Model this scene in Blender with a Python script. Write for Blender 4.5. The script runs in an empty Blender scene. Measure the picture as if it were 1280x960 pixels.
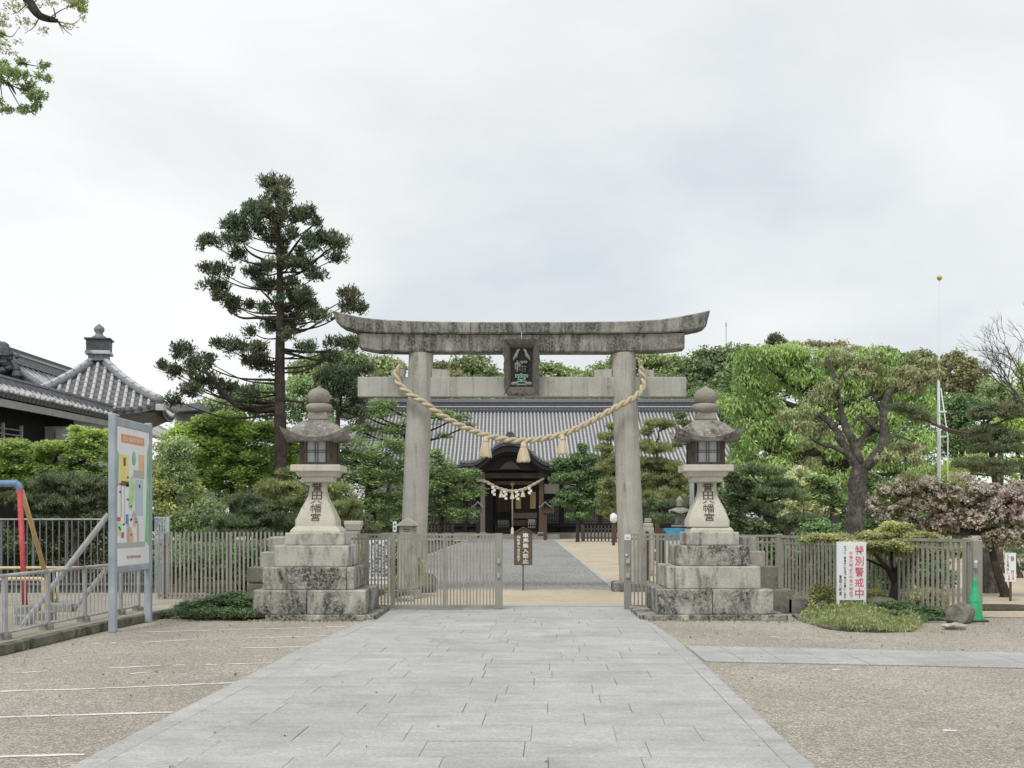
import bpy, bmesh, math, random
import numpy as np
from mathutils import Vector, Matrix
random.seed(7); np.random.seed(7)
SC = bpy.context.scene
COL = SC.collection
PI = math.pi

# ---------------------------------------------------------------- camera
KD = 1.6            # distances below were first paced out at a third of a step; KD brings them to metres
FX, VX, HY, EYE = 1000.0*KD, 655.0, 650.0, 1.6      # focal px, vanishing column, horizon row (1280x960), eye height
cam_d = bpy.data.cameras.new('camera'); cam = bpy.data.objects.new('camera', cam_d); COL.objects.link(cam)
cam.location = (0, 0, EYE); cam.rotation_euler = (PI/2, 0, 0)
cam_d.sensor_width = 36.0; cam_d.lens = FX/1280*36.0
cam_d.shift_x = -(VX-640)/1280.0; cam_d.shift_y = (HY-480)/1280.0
cam_d.clip_start = 0.05; cam_d.clip_end = 2500
SC.camera = cam

# ---------------------------------------------------------------- overcast sky and weak sun
SUN_EL, SUN_AZ = math.radians(58), math.radians(205)
world = bpy.data.worlds.new("World"); SC.world = world; world.use_nodes = True
wn = world.node_tree.nodes; wl = world.node_tree.links; wn.clear()
sky = wn.new('ShaderNodeTexSky'); sky.sky_type = 'NISHITA'; sky.sun_disc = False
sky.sun_elevation = SUN_EL; sky.sun_rotation = SUN_AZ; sky.air_density = 1.0; sky.dust_density = 2.0
tc = wn.new('ShaderNodeTexCoord')
sep = wn.new('ShaderNodeSeparateXYZ'); wl.new(tc.outputs['Generated'], sep.inputs[0])
zc = wn.new('ShaderNodeMath'); zc.operation = 'MAXIMUM'; zc.inputs[1].default_value = 0.0; wl.new(sep.outputs['Z'], zc.inputs[0])
za = wn.new('ShaderNodeMath'); za.operation = 'ADD'; za.inputs[1].default_value = 0.45; wl.new(zc.outputs[0], za.inputs[0])
dv = wn.new('ShaderNodeVectorMath'); dv.operation = 'DIVIDE'
cb = wn.new('ShaderNodeCombineXYZ')
for i in range(3): wl.new(za.outputs[0], cb.inputs[i])
wl.new(tc.outputs['Generated'], dv.inputs[0]); wl.new(cb.outputs[0], dv.inputs[1])
n1 = wn.new('ShaderNodeTexNoise'); n1.inputs['Scale'].default_value = 1.7; n1.inputs['Detail'].default_value = 6
n1.inputs['Roughness'].default_value = 0.52; n1.inputs['Distortion'].default_value = 0.25
wl.new(dv.outputs[0], n1.inputs['Vector'])
n2 = wn.new('ShaderNodeTexNoise'); n2.inputs['Scale'].default_value = 0.75; n2.inputs['Detail'].default_value = 3
mp = wn.new('ShaderNodeMapping'); mp.inputs['Location'].default_value = (3.1, 1.7, 0)
wl.new(dv.outputs[0], mp.inputs['Vector']); wl.new(mp.outputs[0], n2.inputs['Vector'])
r1 = wn.new('ShaderNodeValToRGB')
r1.color_ramp.elements[0].position = 0.34; r1.color_ramp.elements[0].color = (6.0, 6.4, 6.8, 1)
r1.color_ramp.elements[1].position = 0.63; r1.color_ramp.elements[1].color = (8.5, 8.6, 8.55, 1)
e = r1.color_ramp.elements.new(0.47); e.color = (7.3, 7.5, 7.55, 1)
wl.new(n1.outputs['Fac'], r1.inputs['Fac'])
r2 = wn.new('ShaderNodeValToRGB')
r2.color_ramp.elements[0].position = 0.30; r2.color_ramp.elements[0].color = (0.17, 0.17, 0.17, 1)
r2.color_ramp.elements[1].position = 0.55; r2.color_ramp.elements[1].color = (0.0, 0.0, 0.0, 1)
wl.new(n2.outputs['Fac'], r2.inputs['Fac'])
mx = wn.new('ShaderNodeMix'); mx.data_type = 'RGBA'
wl.new(r2.outputs['Color'], mx.inputs['Factor']); wl.new(r1.outputs['Color'], mx.inputs['A']); wl.new(sky.outputs['Color'], mx.inputs['B'])
bg = wn.new('ShaderNodeBackground'); bg.inputs['Strength'].default_value = 0.1
wl.new(mx.outputs['Result'], bg.inputs['Color'])
wo = wn.new('ShaderNodeOutputWorld'); wl.new(bg.outputs[0], wo.inputs['Surface'])

sun_d = bpy.data.lights.new('sun', 'SUN'); sun_d.energy = 1.5; sun_d.angle = math.radians(16); sun_d.color = (1, .965, .91)
sun = bpy.data.objects.new('sun', sun_d); COL.objects.link(sun)
sun.rotation_euler = (PI/2-SUN_EL, 0, math.radians(180)-SUN_AZ+PI)
_sd = Vector((math.sin(SUN_AZ)*math.cos(SUN_EL), math.cos(SUN_AZ)*math.cos(SUN_EL), math.sin(SUN_EL)))
sun.rotation_euler = _sd.to_track_quat('Z', 'Y').to_euler()
sun.location = (0, 0, 40)

vs = SC.view_settings
vs.view_transform = 'Standard'; vs.look = 'None'; vs.exposure = 0.27; vs.gamma = 1.0; vs.use_curve_mapping = False

# ---------------------------------------------------------------- pixel <-> place (photo coordinates 1280x960)
def W(px, py, Y): return Vector(((px-VX)/FX*Y, Y, EYE-(py-HY)/FX*Y))
def G(px, py, z=0.0):
    Y = (EYE-z)*FX/(py-HY); return Vector(((px-VX)/FX*Y, Y, z))
def OX(px, Y): return (px-VX)/1000.0*Y
def XX(px, Y): return (px-VX)/FX*Y
def ZZ(py, Y): return EYE-(py-HY)/FX*Y

# ---------------------------------------------------------------- object helpers
def wloc(o):
    v = Vector((0, 0, 0))
    while o is not None: v += o.location; o = o.parent
    return v
def props(o, label=None, cat=None, group=None, kind=None):
    if label: o['label'] = label
    if cat: o['category'] = cat
    if group: o['group'] = group
    if kind: o['kind'] = kind
    return o
def thing(name, label, cat, loc=(0, 0, 0), group=None):
    o = bpy.data.objects.new(name, None); COL.objects.link(o); o.location = loc; o.empty_display_size = .2
    return props(o, label, cat, group)
def link(name, me, parent=None, loc=None, rot=None, scale=None):
    o = bpy.data.objects.new(name, me); COL.objects.link(o)
    if parent is not None: o.parent = parent
    if loc is not None:
        o.location = Vector(loc) - (wloc(parent) if parent is not None else Vector((0, 0, 0)))
    if rot is not None: o.rotation_euler = rot
    if scale is not None: o.scale = scale
    return o

class MB:
    """collects shapes in world coordinates and links them as ONE mesh object"""
    def __init__(s): s.v = []; s.f = []
    def add(s, vs_, fs):
        b = len(s.v); s.v += [tuple(v) for v in vs_]; s.f += [tuple(b+i for i in f) for f in fs]; return s
    def box(s, x0, x1, y0, y1, z0, z1):
        return s.add([(x0,y0,z0),(x1,y0,z0),(x1,y1,z0),(x0,y1,z0),(x0,y0,z1),(x1,y0,z1),(x1,y1,z1),(x0,y1,z1)],
                     [(0,3,2,1),(4,5,6,7),(0,1,5,4),(1,2,6,5),(2,3,7,6),(3,0,4,7)])
    def cbox(s, x0, x1, y0, y1, z0, z1, c=.01):
        """box chamfered round every edge of its top and its upright corners"""
        bm = bmesh.new(); t = MB().box(x0, x1, y0, y1, z0, z1)
        return s.bev(t, c)
    def bev(s, t, c, seg=1):
        bm = bmesh.new(); vs_ = [bm.verts.new(v) for v in t.v]
        for f in t.f: bm.faces.new([vs_[i] for i in f])
        bmesh.ops.recalc_face_normals(bm, faces=bm.faces)
        bmesh.ops.bevel(bm, geom=list(bm.edges), offset=c, segments=seg, affect='EDGES', profile=.5)
        bm.verts.index_update()
        s.add([v.co[:] for v in bm.verts], [[v.index for v in f.verts] for f in bm.faces]); bm.free(); return s
    def hexa(s, p):      # 8 corners, bottom loop then top loop
        return s.add(p, [(0,3,2,1),(4,5,6,7),(0,1,5,4),(1,2,6,5),(2,3,7,6),(3,0,4,7)])
    def frus(s, cx, cy, z0, z1, w0, d0, w1, d1):
        return s.hexa([(cx-w0,cy-d0,z0),(cx+w0,cy-d0,z0),(cx+w0,cy+d0,z0),(cx-w0,cy+d0,z0),
                       (cx-w1,cy-d1,z1),(cx+w1,cy-d1,z1),(cx+w1,cy+d1,z1),(cx-w1,cy+d1,z1)])
    def prism(s, pts, y0, y1):   # pts: (x,z) outline, extruded in y
        n = len(pts)
        return s.add([(p[0], y0, p[1]) for p in pts]+[(p[0], y1, p[1]) for p in pts],
                     [tuple(range(n)), tuple(range(2*n-1, n-1, -1))]+[(i, i+n, (i+1) % n+n, (i+1) % n) for i in range(n)])
    def prismx(s, pts, x0, x1):  # pts: (y,z) outline, extruded in x
        n = len(pts)
        return s.add([(x0, p[0], p[1]) for p in pts]+[(x1, p[0], p[1]) for p in pts],
                     [tuple(range(n)), tuple(range(2*n-1, n-1, -1))]+[(i, i+n, (i+1) % n+n, (i+1) % n) for i in range(n)])
    def tube(s, pts, rs, n=8, cap=True, flat=1.0):
        pts = [Vector(p) for p in pts]
        if not hasattr(rs, '__len__'): rs = [rs]*len(pts)
        b = len(s.v); up = Vector((0, 0, 1)); prev = None
        for i, p in enumerate(pts):
            d = (pts[min(i+1, len(pts)-1)]-pts[max(i-1, 0)]).normalized()
            if prev is None:
                a = up if abs(d.z) < .9 else Vector((1, 0, 0)); u = d.cross(a).normalized()
            else:
                u = (prev-d*prev.dot(d)).normalized()
            prev = u; w = d.cross(u)
            for k in range(n):
                t = 2*PI*k/n; q = p+u*math.cos(t)*rs[i]+w*math.sin(t)*rs[i]*flat; s.v.append(tuple(q))
        m = len(pts)
        for i in range(m-1):
            for k in range(n):
                s.f.append((b+i*n+k, b+i*n+(k+1) % n, b+(i+1)*n+(k+1) % n, b+(i+1)*n+k))
        if cap:
            s.f.append(tuple(b+k for k in range(n-1, -1, -1))); s.f.append(tuple(b+(m-1)*n+k for k in range(n)))
        return s
    def lathe(s, cx, cy, prof, n=20, rot=0.0, sx=1, sy=1):   # prof: (r,z)
        b = len(s.v)
        for r, z in prof:
            for k in range(n):
                t = 2*PI*k/n+rot; s.v.append((cx+r*math.cos(t)*sx, cy+r*math.sin(t)*sy, z))
        m = len(prof)
        for i in range(m-1):
            for k in range(n):
                s.f.append((b+i*n+k, b+i*n+(k+1) % n, b+(i+1)*n+(k+1) % n, b+(i+1)*n+k))
        s.f.append(tuple(b+k for k in range(n-1, -1, -1))); s.f.append(tuple(b+(m-1)*n+k for k in range(n)))
        return s
    def grid(s, P):      # P[i][j] points
        b = len(s.v); m = len(P); n = len(P[0])
        for r in P:
            for p in r: s.v.append(tuple(p))
        for i in range(m-1):
            for j in range(n-1):
                s.f.append((b+i*n+j, b+i*n+j+1, b+(i+1)*n+j+1, b+(i+1)*n+j))
        return s
    def mesh(s, name, mat, org=(0, 0, 0), smooth=False, fix=True):
        me = bpy.data.meshes.new(name); o = Vector(org)
        me.from_pydata([(v[0]-o.x, v[1]-o.y, v[2]-o.z) for v in s.v], [], s.f)
        if fix:
            bm = bmesh.new(); bm.from_mesh(me); bmesh.ops.recalc_face_normals(bm, faces=bm.faces); bm.to_mesh(me); bm.free()
        if mat: me.materials.append(mat)
        if smooth:
            me.polygons.foreach_set('use_smooth', [True]*len(me.polygons))
            if smooth == 'auto':
                try: me.set_sharp_from_angle(angle=math.radians(38))
                except Exception: pass
        me.update(); return me
    def build(s, name, mat, parent=None, smooth=False, org=None, label=None, kind=None, cat=None, group=None):
        pw = wloc(parent) if parent is not None else Vector((0, 0, 0))
        if org is None: org = pw
        org = Vector(org)
        o = bpy.data.objects.new(name, s.mesh(name, mat, org, smooth)); COL.objects.link(o)
        if parent is not None: o.parent = parent
        o.location = org-pw
        return props(o, label, cat, group, kind)

def rough_mesh(me, amp, scale, seed=0):
    from mathutils import noise
    for v in me.vertices:
        p = v.co*scale+Vector((seed*3.7, seed*1.3, 0)); v.co += noise.noise_vector(p)*amp

# ---------------------------------------------------------------- lettering (Blender's built-in font)
def text_mesh(body, size, mat, extrude=.002, bold=0.0, line=1.0, align='CENTER'):
    c = bpy.data.curves.new('lettering', 'FONT'); c.body = body; c.size = size; c.extrude = extrude; c.offset = bold
    c.align_x = align; c.space_line = line; c.resolution_u = 2
    t = bpy.data.objects.new('lettering', c); COL.objects.link(t)
    dg = bpy.context.evaluated_depsgraph_get(); dg.update()
    me = bpy.data.meshes.new_from_object(t.evaluated_get(dg)); me.name = 'lettering'
    bpy.data.objects.remove(t); bpy.data.curves.remove(c)
    me.materials.clear(); me.materials.append(mat)
    return me
def fit(me, x0, x1, z0, z1):
    """scale a flat text mesh (xy plane) into a box, still in its own plane"""
    xs = [v.co.x for v in me.vertices]; ys = [v.co.y for v in me.vertices]
    a, b, c, d = min(xs), max(xs), min(ys), max(ys)
    for v in me.vertices:
        v.co.x = x0+(v.co.x-a)/(b-a)*(x1-x0); v.co.y = z0+(v.co.y-c)/(d-c)*(z1-z0)
    return me
def vert(t): return '\n'.join(t)
# ---------------------------------------------------------------- materials
class NT:
    def __init__(s, name):
        s.m = bpy.data.materials.new(name); s.m.use_nodes = True; s.t = s.m.node_tree; s.n = s.t.nodes; s.l = s.t.links
        s.n.clear(); s.out = s.n.new('ShaderNodeOutputMaterial'); s.b = s.n.new('ShaderNodeBsdfPrincipled')
        s.l.new(s.b.outputs[0], s.out.inputs['Surface'])
        s.b.inputs['Specular IOR Level'].default_value = .3
        s.tc = s.n.new('ShaderNodeTexCoord'); s.oi = s.n.new('ShaderNodeObjectInfo')
        a = s.n.new('ShaderNodeVectorMath'); a.operation = 'SCALE'; a.inputs[0].default_value = (31.7, 17.3, 23.9)
        s.l.new(s.oi.outputs['Random'], a.inputs['Scale'])
        b = s.n.new('ShaderNodeVectorMath'); b.operation = 'ADD'
        s.l.new(s.tc.outputs['Object'], b.inputs[0]); s.l.new(a.outputs[0], b.inputs[1]); s.vec = b.outputs[0]
    def map(s, sc, vec=None):
        m = s.n.new('ShaderNodeMapping'); m.inputs['Scale'].default_value = sc; s.l.new(vec or s.vec, m.inputs['Vector']); return m.outputs[0]
    def noise(s, scale, detail=4, rough=.55, vec=None, dist=0):
        t = s.n.new('ShaderNodeTexNoise'); t.inputs['Scale'].default_value = scale; t.inputs['Detail'].default_value = detail
        t.inputs['Roughness'].default_value = rough; t.inputs['Distortion'].default_value = dist
        s.l.new(vec or s.vec, t.inputs['Vector']); return t.outputs['Fac']
    def voro(s, scale, vec=None, feat='F1', out='Color'):
        t = s.n.new('ShaderNodeTexVoronoi'); t.inputs['Scale'].default_value = scale; t.feature = feat
        s.l.new(vec or s.vec, t.inputs['Vector']); return t.outputs[out]
    def ramp(s, fac, stops, interp='LINEAR'):
        r = s.n.new('ShaderNodeValToRGB'); r.color_ramp.interpolation = interp
        el = r.color_ramp.elements
        while len(el) < len(stops): el.new(.5)
        for e_, (p, c) in zip(el, stops):
            e_.position = p; e_.color = (c, c, c, 1) if not hasattr(c, '__len__') else (*c, 1)
        s.l.new(fac, r.inputs['Fac']); return r.outputs['Color']
    def mix(s, fac, a, b, mode='MIX'):
        m = s.n.new('ShaderNodeMix'); m.data_type = 'RGBA'; m.blend_type = mode
        for k, x in (('Factor', fac), ('A', a), ('B', b)):
            if hasattr(x, 'is_output'): s.l.new(x, m.inputs[k])
            elif k == 'Factor': m.inputs[k].default_value = x
            else: m.inputs[k].default_value = (*x, 1) if hasattr(x, '__len__') else (x, x, x, 1)
        return m.outputs['Result']
    def math(s, op, a, b=0.0):
        m = s.n.new('ShaderNodeMath'); m.operation = op
        for i, x in enumerate((a, b)):
            if hasattr(x, 'is_output'): s.l.new(x, m.inputs[i])
            else: m.inputs[i].default_value = x
        return m.outputs[0]
    def col(s, c):
        if hasattr(c, 'is_output'): s.l.new(c, s.b.inputs['Base Color'])
        else: s.b.inputs['Base Color'].default_value = (*c, 1)
        return s
    def rough(s, r): s.b.inputs['Roughness'].default_value = r; return s
    def bump(s, h, strength=.4, dist=.01):
        b = s.n.new('ShaderNodeBump'); b.inputs['Strength'].default_value = strength; b.inputs['Distance'].default_value = dist
        s.l.new(h, b.inputs['Height']); s.l.new(b.outputs[0], s.b.inputs['Normal']); return s

def simple(name, c, rough=.6, var=.15, scale=6, bump=0, metal=0):
    t = NT(name); n = t.noise(scale, 5)
    lo = tuple(x*(1-var) for x in c); hi = tuple(min(1, x*(1+var)) for x in c)
    t.col(t.ramp(n, [(.3, lo), (.7, hi)])).rough(rough); t.b.inputs['Metallic'].default_value = metal
    if bump: t.bump(t.noise(scale*8, 4), bump, .004)
    return t.m

def stone(name, c1, c2, dark=(.05, .05, .045), amt=.5, lich=.3, streak=(7, 7, .9), gs=1.0, edge=.0):
    """weathered granite: mottled base, black streaks of lichen that run down, pale crusts, grain"""
    t = NT(name)
    base = t.mix(t.ramp(t.noise(2.2*gs, 6), [(.35, 0), (.65, 1)]), c1, c2)
    g = t.ramp(t.noise(85*gs, 3, .7), [(.3, .72), (.7, 1.22)])
    base = t.mix(1.0, base, g, 'MULTIPLY')
    sp = t.ramp(t.voro(120*gs, out='Distance'), [(.10, .45), (.22, 1)])
    base = t.mix(.55, base, t.mix(1.0, base, sp, 'MULTIPLY'))
    st = t.noise(1.0*gs, 7, .68, t.map(streak), .6)
    st2 = t.noise(1.6*gs, 5, .6, None, .4)
    f = t.math('MULTIPLY', t.ramp(st, [(.60-.22*amt, 0), (.74-.18*amt, 1)]), t.ramp(st2, [(.40-.16*amt, .0), (.58-.1*amt, 1)]))
    brk = t.ramp(t.noise(22*gs, 5, .75), [(.38, .35), (.55, 1)]); f = t.math('MULTIPLY', f, brk)
    f = t.math('MULTIPLY', f, .45+.5*min(1, amt*1.3))
    base = t.mix(f, base, dark)
    sm = t.math('MULTIPLY', t.ramp(t.noise(3.5*gs, 6, .7), [(.45, 0), (.72, 1)]), .35*amt)
    base = t.mix(sm, base, tuple(x*2.4 for x in dark))
    li = t.math('MULTIPLY', t.ramp(t.noise(17*gs, 5, .65, None, .3), [(.62-.08*lich, 0), (.68-.06*lich, 1)]), lich)
    base = t.mix(li, base, (.52, .52, .47))
    t.col(base).rough(.88)
    t.bump(t.math('ADD', t.math('MULTIPLY', t.noise(40*gs, 5, .7), .6), t.math('MULTIPLY', t.noise(5*gs, 4), 1.0)), .5, .02)
    return t.m

M = {}
M['torii'] = stone('weathered granite of the gate', (.48, .475, .43), (.41, .405, .37), (.13, .115, .09), .5, .12, (4.5, 4.5, .35))
M['lintel'] = stone('mottled dark granite lintel', (.43, .42, .375), (.32, .315, .285), (.05, .05, .045), 1.05, .25, (4.5, 4.5, .8))
M['tier'] = stone('lichen streaked granite block', (.56, .54, .48), (.42, .405, .36), (.022, .022, .020), 1.08, .6, (2.6, 2.6, 1.1))
M['tier2'] = stone('pale granite block with black stains', (.55, .53, .47), (.44, .425, .375), (.035, .035, .032), .68, .5, (3.6, 3.6, 1.2))
M['pale'] = stone('clean pale carved granite', (.60, .575, .49), (.52, .495, .42), (.16, .15, .12), .12, .08)
M['cap'] = stone('dark lichened roof stone', (.36, .33, .29), (.26, .245, .22), (.04, .04, .04), .72, .55, (3, 3, 3))
M['ball'] = stone('brownish granite finial', (.36, .335, .28), (.28, .26, .22), (.07, .065, .055), .35, .2, (4, 4, 3))
M['rock'] = stone('grey brown rock', (.27, .25, .22), (.18, .17, .15), (.05, .05, .045), .6, .3, (3, 3, 3))
M['kerb'] = stone('dark mossy kerb stone', (.21, .20, .16), (.13, .13, .10), (.03, .035, .02), .75, .15, (5, 5, 3))
M['engrave'] = simple('dark engraved letter', (.10, .075, .05), .9)

# paving slab: each slab a slightly different grey
t = NT('grey granite paving slab')
c = t.ramp(t.oi.outputs['Random'], [(0, (.435, .433, .42)), (.35, (.46, .458, .445)), (.7, (.448, .446, .433)), (1, (.475, .472, .458))])
c = t.mix(1, c, t.ramp(t.noise(38, 7, .9), [(.32, .60), (.68, 1.32)]), 'MULTIPLY')
c = t.mix(1, c, t.ramp(t.noise(2.2, 7, .7, None, .5), [(.3, .86), (.68, 1.08)]), 'MULTIPLY')
gp_ = t.n.new('ShaderNodeNewGeometry').outputs['Position']
c = t.mix(1, c, t.ramp(t.noise(.7, 7, .66, gp_, .6), [(.30, .84), (.62, 1.06)]), 'MULTIPLY')
c = t.mix(1, c, t.ramp(t.noise(1.0, 5, .7, t.map((.9, 5, 1), gp_), .6), [(.34, .90), (.6, 1.04)]), 'MULTIPLY')
c = t.mix(t.math('MULTIPLY', t.ramp(t.noise(14, 6, .75), [(.60, 0), (.70, 1)]), .30), c, (.25, .245, .23))
c = t.mix(t.math('MULTIPLY', t.ramp(t.voro(60, out='Distance'), [(.05, 1), (.12, 0)]), .5), c, (.16, .15, .14))
t.col(c).rough(.85).bump(t.math('ADD', t.noise(60, 5, .75), t.math('MULTIPLY', t.noise(6, 4), .8)), .45, .012); M['slab'] = t.m
M['joint'] = simple('earthy path joint', (.31, .30, .275), .95, .3, 20)

def pebbly(name, cols, scale, patch=.15, bs=.5, bd=.008, tint=(1, 1, 1)):
    t = NT(name)
    v = t.voro(scale, out='Color'); sp = t.n.new('ShaderNodeSeparateColor'); t.l.new(v, sp.inputs[0])
    n = len(cols)
    c = t.ramp(sp.outputs[0], [(i/n, cc) for i, cc in enumerate(cols)], 'CONSTANT')
    big = t.ramp(t.noise(.55, 6, .6), [(.32, 1-patch), (.68, 1+patch)])
    mid = t.ramp(t.noise(6, 6, .7), [(.3, .86), (.7, 1.12)])
    fine = t.ramp(t.noise(scale*.45, 3, .8), [(.25, .72), (.75, 1.25)])
    gp_ = t.n.new('ShaderNodeNewGeometry').outputs['Position']
    c = t.mix(1, c, t.ramp(t.noise(.35, 6, .65, t.map((1, .45, 1), gp_), .8), [(.36, 1-patch*1.3), (.6, 1.04)]), 'MULTIPLY')
    c = t.mix(1, t.mix(1, t.mix(1, c, big, 'MULTIPLY'), mid, 'MULTIPLY'), fine, 'MULTIPLY')
    d = t.voro(scale, out='Distance')
    c = t.mix(t.math('MULTIPLY', t.ramp(d, [(.45, 0), (.75, 1)]), .5), c, tuple(x*.35 for x in cols[0]))
    t.col(c).rough(.9); t.bump(t.math('ADD', t.math('MULTIPLY', d, -1.0), t.noise(scale*.2, 4)), bs, bd)
    return t.m
M['asphalt'] = pebbly('tan exposed aggregate paving', [(.34, .31, .26), (.41, .375, .315), (.47, .43, .36), (.37, .35, .30), (.62, .57, .48), (.31, .275, .23)], 62, .10, .6, .01)
M['sand'] = pebbly('pale yellow compacted sand', [(.52, .44, .32), (.58, .50, .375), (.55, .475, .35), (.62, .54, .41)], 130, .08, .25)
M['playsand'] = pebbly('grey brown playground sand', [(.40, .36, .285), (.45, .41, .33), (.37, .335, .27), (.49, .45, .37)], 130, .15, .35)
M['gravel'] = pebbly('loose grey gravel', [(.30, .30, .285), (.40, .40, .38), (.23, .23, .22), (.36, .355, .34), (.47, .465, .44)], 22, .08, 1.0, .03)
M['soil'] = pebbly('dark garden soil', [(.10, .085, .06), (.14, .12, .09), (.08, .075, .05), (.12, .12, .07)], 40, .3)
M['paint'] = simple('worn white road line', (.72, .70, .66), .8, .25, 30)

M['gate'] = simple('taupe painted steel', (.30, .287, .25), .5, .22, 3)
M['gatepost'] = simple('grey painted steel post', (.285, .28, .25), .45, .08, 3)
M['railgrey'] = simple('weathered galvanised rail', (.40, .41, .42), .5, .2, 8)
M['bluegrey'] = simple('blue grey painted steel', (.35, .39, .435), .5, .2, 2.5)
M['darkfence'] = simple('dull green grey fence bar', (.16, .17, .17), .6, .2, 6)
M['paleblue'] = simple('pale blue fence', (.42, .48, .55), .5, .1, 6)
M['red'] = simple('faded red paint', (.46, .07, .08), .5, .2, 10)
M['yellow'] = simple('faded yellow paint', (.52, .36, .15), .5, .18, 10)
M['cream'] = simple('cream yellow paint', (.62, .53, .30), .5, .15, 10)
M['blue'] = simple('faded blue paint', (.16, .25, .40), .5, .2, 10)
M['concrete'] = simple('rough grey concrete', (.27, .26, .235), .9, .25, 9, .5)
M['white'] = simple('white sign face', (.80, .81, .82), .5, .03, 3)
M['pink'] = simple('faded red lettering', (.62, .14, .20), .6, .12, 30)
M['ink'] = simple('dark grey lettering', (.06, .065, .07), .6, .2, 30)
M['whiteink'] = simple('white painted lettering', (.75, .74, .70), .7, .1, 30)
M['green_cone'] = simple('bright green plastic cone', (.045, .40, .18), .5, .3, 6)
M['conegrey'] = simple('dark rubber', (.05, .05, .05), .7)
M['gold'] = simple('gilded ball', (.55, .36, .09), .35, .1, 5, 0, .3)
M['pole'] = simple('white enamelled pole', (.66, .68, .70), .4, .04, 3)
M['globe'] = simple('white lamp globe', (.82, .82, .80), .25, .02, 3)
M['banner'] = simple('sky blue banner print', (.08, .30, .50), .5, .35, 8)
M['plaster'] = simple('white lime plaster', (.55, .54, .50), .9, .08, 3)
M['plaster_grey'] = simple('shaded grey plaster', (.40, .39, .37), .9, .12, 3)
M['glassdark'] = simple('dark window glass', (.03, .035, .04), .15)
M['paper'] = simple('frosted lantern window', (.42, .44, .46), .35, .12, 7)
M['shide'] = simple('white folded paper', (.80, .80, .80), .8, .03, 3)
M['brass'] = simple('dull gold hanging', (.42, .32, .14), .5, .2, 20, 0, .3)
M['birdgreen'] = simple('verdigris carved relief', (.22, .33, .27), .8, .3, 20, .4)
M['birdgrey'] = simple('weathered grey carved relief', (.26, .25, .22), .9, .3, 20, .4)

def wood(name, a, b, sc=(3, 3, .5), rough=.8):
    t = NT(name); w = t.noise(9, 6, .7, t.map(sc), 1.0)
    t.col(t.ramp(w, [(.3, a), (.7, b)])).rough(rough).bump(w, .4, .01); return t.m
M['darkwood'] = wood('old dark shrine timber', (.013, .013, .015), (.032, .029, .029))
M['brownwood'] = wood('weathered brown timber', (.065, .045, .034), (.13, .09, .068))
M['duskwood'] = wood('dark brown beam timber', (.035, .027, .023), (.07, .052, .042))
M['greywood'] = wood('sun bleached grey timber', (.10, .09, .078), (.20, .185, .16))
M['signwood'] = wood('brown painted sign board', (.105, .082, .062), (.145, .115, .09), (1, 1, 4))
M['plaque'] = wood('dark weathered carved frame', (.05, .047, .042), (.19, .175, .155), (4, 4, 2))
M['plaquebed'] = simple('near black plaque field', (.03, .032, .036), .8, .4, 20)
M['lampwood'] = wood('grey brown fire box timber', (.045, .035, .03), (.12, .09, .07))

# bark
def bark(name, a, b):
    t = NT(name); v = t.map((9, 9, 2.2)); n = t.noise(2.2, 7, .7, v, 1.5); vv = t.voro(2.2, t.map((1, 1, 1), v), 'DISTANCE_TO_EDGE', 'Distance')
    c = t.ramp(n, [(.3, a), (.62, b), (.8, tuple(x*1.5 for x in b))])
    c = t.mix(t.math('MULTIPLY', t.ramp(vv, [(.02, 1), (.12, 0)]), .4), c, tuple(x*.4 for x in a))
    c = t.mix(t.math('MULTIPLY', t.ramp(t.noise(4, 5, .7), [(.5, 0), (.62, 1)]), .45), c, tuple(min(.5, x*1.9) for x in b))
    t.col(c).rough(.95).bump(t.math('ADD', n, vv), .9, .03); return t.m
M['bark'] = bark('fissured grey bark', (.035, .032, .028), (.14, .13, .115))
M['barkdark'] = bark('dark brown bark', (.028, .023, .019), (.075, .06, .05))
M['barkpine'] = bark('old pine bark', (.055, .04, .032), (.15, .115, .095))

# roof tiles
t = NT('silver grey fired roof tile'); n = t.noise(4, 6, .7); r = t.oi.outputs['Random']
c = t.ramp(n, [(.3, (.15, .155, .17)), (.7, (.29, .295, .31))])
c = t.mix(t.math('MULTIPLY', t.ramp(t.noise(18, 5, .8), [(.5, 0), (.62, 1)]), .5), c, (.09, .09, .095))
t.col(c).rough(.5).bump(n, .3, .02); M['tile'] = t.m
t = NT('weathered round roof tile row'); n = t.noise(4, 6, .7)
s_ = t.n.new('ShaderNodeSeparateXYZ'); t.l.new(t.tc.outputs['Object'], s_.inputs[0])
w_ = t.n.new('ShaderNodeTexWave'); w_.bands_direction = 'Y'; w_.inputs['Scale'].default_value = 1.25; w_.inputs['Distortion'].default_value = .4
t.l.new(t.tc.outputs['Object'], w_.inputs['Vector'])
c = t.ramp(n, [(.3, (.42, .42, .42)), (.7, (.58, .58, .575))])
c = t.mix(t.math('MULTIPLY', t.ramp(w_.outputs['Fac'], [(.02, 1), (.14, 0)]), .75), c, (.12, .12, .13))
t.col(c).rough(.55).bump(n, .3, .02); M['tilelight'] = t.m
t = NT('dark pan tiles between the rows'); n = t.noise(7, 6, .7)
w_ = t.n.new('ShaderNodeTexWave'); w_.bands_direction = 'Y'; w_.inputs['Scale'].default_value = 1.25; w_.inputs['Distortion'].default_value = .8
t.l.new(t.tc.outputs['Object'], w_.inputs['Vector'])
c = t.ramp(n, [(.3, (.06, .063, .07)), (.7, (.13, .13, .14))])
c = t.mix(t.math('MULTIPLY', w_.outputs['Fac'], .6), c, (.23, .23, .235))
t.col(c).rough(.6).bump(n, .3, .02); M['tilepan'] = t.m
M['tiledark'] = simple('dark ridge tile', (.085, .09, .105), .5, .4, 9, .3)
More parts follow.
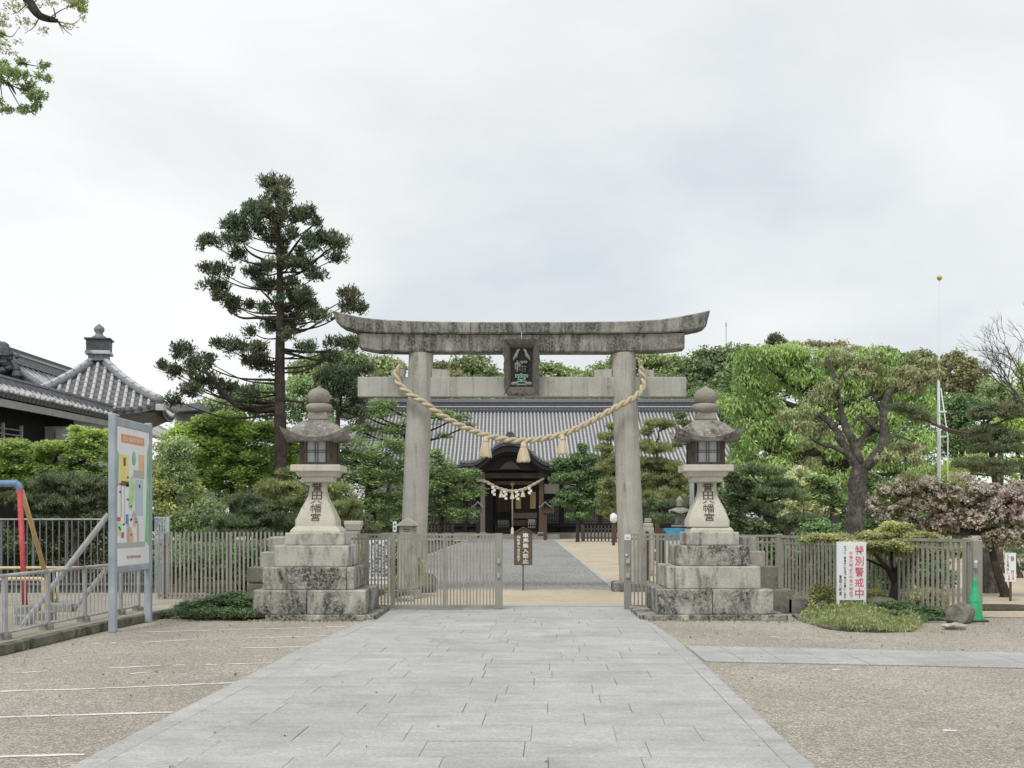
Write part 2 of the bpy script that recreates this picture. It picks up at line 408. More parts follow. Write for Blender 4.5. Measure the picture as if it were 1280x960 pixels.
M['tileridge'] = simple('bluish ridge tile', (.20, .21, .235), .45, .3, 9, .3)

# straw rope
t = NT('twisted straw rope'); n = t.noise(30, 5, .8); 
t.col(t.ramp(n, [(.25, (.30, .25, .165)), (.5, (.53, .465, .33)), (.8, (.67, .61, .46))])).rough(.9).bump(n, .6, .01); M['straw'] = t.m
t = NT('straw tassel'); n = t.noise(12, 4, .8, t.map((14, 14, 1)))
t.col(t.ramp(n, [(.25, (.46, .38, .25)), (.5, (.66, .57, .40)), (.8, (.78, .71, .54))])).rough(.9).bump(n, .6, .01); M['tassel'] = t.m

# foliage: leaf colour varies leaf by leaf and clump by clump
def leafmat(name, a, b, c=None, trans=.35, ns=.9, patch=None):
    """a,b: leaf to leaf; c: colour of some clumps"""
    def adj(q):
        l = .3*q[0]+.6*q[1]+.1*q[2]; return tuple(min(.8, (x+(l-x)*.26)*k_) for x, k_ in zip(q, (2.35, 2.2, 1.95)))
    a, b = adj(a), adj(b); c = adj(c) if c is not None else None
    t = NT(name); g = t.n.new('ShaderNodeNewGeometry')
    col = t.ramp(g.outputs['Random Per Island'], [(0, a), (.55, b), (1, tuple(min(1, x*1.35) for x in b))])
    if c is not None:
        f = t.ramp(t.noise(ns, 4, .6), [(.42, 0), (.60, 1)]); col = t.mix(f, col, t.mix(.35, c, col))
    col = t.mix(1, col, t.ramp(t.noise(ns*2.6, 3, .6), [(.3, .72), (.7, 1.25)]), 'MULTIPLY')
    t.n.remove(t.b)
    d = t.n.new('ShaderNodeBsdfDiffuse'); tr = t.n.new('ShaderNodeBsdfTranslucent'); gl = t.n.new('ShaderNodeBsdfGlossy')
    gl.inputs['Roughness'].default_value = .5; gl.inputs['Color'].default_value = (.8, .8, .8, 1)
    m1 = t.n.new('ShaderNodeMixShader'); m1.inputs[0].default_value = trans
    m2 = t.n.new('ShaderNodeMixShader'); m2.inputs[0].default_value = .035
    trc = t.mix(1, col, (1.05, 1.1, .72), 'MULTIPLY')
    t.l.new(col, d.inputs[0]); t.l.new(trc, tr.inputs[0])
    t.l.new(d.outputs[0], m1.inputs[1]); t.l.new(tr.outputs[0], m1.inputs[2])
    t.l.new(m1.outputs[0], m2.inputs[1]); t.l.new(gl.outputs[0], m2.inputs[2]); t.l.new(m2.outputs[0], t.out.inputs['Surface'])
    return t.m
M['L_conifer'] = leafmat('dark blue green conifer needles', (.025, .050, .032), (.048, .086, .048), (.080, .075, .040), .25, .55)
M['L_maple'] = leafmat('fresh yellow green maple leaves', (.14, .21, .06), (.25, .34, .10), (.11, .19, .06), .48, .8)
M['L_lime'] = leafmat('bright green young leaves', (.15, .25, .06), (.27, .40, .10), (.11, .20, .06), .48, .7)
M['L_yell'] = leafmat('olive yellow leaves', (.15, .19, .06), (.24, .29, .09), (.10, .15, .05), .35, .8)
M['L_pine'] = leafmat('grey green pine needles', (.055, .09, .045), (.10, .15, .07), (.045, .075, .045), .2, .9)
M['L_pinelight'] = leafmat('golden green pine needles', (.095, .125, .04), (.165, .205, .07), (.06, .095, .04), .25, 1.0)
M['L_pinedark'] = leafmat('dark pine needles', (.038, .065, .038), (.075, .11, .055), (.10, .11, .05), .2, .9)
M['L_soft'] = leafmat('soft mid green leaves', (.08, .145, .06), (.15, .24, .10), (.12, .165, .09), .3, .5)
M['L_green'] = leafmat('deep green leaves', (.04, .10, .04), (.085, .175, .06), (.06, .12, .05), .3, .5)
M['L_far'] = leafmat('far hillside leaves', (.075, .115, .055), (.125, .18, .08), (.055, .10, .05), .3, .25)
M['L_farlight'] = leafmat('far pale green leaves', (.105, .155, .06), (.175, .235, .095), (.08, .135, .06), .3, .25)
M['L_farolive'] = leafmat('far olive brown leaves', (.10, .115, .055), (.165, .17, .085), (.08, .10, .05), .25, .25)
M['L_camphor'] = leafmat('camphor leaves', (.085, .17, .05), (.155, .265, .075), (.22, .31, .09), .4, .45)
M['L_gnarl'] = leafmat('brown green young leaves', (.11, .15, .07), (.18, .23, .11), (.16, .155, .095), .35, 1.3)
M['L_azalea'] = leafmat('pale olive shrub leaves', (.17, .20, .09), (.31, .34, .16), (.13, .16, .07), .3, 1.5)
M['L_juniper'] = leafmat('creeping juniper', (.03, .07, .035), (.065, .125, .05), (.05, .095, .045), .2, 2)
M['L_cover'] = leafmat('bright low ground cover', (.085, .14, .045), (.14, .20, .065), (.20, .19, .11), .3, 3)
M['L_cherry'] = leafmat('bronze green cherry leaves', (.11, .12, .07), (.17, .165, .10), (.09, .13, .06), .3, 1.2)
M['L_blossom'] = leafmat('pink blossom', (.20, .19, .22), (.27, .27, .31), (.26, .17, .24), .4, .8)
M['L_whiteb'] = leafmat('creamy white blossom', (.27, .31, .19), (.36, .39, .27), None, .4, .8)
# ---------------------------------------------------------------- the ground
def sheet(name, pts, z, m, kind='structure'):
    pts = [(p[0], p[1]*KD) for p in pts]
    b = MB(); b.add([(p[0], p[1], z) for p in pts], [tuple(range(len(pts)))])
    return b.build(name, m, kind=kind, org=(pts[0][0], pts[0][1], z))
b = MB(); P = []
ys = [-30, 0, 3, 6, 9, 12, 15, 20, 40, 90, 200, 500, 1500]; xs = [-1500, -300, -60, -20, -6, 0, 6, 20, 60, 300, 1500]
b.grid([[(x, y, 0) for x in xs] for y in ys]); b.build('ground', M['asphalt'], kind='structure')
# far garden soil beyond the fence line
sheet('garden_ground', [(-60, 15.3), (-2.6, 15.3), (-2.6, 64), (-60, 64)], .004, M['soil'])
sheet('sand_court', [(-3.0, 15.0), (3.9, 15.0), (7.4, 13.1), (16, 12.6), (34, 30), (34, 76), (-34, 76), (-3.0, 60)], .008, M['sand'])
sheet('garden_ground', [(3.55, 15.6), (5.25, 16.25), (7.1, 12.95), (7.6, 14.5), (9.5, 24), (16, 40), (6, 40)], .011, M['soil'])
sheet('gravel_path', [(OX(424, 18.3), 18.3), (OX(768, 18.3), 18.3), (OX(692, 64), 64), (OX(588, 64), 64)], .012, M['gravel'])
# stone edging of the gravel path
def edging(name, label_mat, a, c, n, w=.14, z=.03):
    a = (a[0], a[1]*KD); c = (c[0], c[1]*KD)
    root = thing(name, None, None, (a[0], a[1], 0)); root['kind'] = 'structure'
    a = Vector((*a, 0)); c = Vector((*c, 0)); d = (c-a)/n; u = d.normalized(); v = Vector((-u.y, u.x, 0))*w/2
    for i in range(n):
        p = a+d*i+u*.006; q = a+d*(i+1)-u*.006
        t = MB().hexa([p-v, q-v, q+v, p+v]+[x+Vector((0, 0, z)) for x in (p-v, q-v, q+v, p+v)])
        MB().bev(t, .006).build('edging_stone', label_mat, root)
edging('path_edging', M['slab'], (OX(770, 18.3), 18.3), (OX(693, 64), 64), 26)
edging('path_edging', M['slab'], (OX(422, 18.3), 18.3), (OX(586, 64), 64), 26)
edging('path_edging', M['slab'], (OX(424, 18.25), 18.22), (OX(768, 18.25), 18.22), 7, .1)

# stone paved approach: every slab an object
path = thing('stone_path', None, None, (-.4, 9*KD, 0)); path['kind'] = 'structure'
def lerp(a, c, t): return a+(c-a)*t
def curve(tab, y):
    for (y0, x0), (y1, x1) in zip(tab, tab[1:]):
        if y <= y1: return lerp(x0, x1, (y-y0)/(y1-y0))
    return tab[-1][1]
LO = [(3, -2.95), (5, -2.93), (6.7, -2.87), (9.9, -2.76), (11.5, -2.62), (13.6, -2.40), (15.3, -2.35)]
LI = [(3, -2.76), (5, -2.75), (7.3, -2.65), (10.2, -2.50), (13.6, -2.28), (15.3, -2.23)]
RI = [(3, 1.66), (5.2, 1.70), (7.6, 1.785), (9.4, 1.83), (12.6, 1.90), (13.2, 1.86), (15.3, 1.84)]
RO = [(3, 1.84), (5.2, 1.87), (6.8, 1.92), (9.0, 1.99), (10.1, 2.03), (13.1, 1.96), (15.3, 1.94)]
def slab(x00, x10, x01, x11, y0, y1, parent, name='slab', z=.016, g=.004, ch=.004):
    y0 *= KD; y1 *= KD; h = z+random.uniform(-.002, .003); g = g*random.choice([.25, .4, .8])
    gy = random.choice([.003, .006, .011]); p = [(x00+g, y0+gy), (x10-g, y0+gy), (x11-g, y1-gy), (x01+g, y1-gy)]
    cx = sum(a[0] for a in p)/4; cy = sum(a[1] for a in p)/4
    q = [(a[0]+(ch if a[0] < cx else -ch), a[1]+(ch if a[1] < cy else -ch)) for a in p]
    tl = [random.uniform(-.001, .001) for _ in p]
    m = MB().add([(a[0], a[1], .002) for a in p]+[(a[0], a[1], h-ch+tl[i]) for i, a in enumerate(p)]+[(a[0], a[1], h+tl[i]) for i, a in enumerate(q)],
                 [(0,1,5,4),(1,2,6,5),(2,3,7,6),(3,0,4,7),(4,5,9,8),(5,6,10,9),(6,7,11,10),(7,4,8,11),(8,9,10,11)])
    return m.build(name, M['slab'], parent, org=(cx, cy, 0))
y = 4.55; row = 0
while y < 14.55:
    d = random.choice([.36, .38, .40, .42, .44]); y1 = min(y+d, 14.75)
    l0, l1, r0, r1 = curve(LI, y), curve(LI, y1), curve(RI, y), curve(RI, y1)
    cuts = [0.0]; s = random.uniform(.35, .85)
    wtot = r0-l0
    while s < wtot-.35: cuts.append(s/wtot); s += random.choice([.62, .7, .8, .86, .92, 1.0])
    cuts.append(1.0)
    for a, c in zip(cuts, cuts[1:]):
        slab(lerp(l0, r0, a), lerp(l0, r0, c), lerp(l1, r1, a), lerp(l1, r1, c), y, y1, path)
    y = y1; row += 1
for tabo, tabi, sgn in ((LO, LI, 1), (RI, RO, 1)):
    y = 4.3
    while y < 14.6:
        y1 = min(y+random.uniform(.85, 1.1), 14.75)
        slab(curve(tabo, y), curve(tabi, y), curve(tabo, y1), curve(tabi, y1), y, y1, path, 'edge_slab', g=.003)
        y = y1
x = OX(430, 15)
while x < OX(800, 15):     # threshold strip beyond the gate rail
    x1 = min(x+.92, OX(800, 15)); slab(x, x1, x, x1, 14.76, 15.02, path, 'threshold_slab'); x = x1
bed = MB().add([(curve(LO, yy)+.002, yy*KD, .003) for yy in (4.2, 6.7, 9.9, 11.5, 13.6, 15.03)]+[(curve(RO, yy)-.002, yy*KD, .003) for yy in (15.03, 13.6, 11.5, 9.9, 6.7, 4.2)], [tuple(range(12))])
bed.build('joint_bed', M['joint'], path)
# side path going right
side = thing('side_path', None, None, (4, 9.3*KD, 0)); side['kind'] = 'structure'
def sy0(x): return lerp(9.02, 8.50, (x-1.99)/4.3)*KD
def sy1(x): return lerp(10.10, 9.52, (x-1.99)/4.3)*KD
x = 2.04; k = 0
while x < 11.5:
    w = random.uniform(.40, .47); x1 = x+w
    def sl(xa, xb, fa, fb):
        p = [(xa, lerp(sy0(xa), sy1(xa), fa)), (xb, lerp(sy0(xb), sy1(xb), fa)), (xb, lerp(sy0(xb), sy1(xb), fb)), (xa, lerp(sy0(xa), sy1(xa), fb))]
        g = .004; cx = (xa+xb)/2; cy = sum(a[1] for a in p)/4; h = .015+random.uniform(-.001, .002)
        p = [(a[0]+(g if a[0] < cx else -g), a[1]+(g if a[1] < cy else -g)) for a in p]
        q = [(a[0]+(.004 if a[0] < cx else -.004), a[1]+(.004 if a[1] < cy else -.004)) for a in p]
        MB().add([(*a, .002) for a in p]+[(*a, h-.004) for a in p]+[(*a, h) for a in q],
                 [(0,1,5,4),(1,2,6,5),(2,3,7,6),(3,0,4,7),(4,5,9,8),(5,6,10,9),(6,7,11,10),(7,4,8,11),(8,9,10,11)]).build('slab', M['slab'], side, org=(cx, cy, 0))
    if k % 2: sl(x, x1, 0, .5); sl(x, x1, .5, 1)
    else: sl(x, x1, 0, .5 if k % 4 else 1.0) or None
    if k % 4 == 2: sl(x, x1, .5, 1)
    x = x1; k += 1
MB().add([(2.035, sy0(2.03)-.01, .003), (11.5, sy0(11.5)-.01, .003), (11.5, sy1(11.5)+.01, .003), (2.035, sy1(2.03)+.01, .003)], [(0, 1, 2, 3)]).build('joint_bed', M['joint'], side)

# worn white parking lines
def pline(segs):
    for (x0, y0, x1, y1) in segs:
        a, c = G(x0, y0, .004), G(x1, y1, .004); n = max(3, int((c-a).length/.12)); b = MB(); top = []; bot = []
        for i in range(n+1):
            p = a.lerp(c, i/n); w = KD*random.uniform(.014, .036)*(.5 if i in (0, n) else 1)
            top.append((p.x, p.y+w, .004)); bot.append((p.x, p.y-KD*random.uniform(.012, .030), .004))
        b.grid([bot, top]); o = b.build('parking_line', M['paint'], org=a); o['kind'] = 'structure'
pline([(180, 790, 330, 786), (333, 786, 436, 783), (113, 804, 124, 804), (137, 803.6, 146, 803.4), (178, 803, 248, 799), (300, 798, 409, 794.6),
       (300, 810, 380, 808.6), (15, 841.5, 60, 838.6), (135, 835, 200, 832), (216, 831.5, 232, 831), (257, 831, 272, 830.5), (284, 830, 340, 828.5),
       (162, 842, 190, 840), (-30, 865, 120, 860.5), (124, 860.3, 293, 853.2), (-30, 897, 216, 890), (-30, 946.5, 107, 942.5), (57, 823, 90, 818),
       (962, 796, 974, 796), (1040, 837, 1053, 837), (1178, 913, 1196, 913)])

# playground terrace with its row of kerb stones
PZ = .10
sheet('playground_sand', [(-6.22, 9.4), (-6.12, 11.6), (-5.88, 13.6), (-5.6, 15.3), (-6.6, 16.5), (-30, 16.5), (-30, 9.35)], PZ, M['playsand'])
kerb = thing('kerb', None, None, (-6, 11*KD, 0)); kerb['kind'] = 'structure'
kp = [(-6.15, 9.37), (-6.10, 10.1), (-6.07, 10.85), (-6.02, 11.6), (-5.93, 12.3), (-5.84, 13.0), (-5.74, 13.7), (-5.6, 14.4)]
kp = [(a_, b_*KD) for a_, b_ in kp]
for (xa, ya), (xb, yb) in zip(kp, kp[1:]):
    t = MB().hexa([(xa-.14, ya+.008, 0), (xa, ya+.008, 0), (xb, yb-.008, 0), (xb-.14, yb-.008, 0), (xa-.14, ya+.008, .125), (xa, ya+.008, .125), (xb, yb-.008, .125), (xb-.14, yb-.008, .125)])
    MB().bev(t, .012).build('kerb_stone', M['kerb'], kerb)
for i in range(6):
    xa = -6.17-i*.75
    t = MB().box(xa-.74, xa, 9.30*KD, 9.30*KD+.14, 0, .125); MB().bev(t, .012).build('kerb_stone', M['kerb'], kerb)

# ---------------------------------------------------------------- torii
TY = 18.0*KD
tor = thing('stone_torii_gate', 'large weathered stone shrine gate with two pillars and curved lintel over the path', 'gate', (XX(652, TY), TY, 0))
def pillar(xt, xb):
    b = MB(); zt, zb = ZZ(440, TY-.27)+.004, .2; n = 10; prof = []
    pts = []; rs = []
    for i in range(n+1):
        f = i/n; z = lerp(zb, zt, f); pts.append((lerp(XX(xb, TY), XX(xt, TY), f), TY, z)); rs.append(lerp(.293, .276, f))
    b.tube(pts, rs, 40); b.build('pillar', M['torii'], tor, 'auto')
pillar(526.5, 515.5); pillar(779, 790.5)
for xb in (515.5, 790.5):
    cx = XX(xb, TY); MB().bev(MB().box(cx-.46, cx+.46, TY-.44, TY+.44, -.02, .22), .03).build('plinth', M['lintel'], tor)
# kasagi, cut at its joints
top = [(415, 387.5), (428, 391), (442, 394.5), (460, 397.5), (480, 399.2), (510, 400.6), (545, 401.5), (588, 402), (652, 402.2), (715, 402), (760, 401.6), (795, 400.6), (825, 398.8), (846, 396), (864, 392.6), (878, 389.8), (888, 387.2)]
bot = [(421, 405), (431, 409), (444, 413), (460, 415.5), (480, 416.2), (510, 416.6), (545, 416.8), (588, 417), (652, 417), (715, 416.8), (760, 416.6), (795, 416.3), (825, 415.6), (846, 415), (862, 413.2), (874, 411), (883, 408)]
def yat(c, x):
    for (a, p), (d, q) in zip(c, c[1:]):
        if x <= d: return p+(q-p)*(x-a)/(d-a)
    return c[-1][1]
def beam(name, x0, x1, tc_, bc_, yf, yb, m, chamfer=0.02, gap=.5):
    n = max(2, int((x1-x0)/12)); xs_ = [lerp(x0+gap, x1-gap, i/n) for i in range(n+1)]
    rows = []
    for x_ in xs_:
        if x_ < 421: tx, bx = x_, None
        tp, bp = yat(tc_, x_), yat(bc_, x_)
        zt, zb = ZZ(tp, yf), ZZ(bp, yf); X = XX(x_, yf)
        c = chamfer
        rows.append([(X, yf+.03, zb), (X, yf-.0, zb+.03), (X, yf-.02, zt-c), (X, yf+.05, zt), (X, (yf+yb)/2, zt+.035), (X, yb-.05, zt), (X, yb+.02, zt-c), (X, yb, zb+.03), (X, yb-.03, zb), (X, yf+.03, zb)])
    b = MB(); b.grid(rows); k = len(rows[0])-1
    b.f.append(tuple(range(k))); o = (len(rows)-1)*(k+1); b.f.append(tuple(o+i for i in range(k-1, -1, -1)))
    # slanted end cuts
    if x0 < 420:
        for j in range(k+1):
            x_, y_, z_ = b.v[j]; f = (z_-ZZ(405, yf))/(ZZ(387.5, yf)-ZZ(405, yf)); b.v[j] = (x_+XX(421, yf)-XX(415, yf)-f*(XX(421, yf)-XX(415, yf)), y_, z_)
    if x1 > 885:
        for j in range(k+1):
            x_, y_, z_ = b.v[o+j]; f = (z_-ZZ(408, yf))/(ZZ(387.5, yf)-ZZ(408, yf)); b.v[o+j] = (x_-(1-f)*(XX(888, yf)-XX(883, yf)), y_, z_)
    return b.build(name, m, tor)
for a, c in ((415, 514), (514, 588), (588, 715), (715, 888)):
    beam('top_lintel_block', a, c, top, bot, TY-.36, TY+.36, M['lintel'], .03, .25)
st = [(449, 416.2), (480, 417.2), (545, 417.8), (652, 418), (760, 417.8), (825, 416.8), (856, 416)]
sb = [(449, 434.5), (460, 437), (473, 439), (510, 439.8), (652, 440), (760, 440), (825, 438.6), (840, 437.6), (856, 435.5)]
for a, c in ((449, 545), (545, 721), (721, 856)):
    beam('second_lintel_block', a, c, st, sb, TY-.27, TY+.27, M['lintel'], .008, .2)
zt, zb = ZZ(471, TY-.14), ZZ(496, TY-.14)
for a, c in ((447, 858),):
    t = MB().box(XX(a, TY-.14), XX(c, TY-.14), TY-.14, TY+.14, zb, zt); MB().bev(t, .012).build('tie_beam', M['torii'], tor)
for a, c in ((489, 506), (540, 562), (743, 765), (799, 817)):   # wedges on the tie beam
    s = 1 if a in (540, 799) else -1
    x0, x1 = XX(a, TY-.1), XX(c, TY-.1); z1 = ZZ(462.5, TY-.1)
    MB().hexa([(x0, TY-.1, zt-.01), (x1, TY-.1, zt-.01), (x1, TY+.1, zt-.01), (x0, TY+.1, zt-.01), (x0, TY-.1, z1+(.03 if s > 0 else -.0)), (x1, TY-.1, z1+(0 if s > 0 else .03)), (x1, TY+.1, z1), (x0, TY+.1, z1)]).build('wedge', M['torii'], tor)

# plaque hanging on the tie beam, leaning forward
def plaque():
    yf = TY-.42
    cx = XX(652, yf); zb_, zt_ = ZZ(493, yf), ZZ(424, yf)
    r = thing('carved_name_plaque', 'dark carved plaque with scalloped frame, two doves and characters on the stone gate', 'plaque', (cx, yf+.15, zb_))
    h = zt_-zb_; wt, wb = XX(675.5, yf)-XX(628, yf), XX(674, yf)-XX(630, yf)
    lean = .16
    def pt(u, v, d):       # u -1..1, v 0..1, d depth toward viewer
        return Vector((cx+u*lerp(wb, wt, v)/2, yf+.16-v*lean-d, zb_+v*h))
    iu, iv0, iv1 = .60, .155, .845
    # field
    MB().add([pt(-iu, iv0, .0), pt(iu, iv0, .0), pt(iu, iv1, .0), pt(-iu, iv1, .0)], [(0, 1, 2, 3)]).build('field', M['plaquebed'], r)
    MB().hexa([pt(-.9, .05, -.09), pt(.9, .05, -.09), pt(.9, .05, -.02), pt(-.9, .05, -.02), pt(-.9, .95, -.09), pt(.9, .95, -.09), pt(.9, .95, -.02), pt(-.9, .95, -.02)]).build('back_board', M['plaque'], r)
    # frame: a flaring moulding whose outer edge is scalloped
    import itertools
    N = 18
    def side(fn, name='frame_side'):
        rows = []
        for i in range(N+1):
            f = i/N; o1, i1, w = fn(f); rows.append((o1, i1, w))
        g = []
        for o1, i1, w in rows:
            po = pt(o1[0], o1[1], .10+w); pi_ = pt(i1[0], i1[1], .005); pm = pt(lerp(o1[0], i1[0], .45), lerp(o1[1], i1[1], .45), .085)
            pm2 = pt(lerp(o1[0], i1[0], .8), lerp(o1[1], i1[1], .8), .06)
            pb = pt(o1[0], o1[1], .0+w)
            g.append([pb, po, pm, pm2, pi_])
        MB().grid(g).build(name, M['plaque'], r, 'auto')
    sc = lambda f: .05*math.sin(f*PI*7)**2+.03*math.sin(f*23)
    side(lambda f: ((-1+sc(f), f), (-iu, lerp(iv0, iv1, f)), .02*math.sin(f*31)))
    side(lambda f: ((1-sc(f+.13), f), (iu, lerp(iv0, iv1, f)), .02*math.sin(f*29)))
    side(lambda f: ((lerp(-1, 1, f), 1-sc(f)*.25), (lerp(-iu, iu, f), iv1), .01*math.sin(f*25)))
    side(lambda f: ((lerp(-1, 1, f), 0+sc(f)*.5), (lerp(-iu, iu, f), iv0), .01*math.sin(f*27)))
    # two doves facing one another
    for s in (-1, 1):
        b = MB(); pts = [(.10, .80), (.16, .815), (.21, .80), (.25, .76), (.33, .70), (.42, .66), (.48, .62)]; rs = [.008, .026, .028, .030, .042, .030, .010]
        b.tube([pt(s*(u-.02), v-.005, .03) for u, v in pts], rs, 8)
        b.build('carved_dove', M['birdgrey'], r, True)
    for ch, v0, v1, m_, wu in (('幡', .42, .62, M['birdgrey'], .36), ('宮', .17, .40, M['birdgreen'], .34)):
        me = text_mesh(ch, 1, m_, .012, .02); fit(me, -wu*wt/2, wu*wt/2, 0, (v1-v0)*h)
        p = pt(0, v0, .018); link('lettering', me, r, p, (PI/2+math.atan2(lean, h), 0, 0))
    # carved foliage lumps at the lower corners
    for s in (-1, 1):
        b = MB()
        for k in range(4): b.lathe(pt(s*(.52-.09*k), .2, .01).x, pt(0, .2, .02).y, [(.0, pt(0, .17, 0).z), (.03, pt(0, .19, 0).z), (.025, pt(0, .22, 0).z), (.0, pt(0, .24+.01*(k % 2), 0).z)], 6)
        b.build('carved_leaf', M['birdgrey'], r, True)
    MB().box(cx-.006, cx+.006, yf+.0, yf+.012, zt_-.01, zt_+.16).build('hanging_rod', M['pole'], r)
plaque()

# straw rope with three tassels
def catmull(pts, per=10):
    P_ = [Vector(p) for p in pts]; P_ = [P_[0]*2-P_[1]]+P_+[P_[-1]*2-P_[-2]]; out = []
    for i in range(1, len(P_)-2):
        for k in range(per):
            t_ = k/per; a, b_, c, d = P_[i-1], P_[i], P_[i+1], P_[i+2]
            out.append(.5*((2*b_)+(c-a)*t_+(2*a-5*b_+4*c-d)*t_*t_+(3*b_-a-3*c+d)*t_**3))
    out.append(P_[-2]); return out
def twisted(b, pts, R, strands=3, pitch=.5, n=7, taper=None):
    L = 0; prev = None; path_ = [[] for _ in range(strands)]; up = Vector((0, 1, 0))
    for i, p in enumerate(pts):
        d = (pts[min(i+1, len(pts)-1)]-pts[max(i-1, 0)]).normalized()
        if i: L += (p-pts[i-1]).length
        u = d.cross(up).normalized(); w = u.cross(d)
        k_ = taper(i/(len(pts)-1)) if taper else 1
        for s in range(strands):
            a = 2*PI*(L/pitch+s/strands); path_[s].append(p+(u*math.cos(a)+w*math.sin(a))*R*.52*k_)
    for s in range(strands):
        b.tube(path_[s], [R*.60*(taper(i/(len(pts)-1)) if taper else 1) for i in range(len(pts))], n)
RQ = lambda L: [(a_, b_, TY+c_-18.0) for a_, b_, c_ in L]
rp = RQ([(501, 457, 17.72), (497, 461, 17.72), (495.5, 467, 17.72), (498, 478, 17.68), (510, 491, 17.56), (531, 504, 17.5), (552, 519, 17.5), (578, 533, 17.5), (606, 543.5, 17.5), (634, 549.5, 17.5),
      (655, 551, 17.5), (680, 548, 17.5), (708, 541, 17.5), (737, 527.5, 17.5), (767.5, 510.5, 17.5), (794, 496, 17.55), (803.6, 484, 17.66), (805, 473, 17.72), (802, 463, 17.72), (800.5, 458, 17.72)])
rope = thing('straw_rope', 'thick twisted straw rope slung between the stone gate pillars, with three tassels', 'rope', W(655, 551, TY-.5))
b = MB(); twisted(b, catmull([W(*p) for p in rp], 12), .070, 2, .40, 9, lambda f: .62+.38*min(1, f/.08, (1-f)/.05))
b.build('rope_strands', M['straw'], rope, True)
for e_ in RQ([(501, 457, 17.72), (800.5, 458, 17.72)]):
    c = W(*e_); b = MB()
    for k in range(26): b.tube([c+Vector((random.uniform(-.03, .03), random.uniform(-.03, .03), -.05)), c+Vector((random.uniform(-.09, .09), random.uniform(-.07, .07), random.uniform(.06, .17)))], [.008, .002], 4)
    b.build('frayed_end', M['straw'], rope)
def tassel(px, py0, py1, wpx, Y, parent, name='tassel', n=90):
    c = W(px, py0, Y); s = Y/FX; H = (py1-py0)*s; R = wpx*s/2; b = MB()
    b.lathe(c.x, c.y, [(R*.25, c.z+.02), (R*.42, c.z-H*.05), (R*.40, c.z-H*.16), (R*.46, c.z-H*.20), (R*.36, c.z-H*.25), (R*.5, c.z-H*.34), (R*.82, c.z-H*.8), (R*.85, c.z-H*.97), (R*.3, c.z-H*.96)], 16)
    for k in range(n):
        a = random.uniform(0, 2*PI); rr = R*math.sqrt(random.uniform(.3, 1))
        b.tube([(c.x+math.cos(a)*R*.38, c.y+math.sin(a)*R*.38, c.z-H*.25), (c.x+math.cos(a)*rr*.75, c.y+math.sin(a)*rr*.75, c.z-H*.6), (c.x+math.cos(a)*rr, c.y+math.sin(a)*rr, c.z-H*random.uniform(.92, 1.04))], [R*.09, R*.075, R*.05], 4, cap=False)
    return b.build(name, M['tassel'], parent, 'auto')
tassel(607, 546, 571.5, 16, TY-.54, rope); tassel(654.5, 553.5, 577.5, 17.5, TY-.54, rope); tassel(703, 544, 568, 14.5, TY-.54, rope)

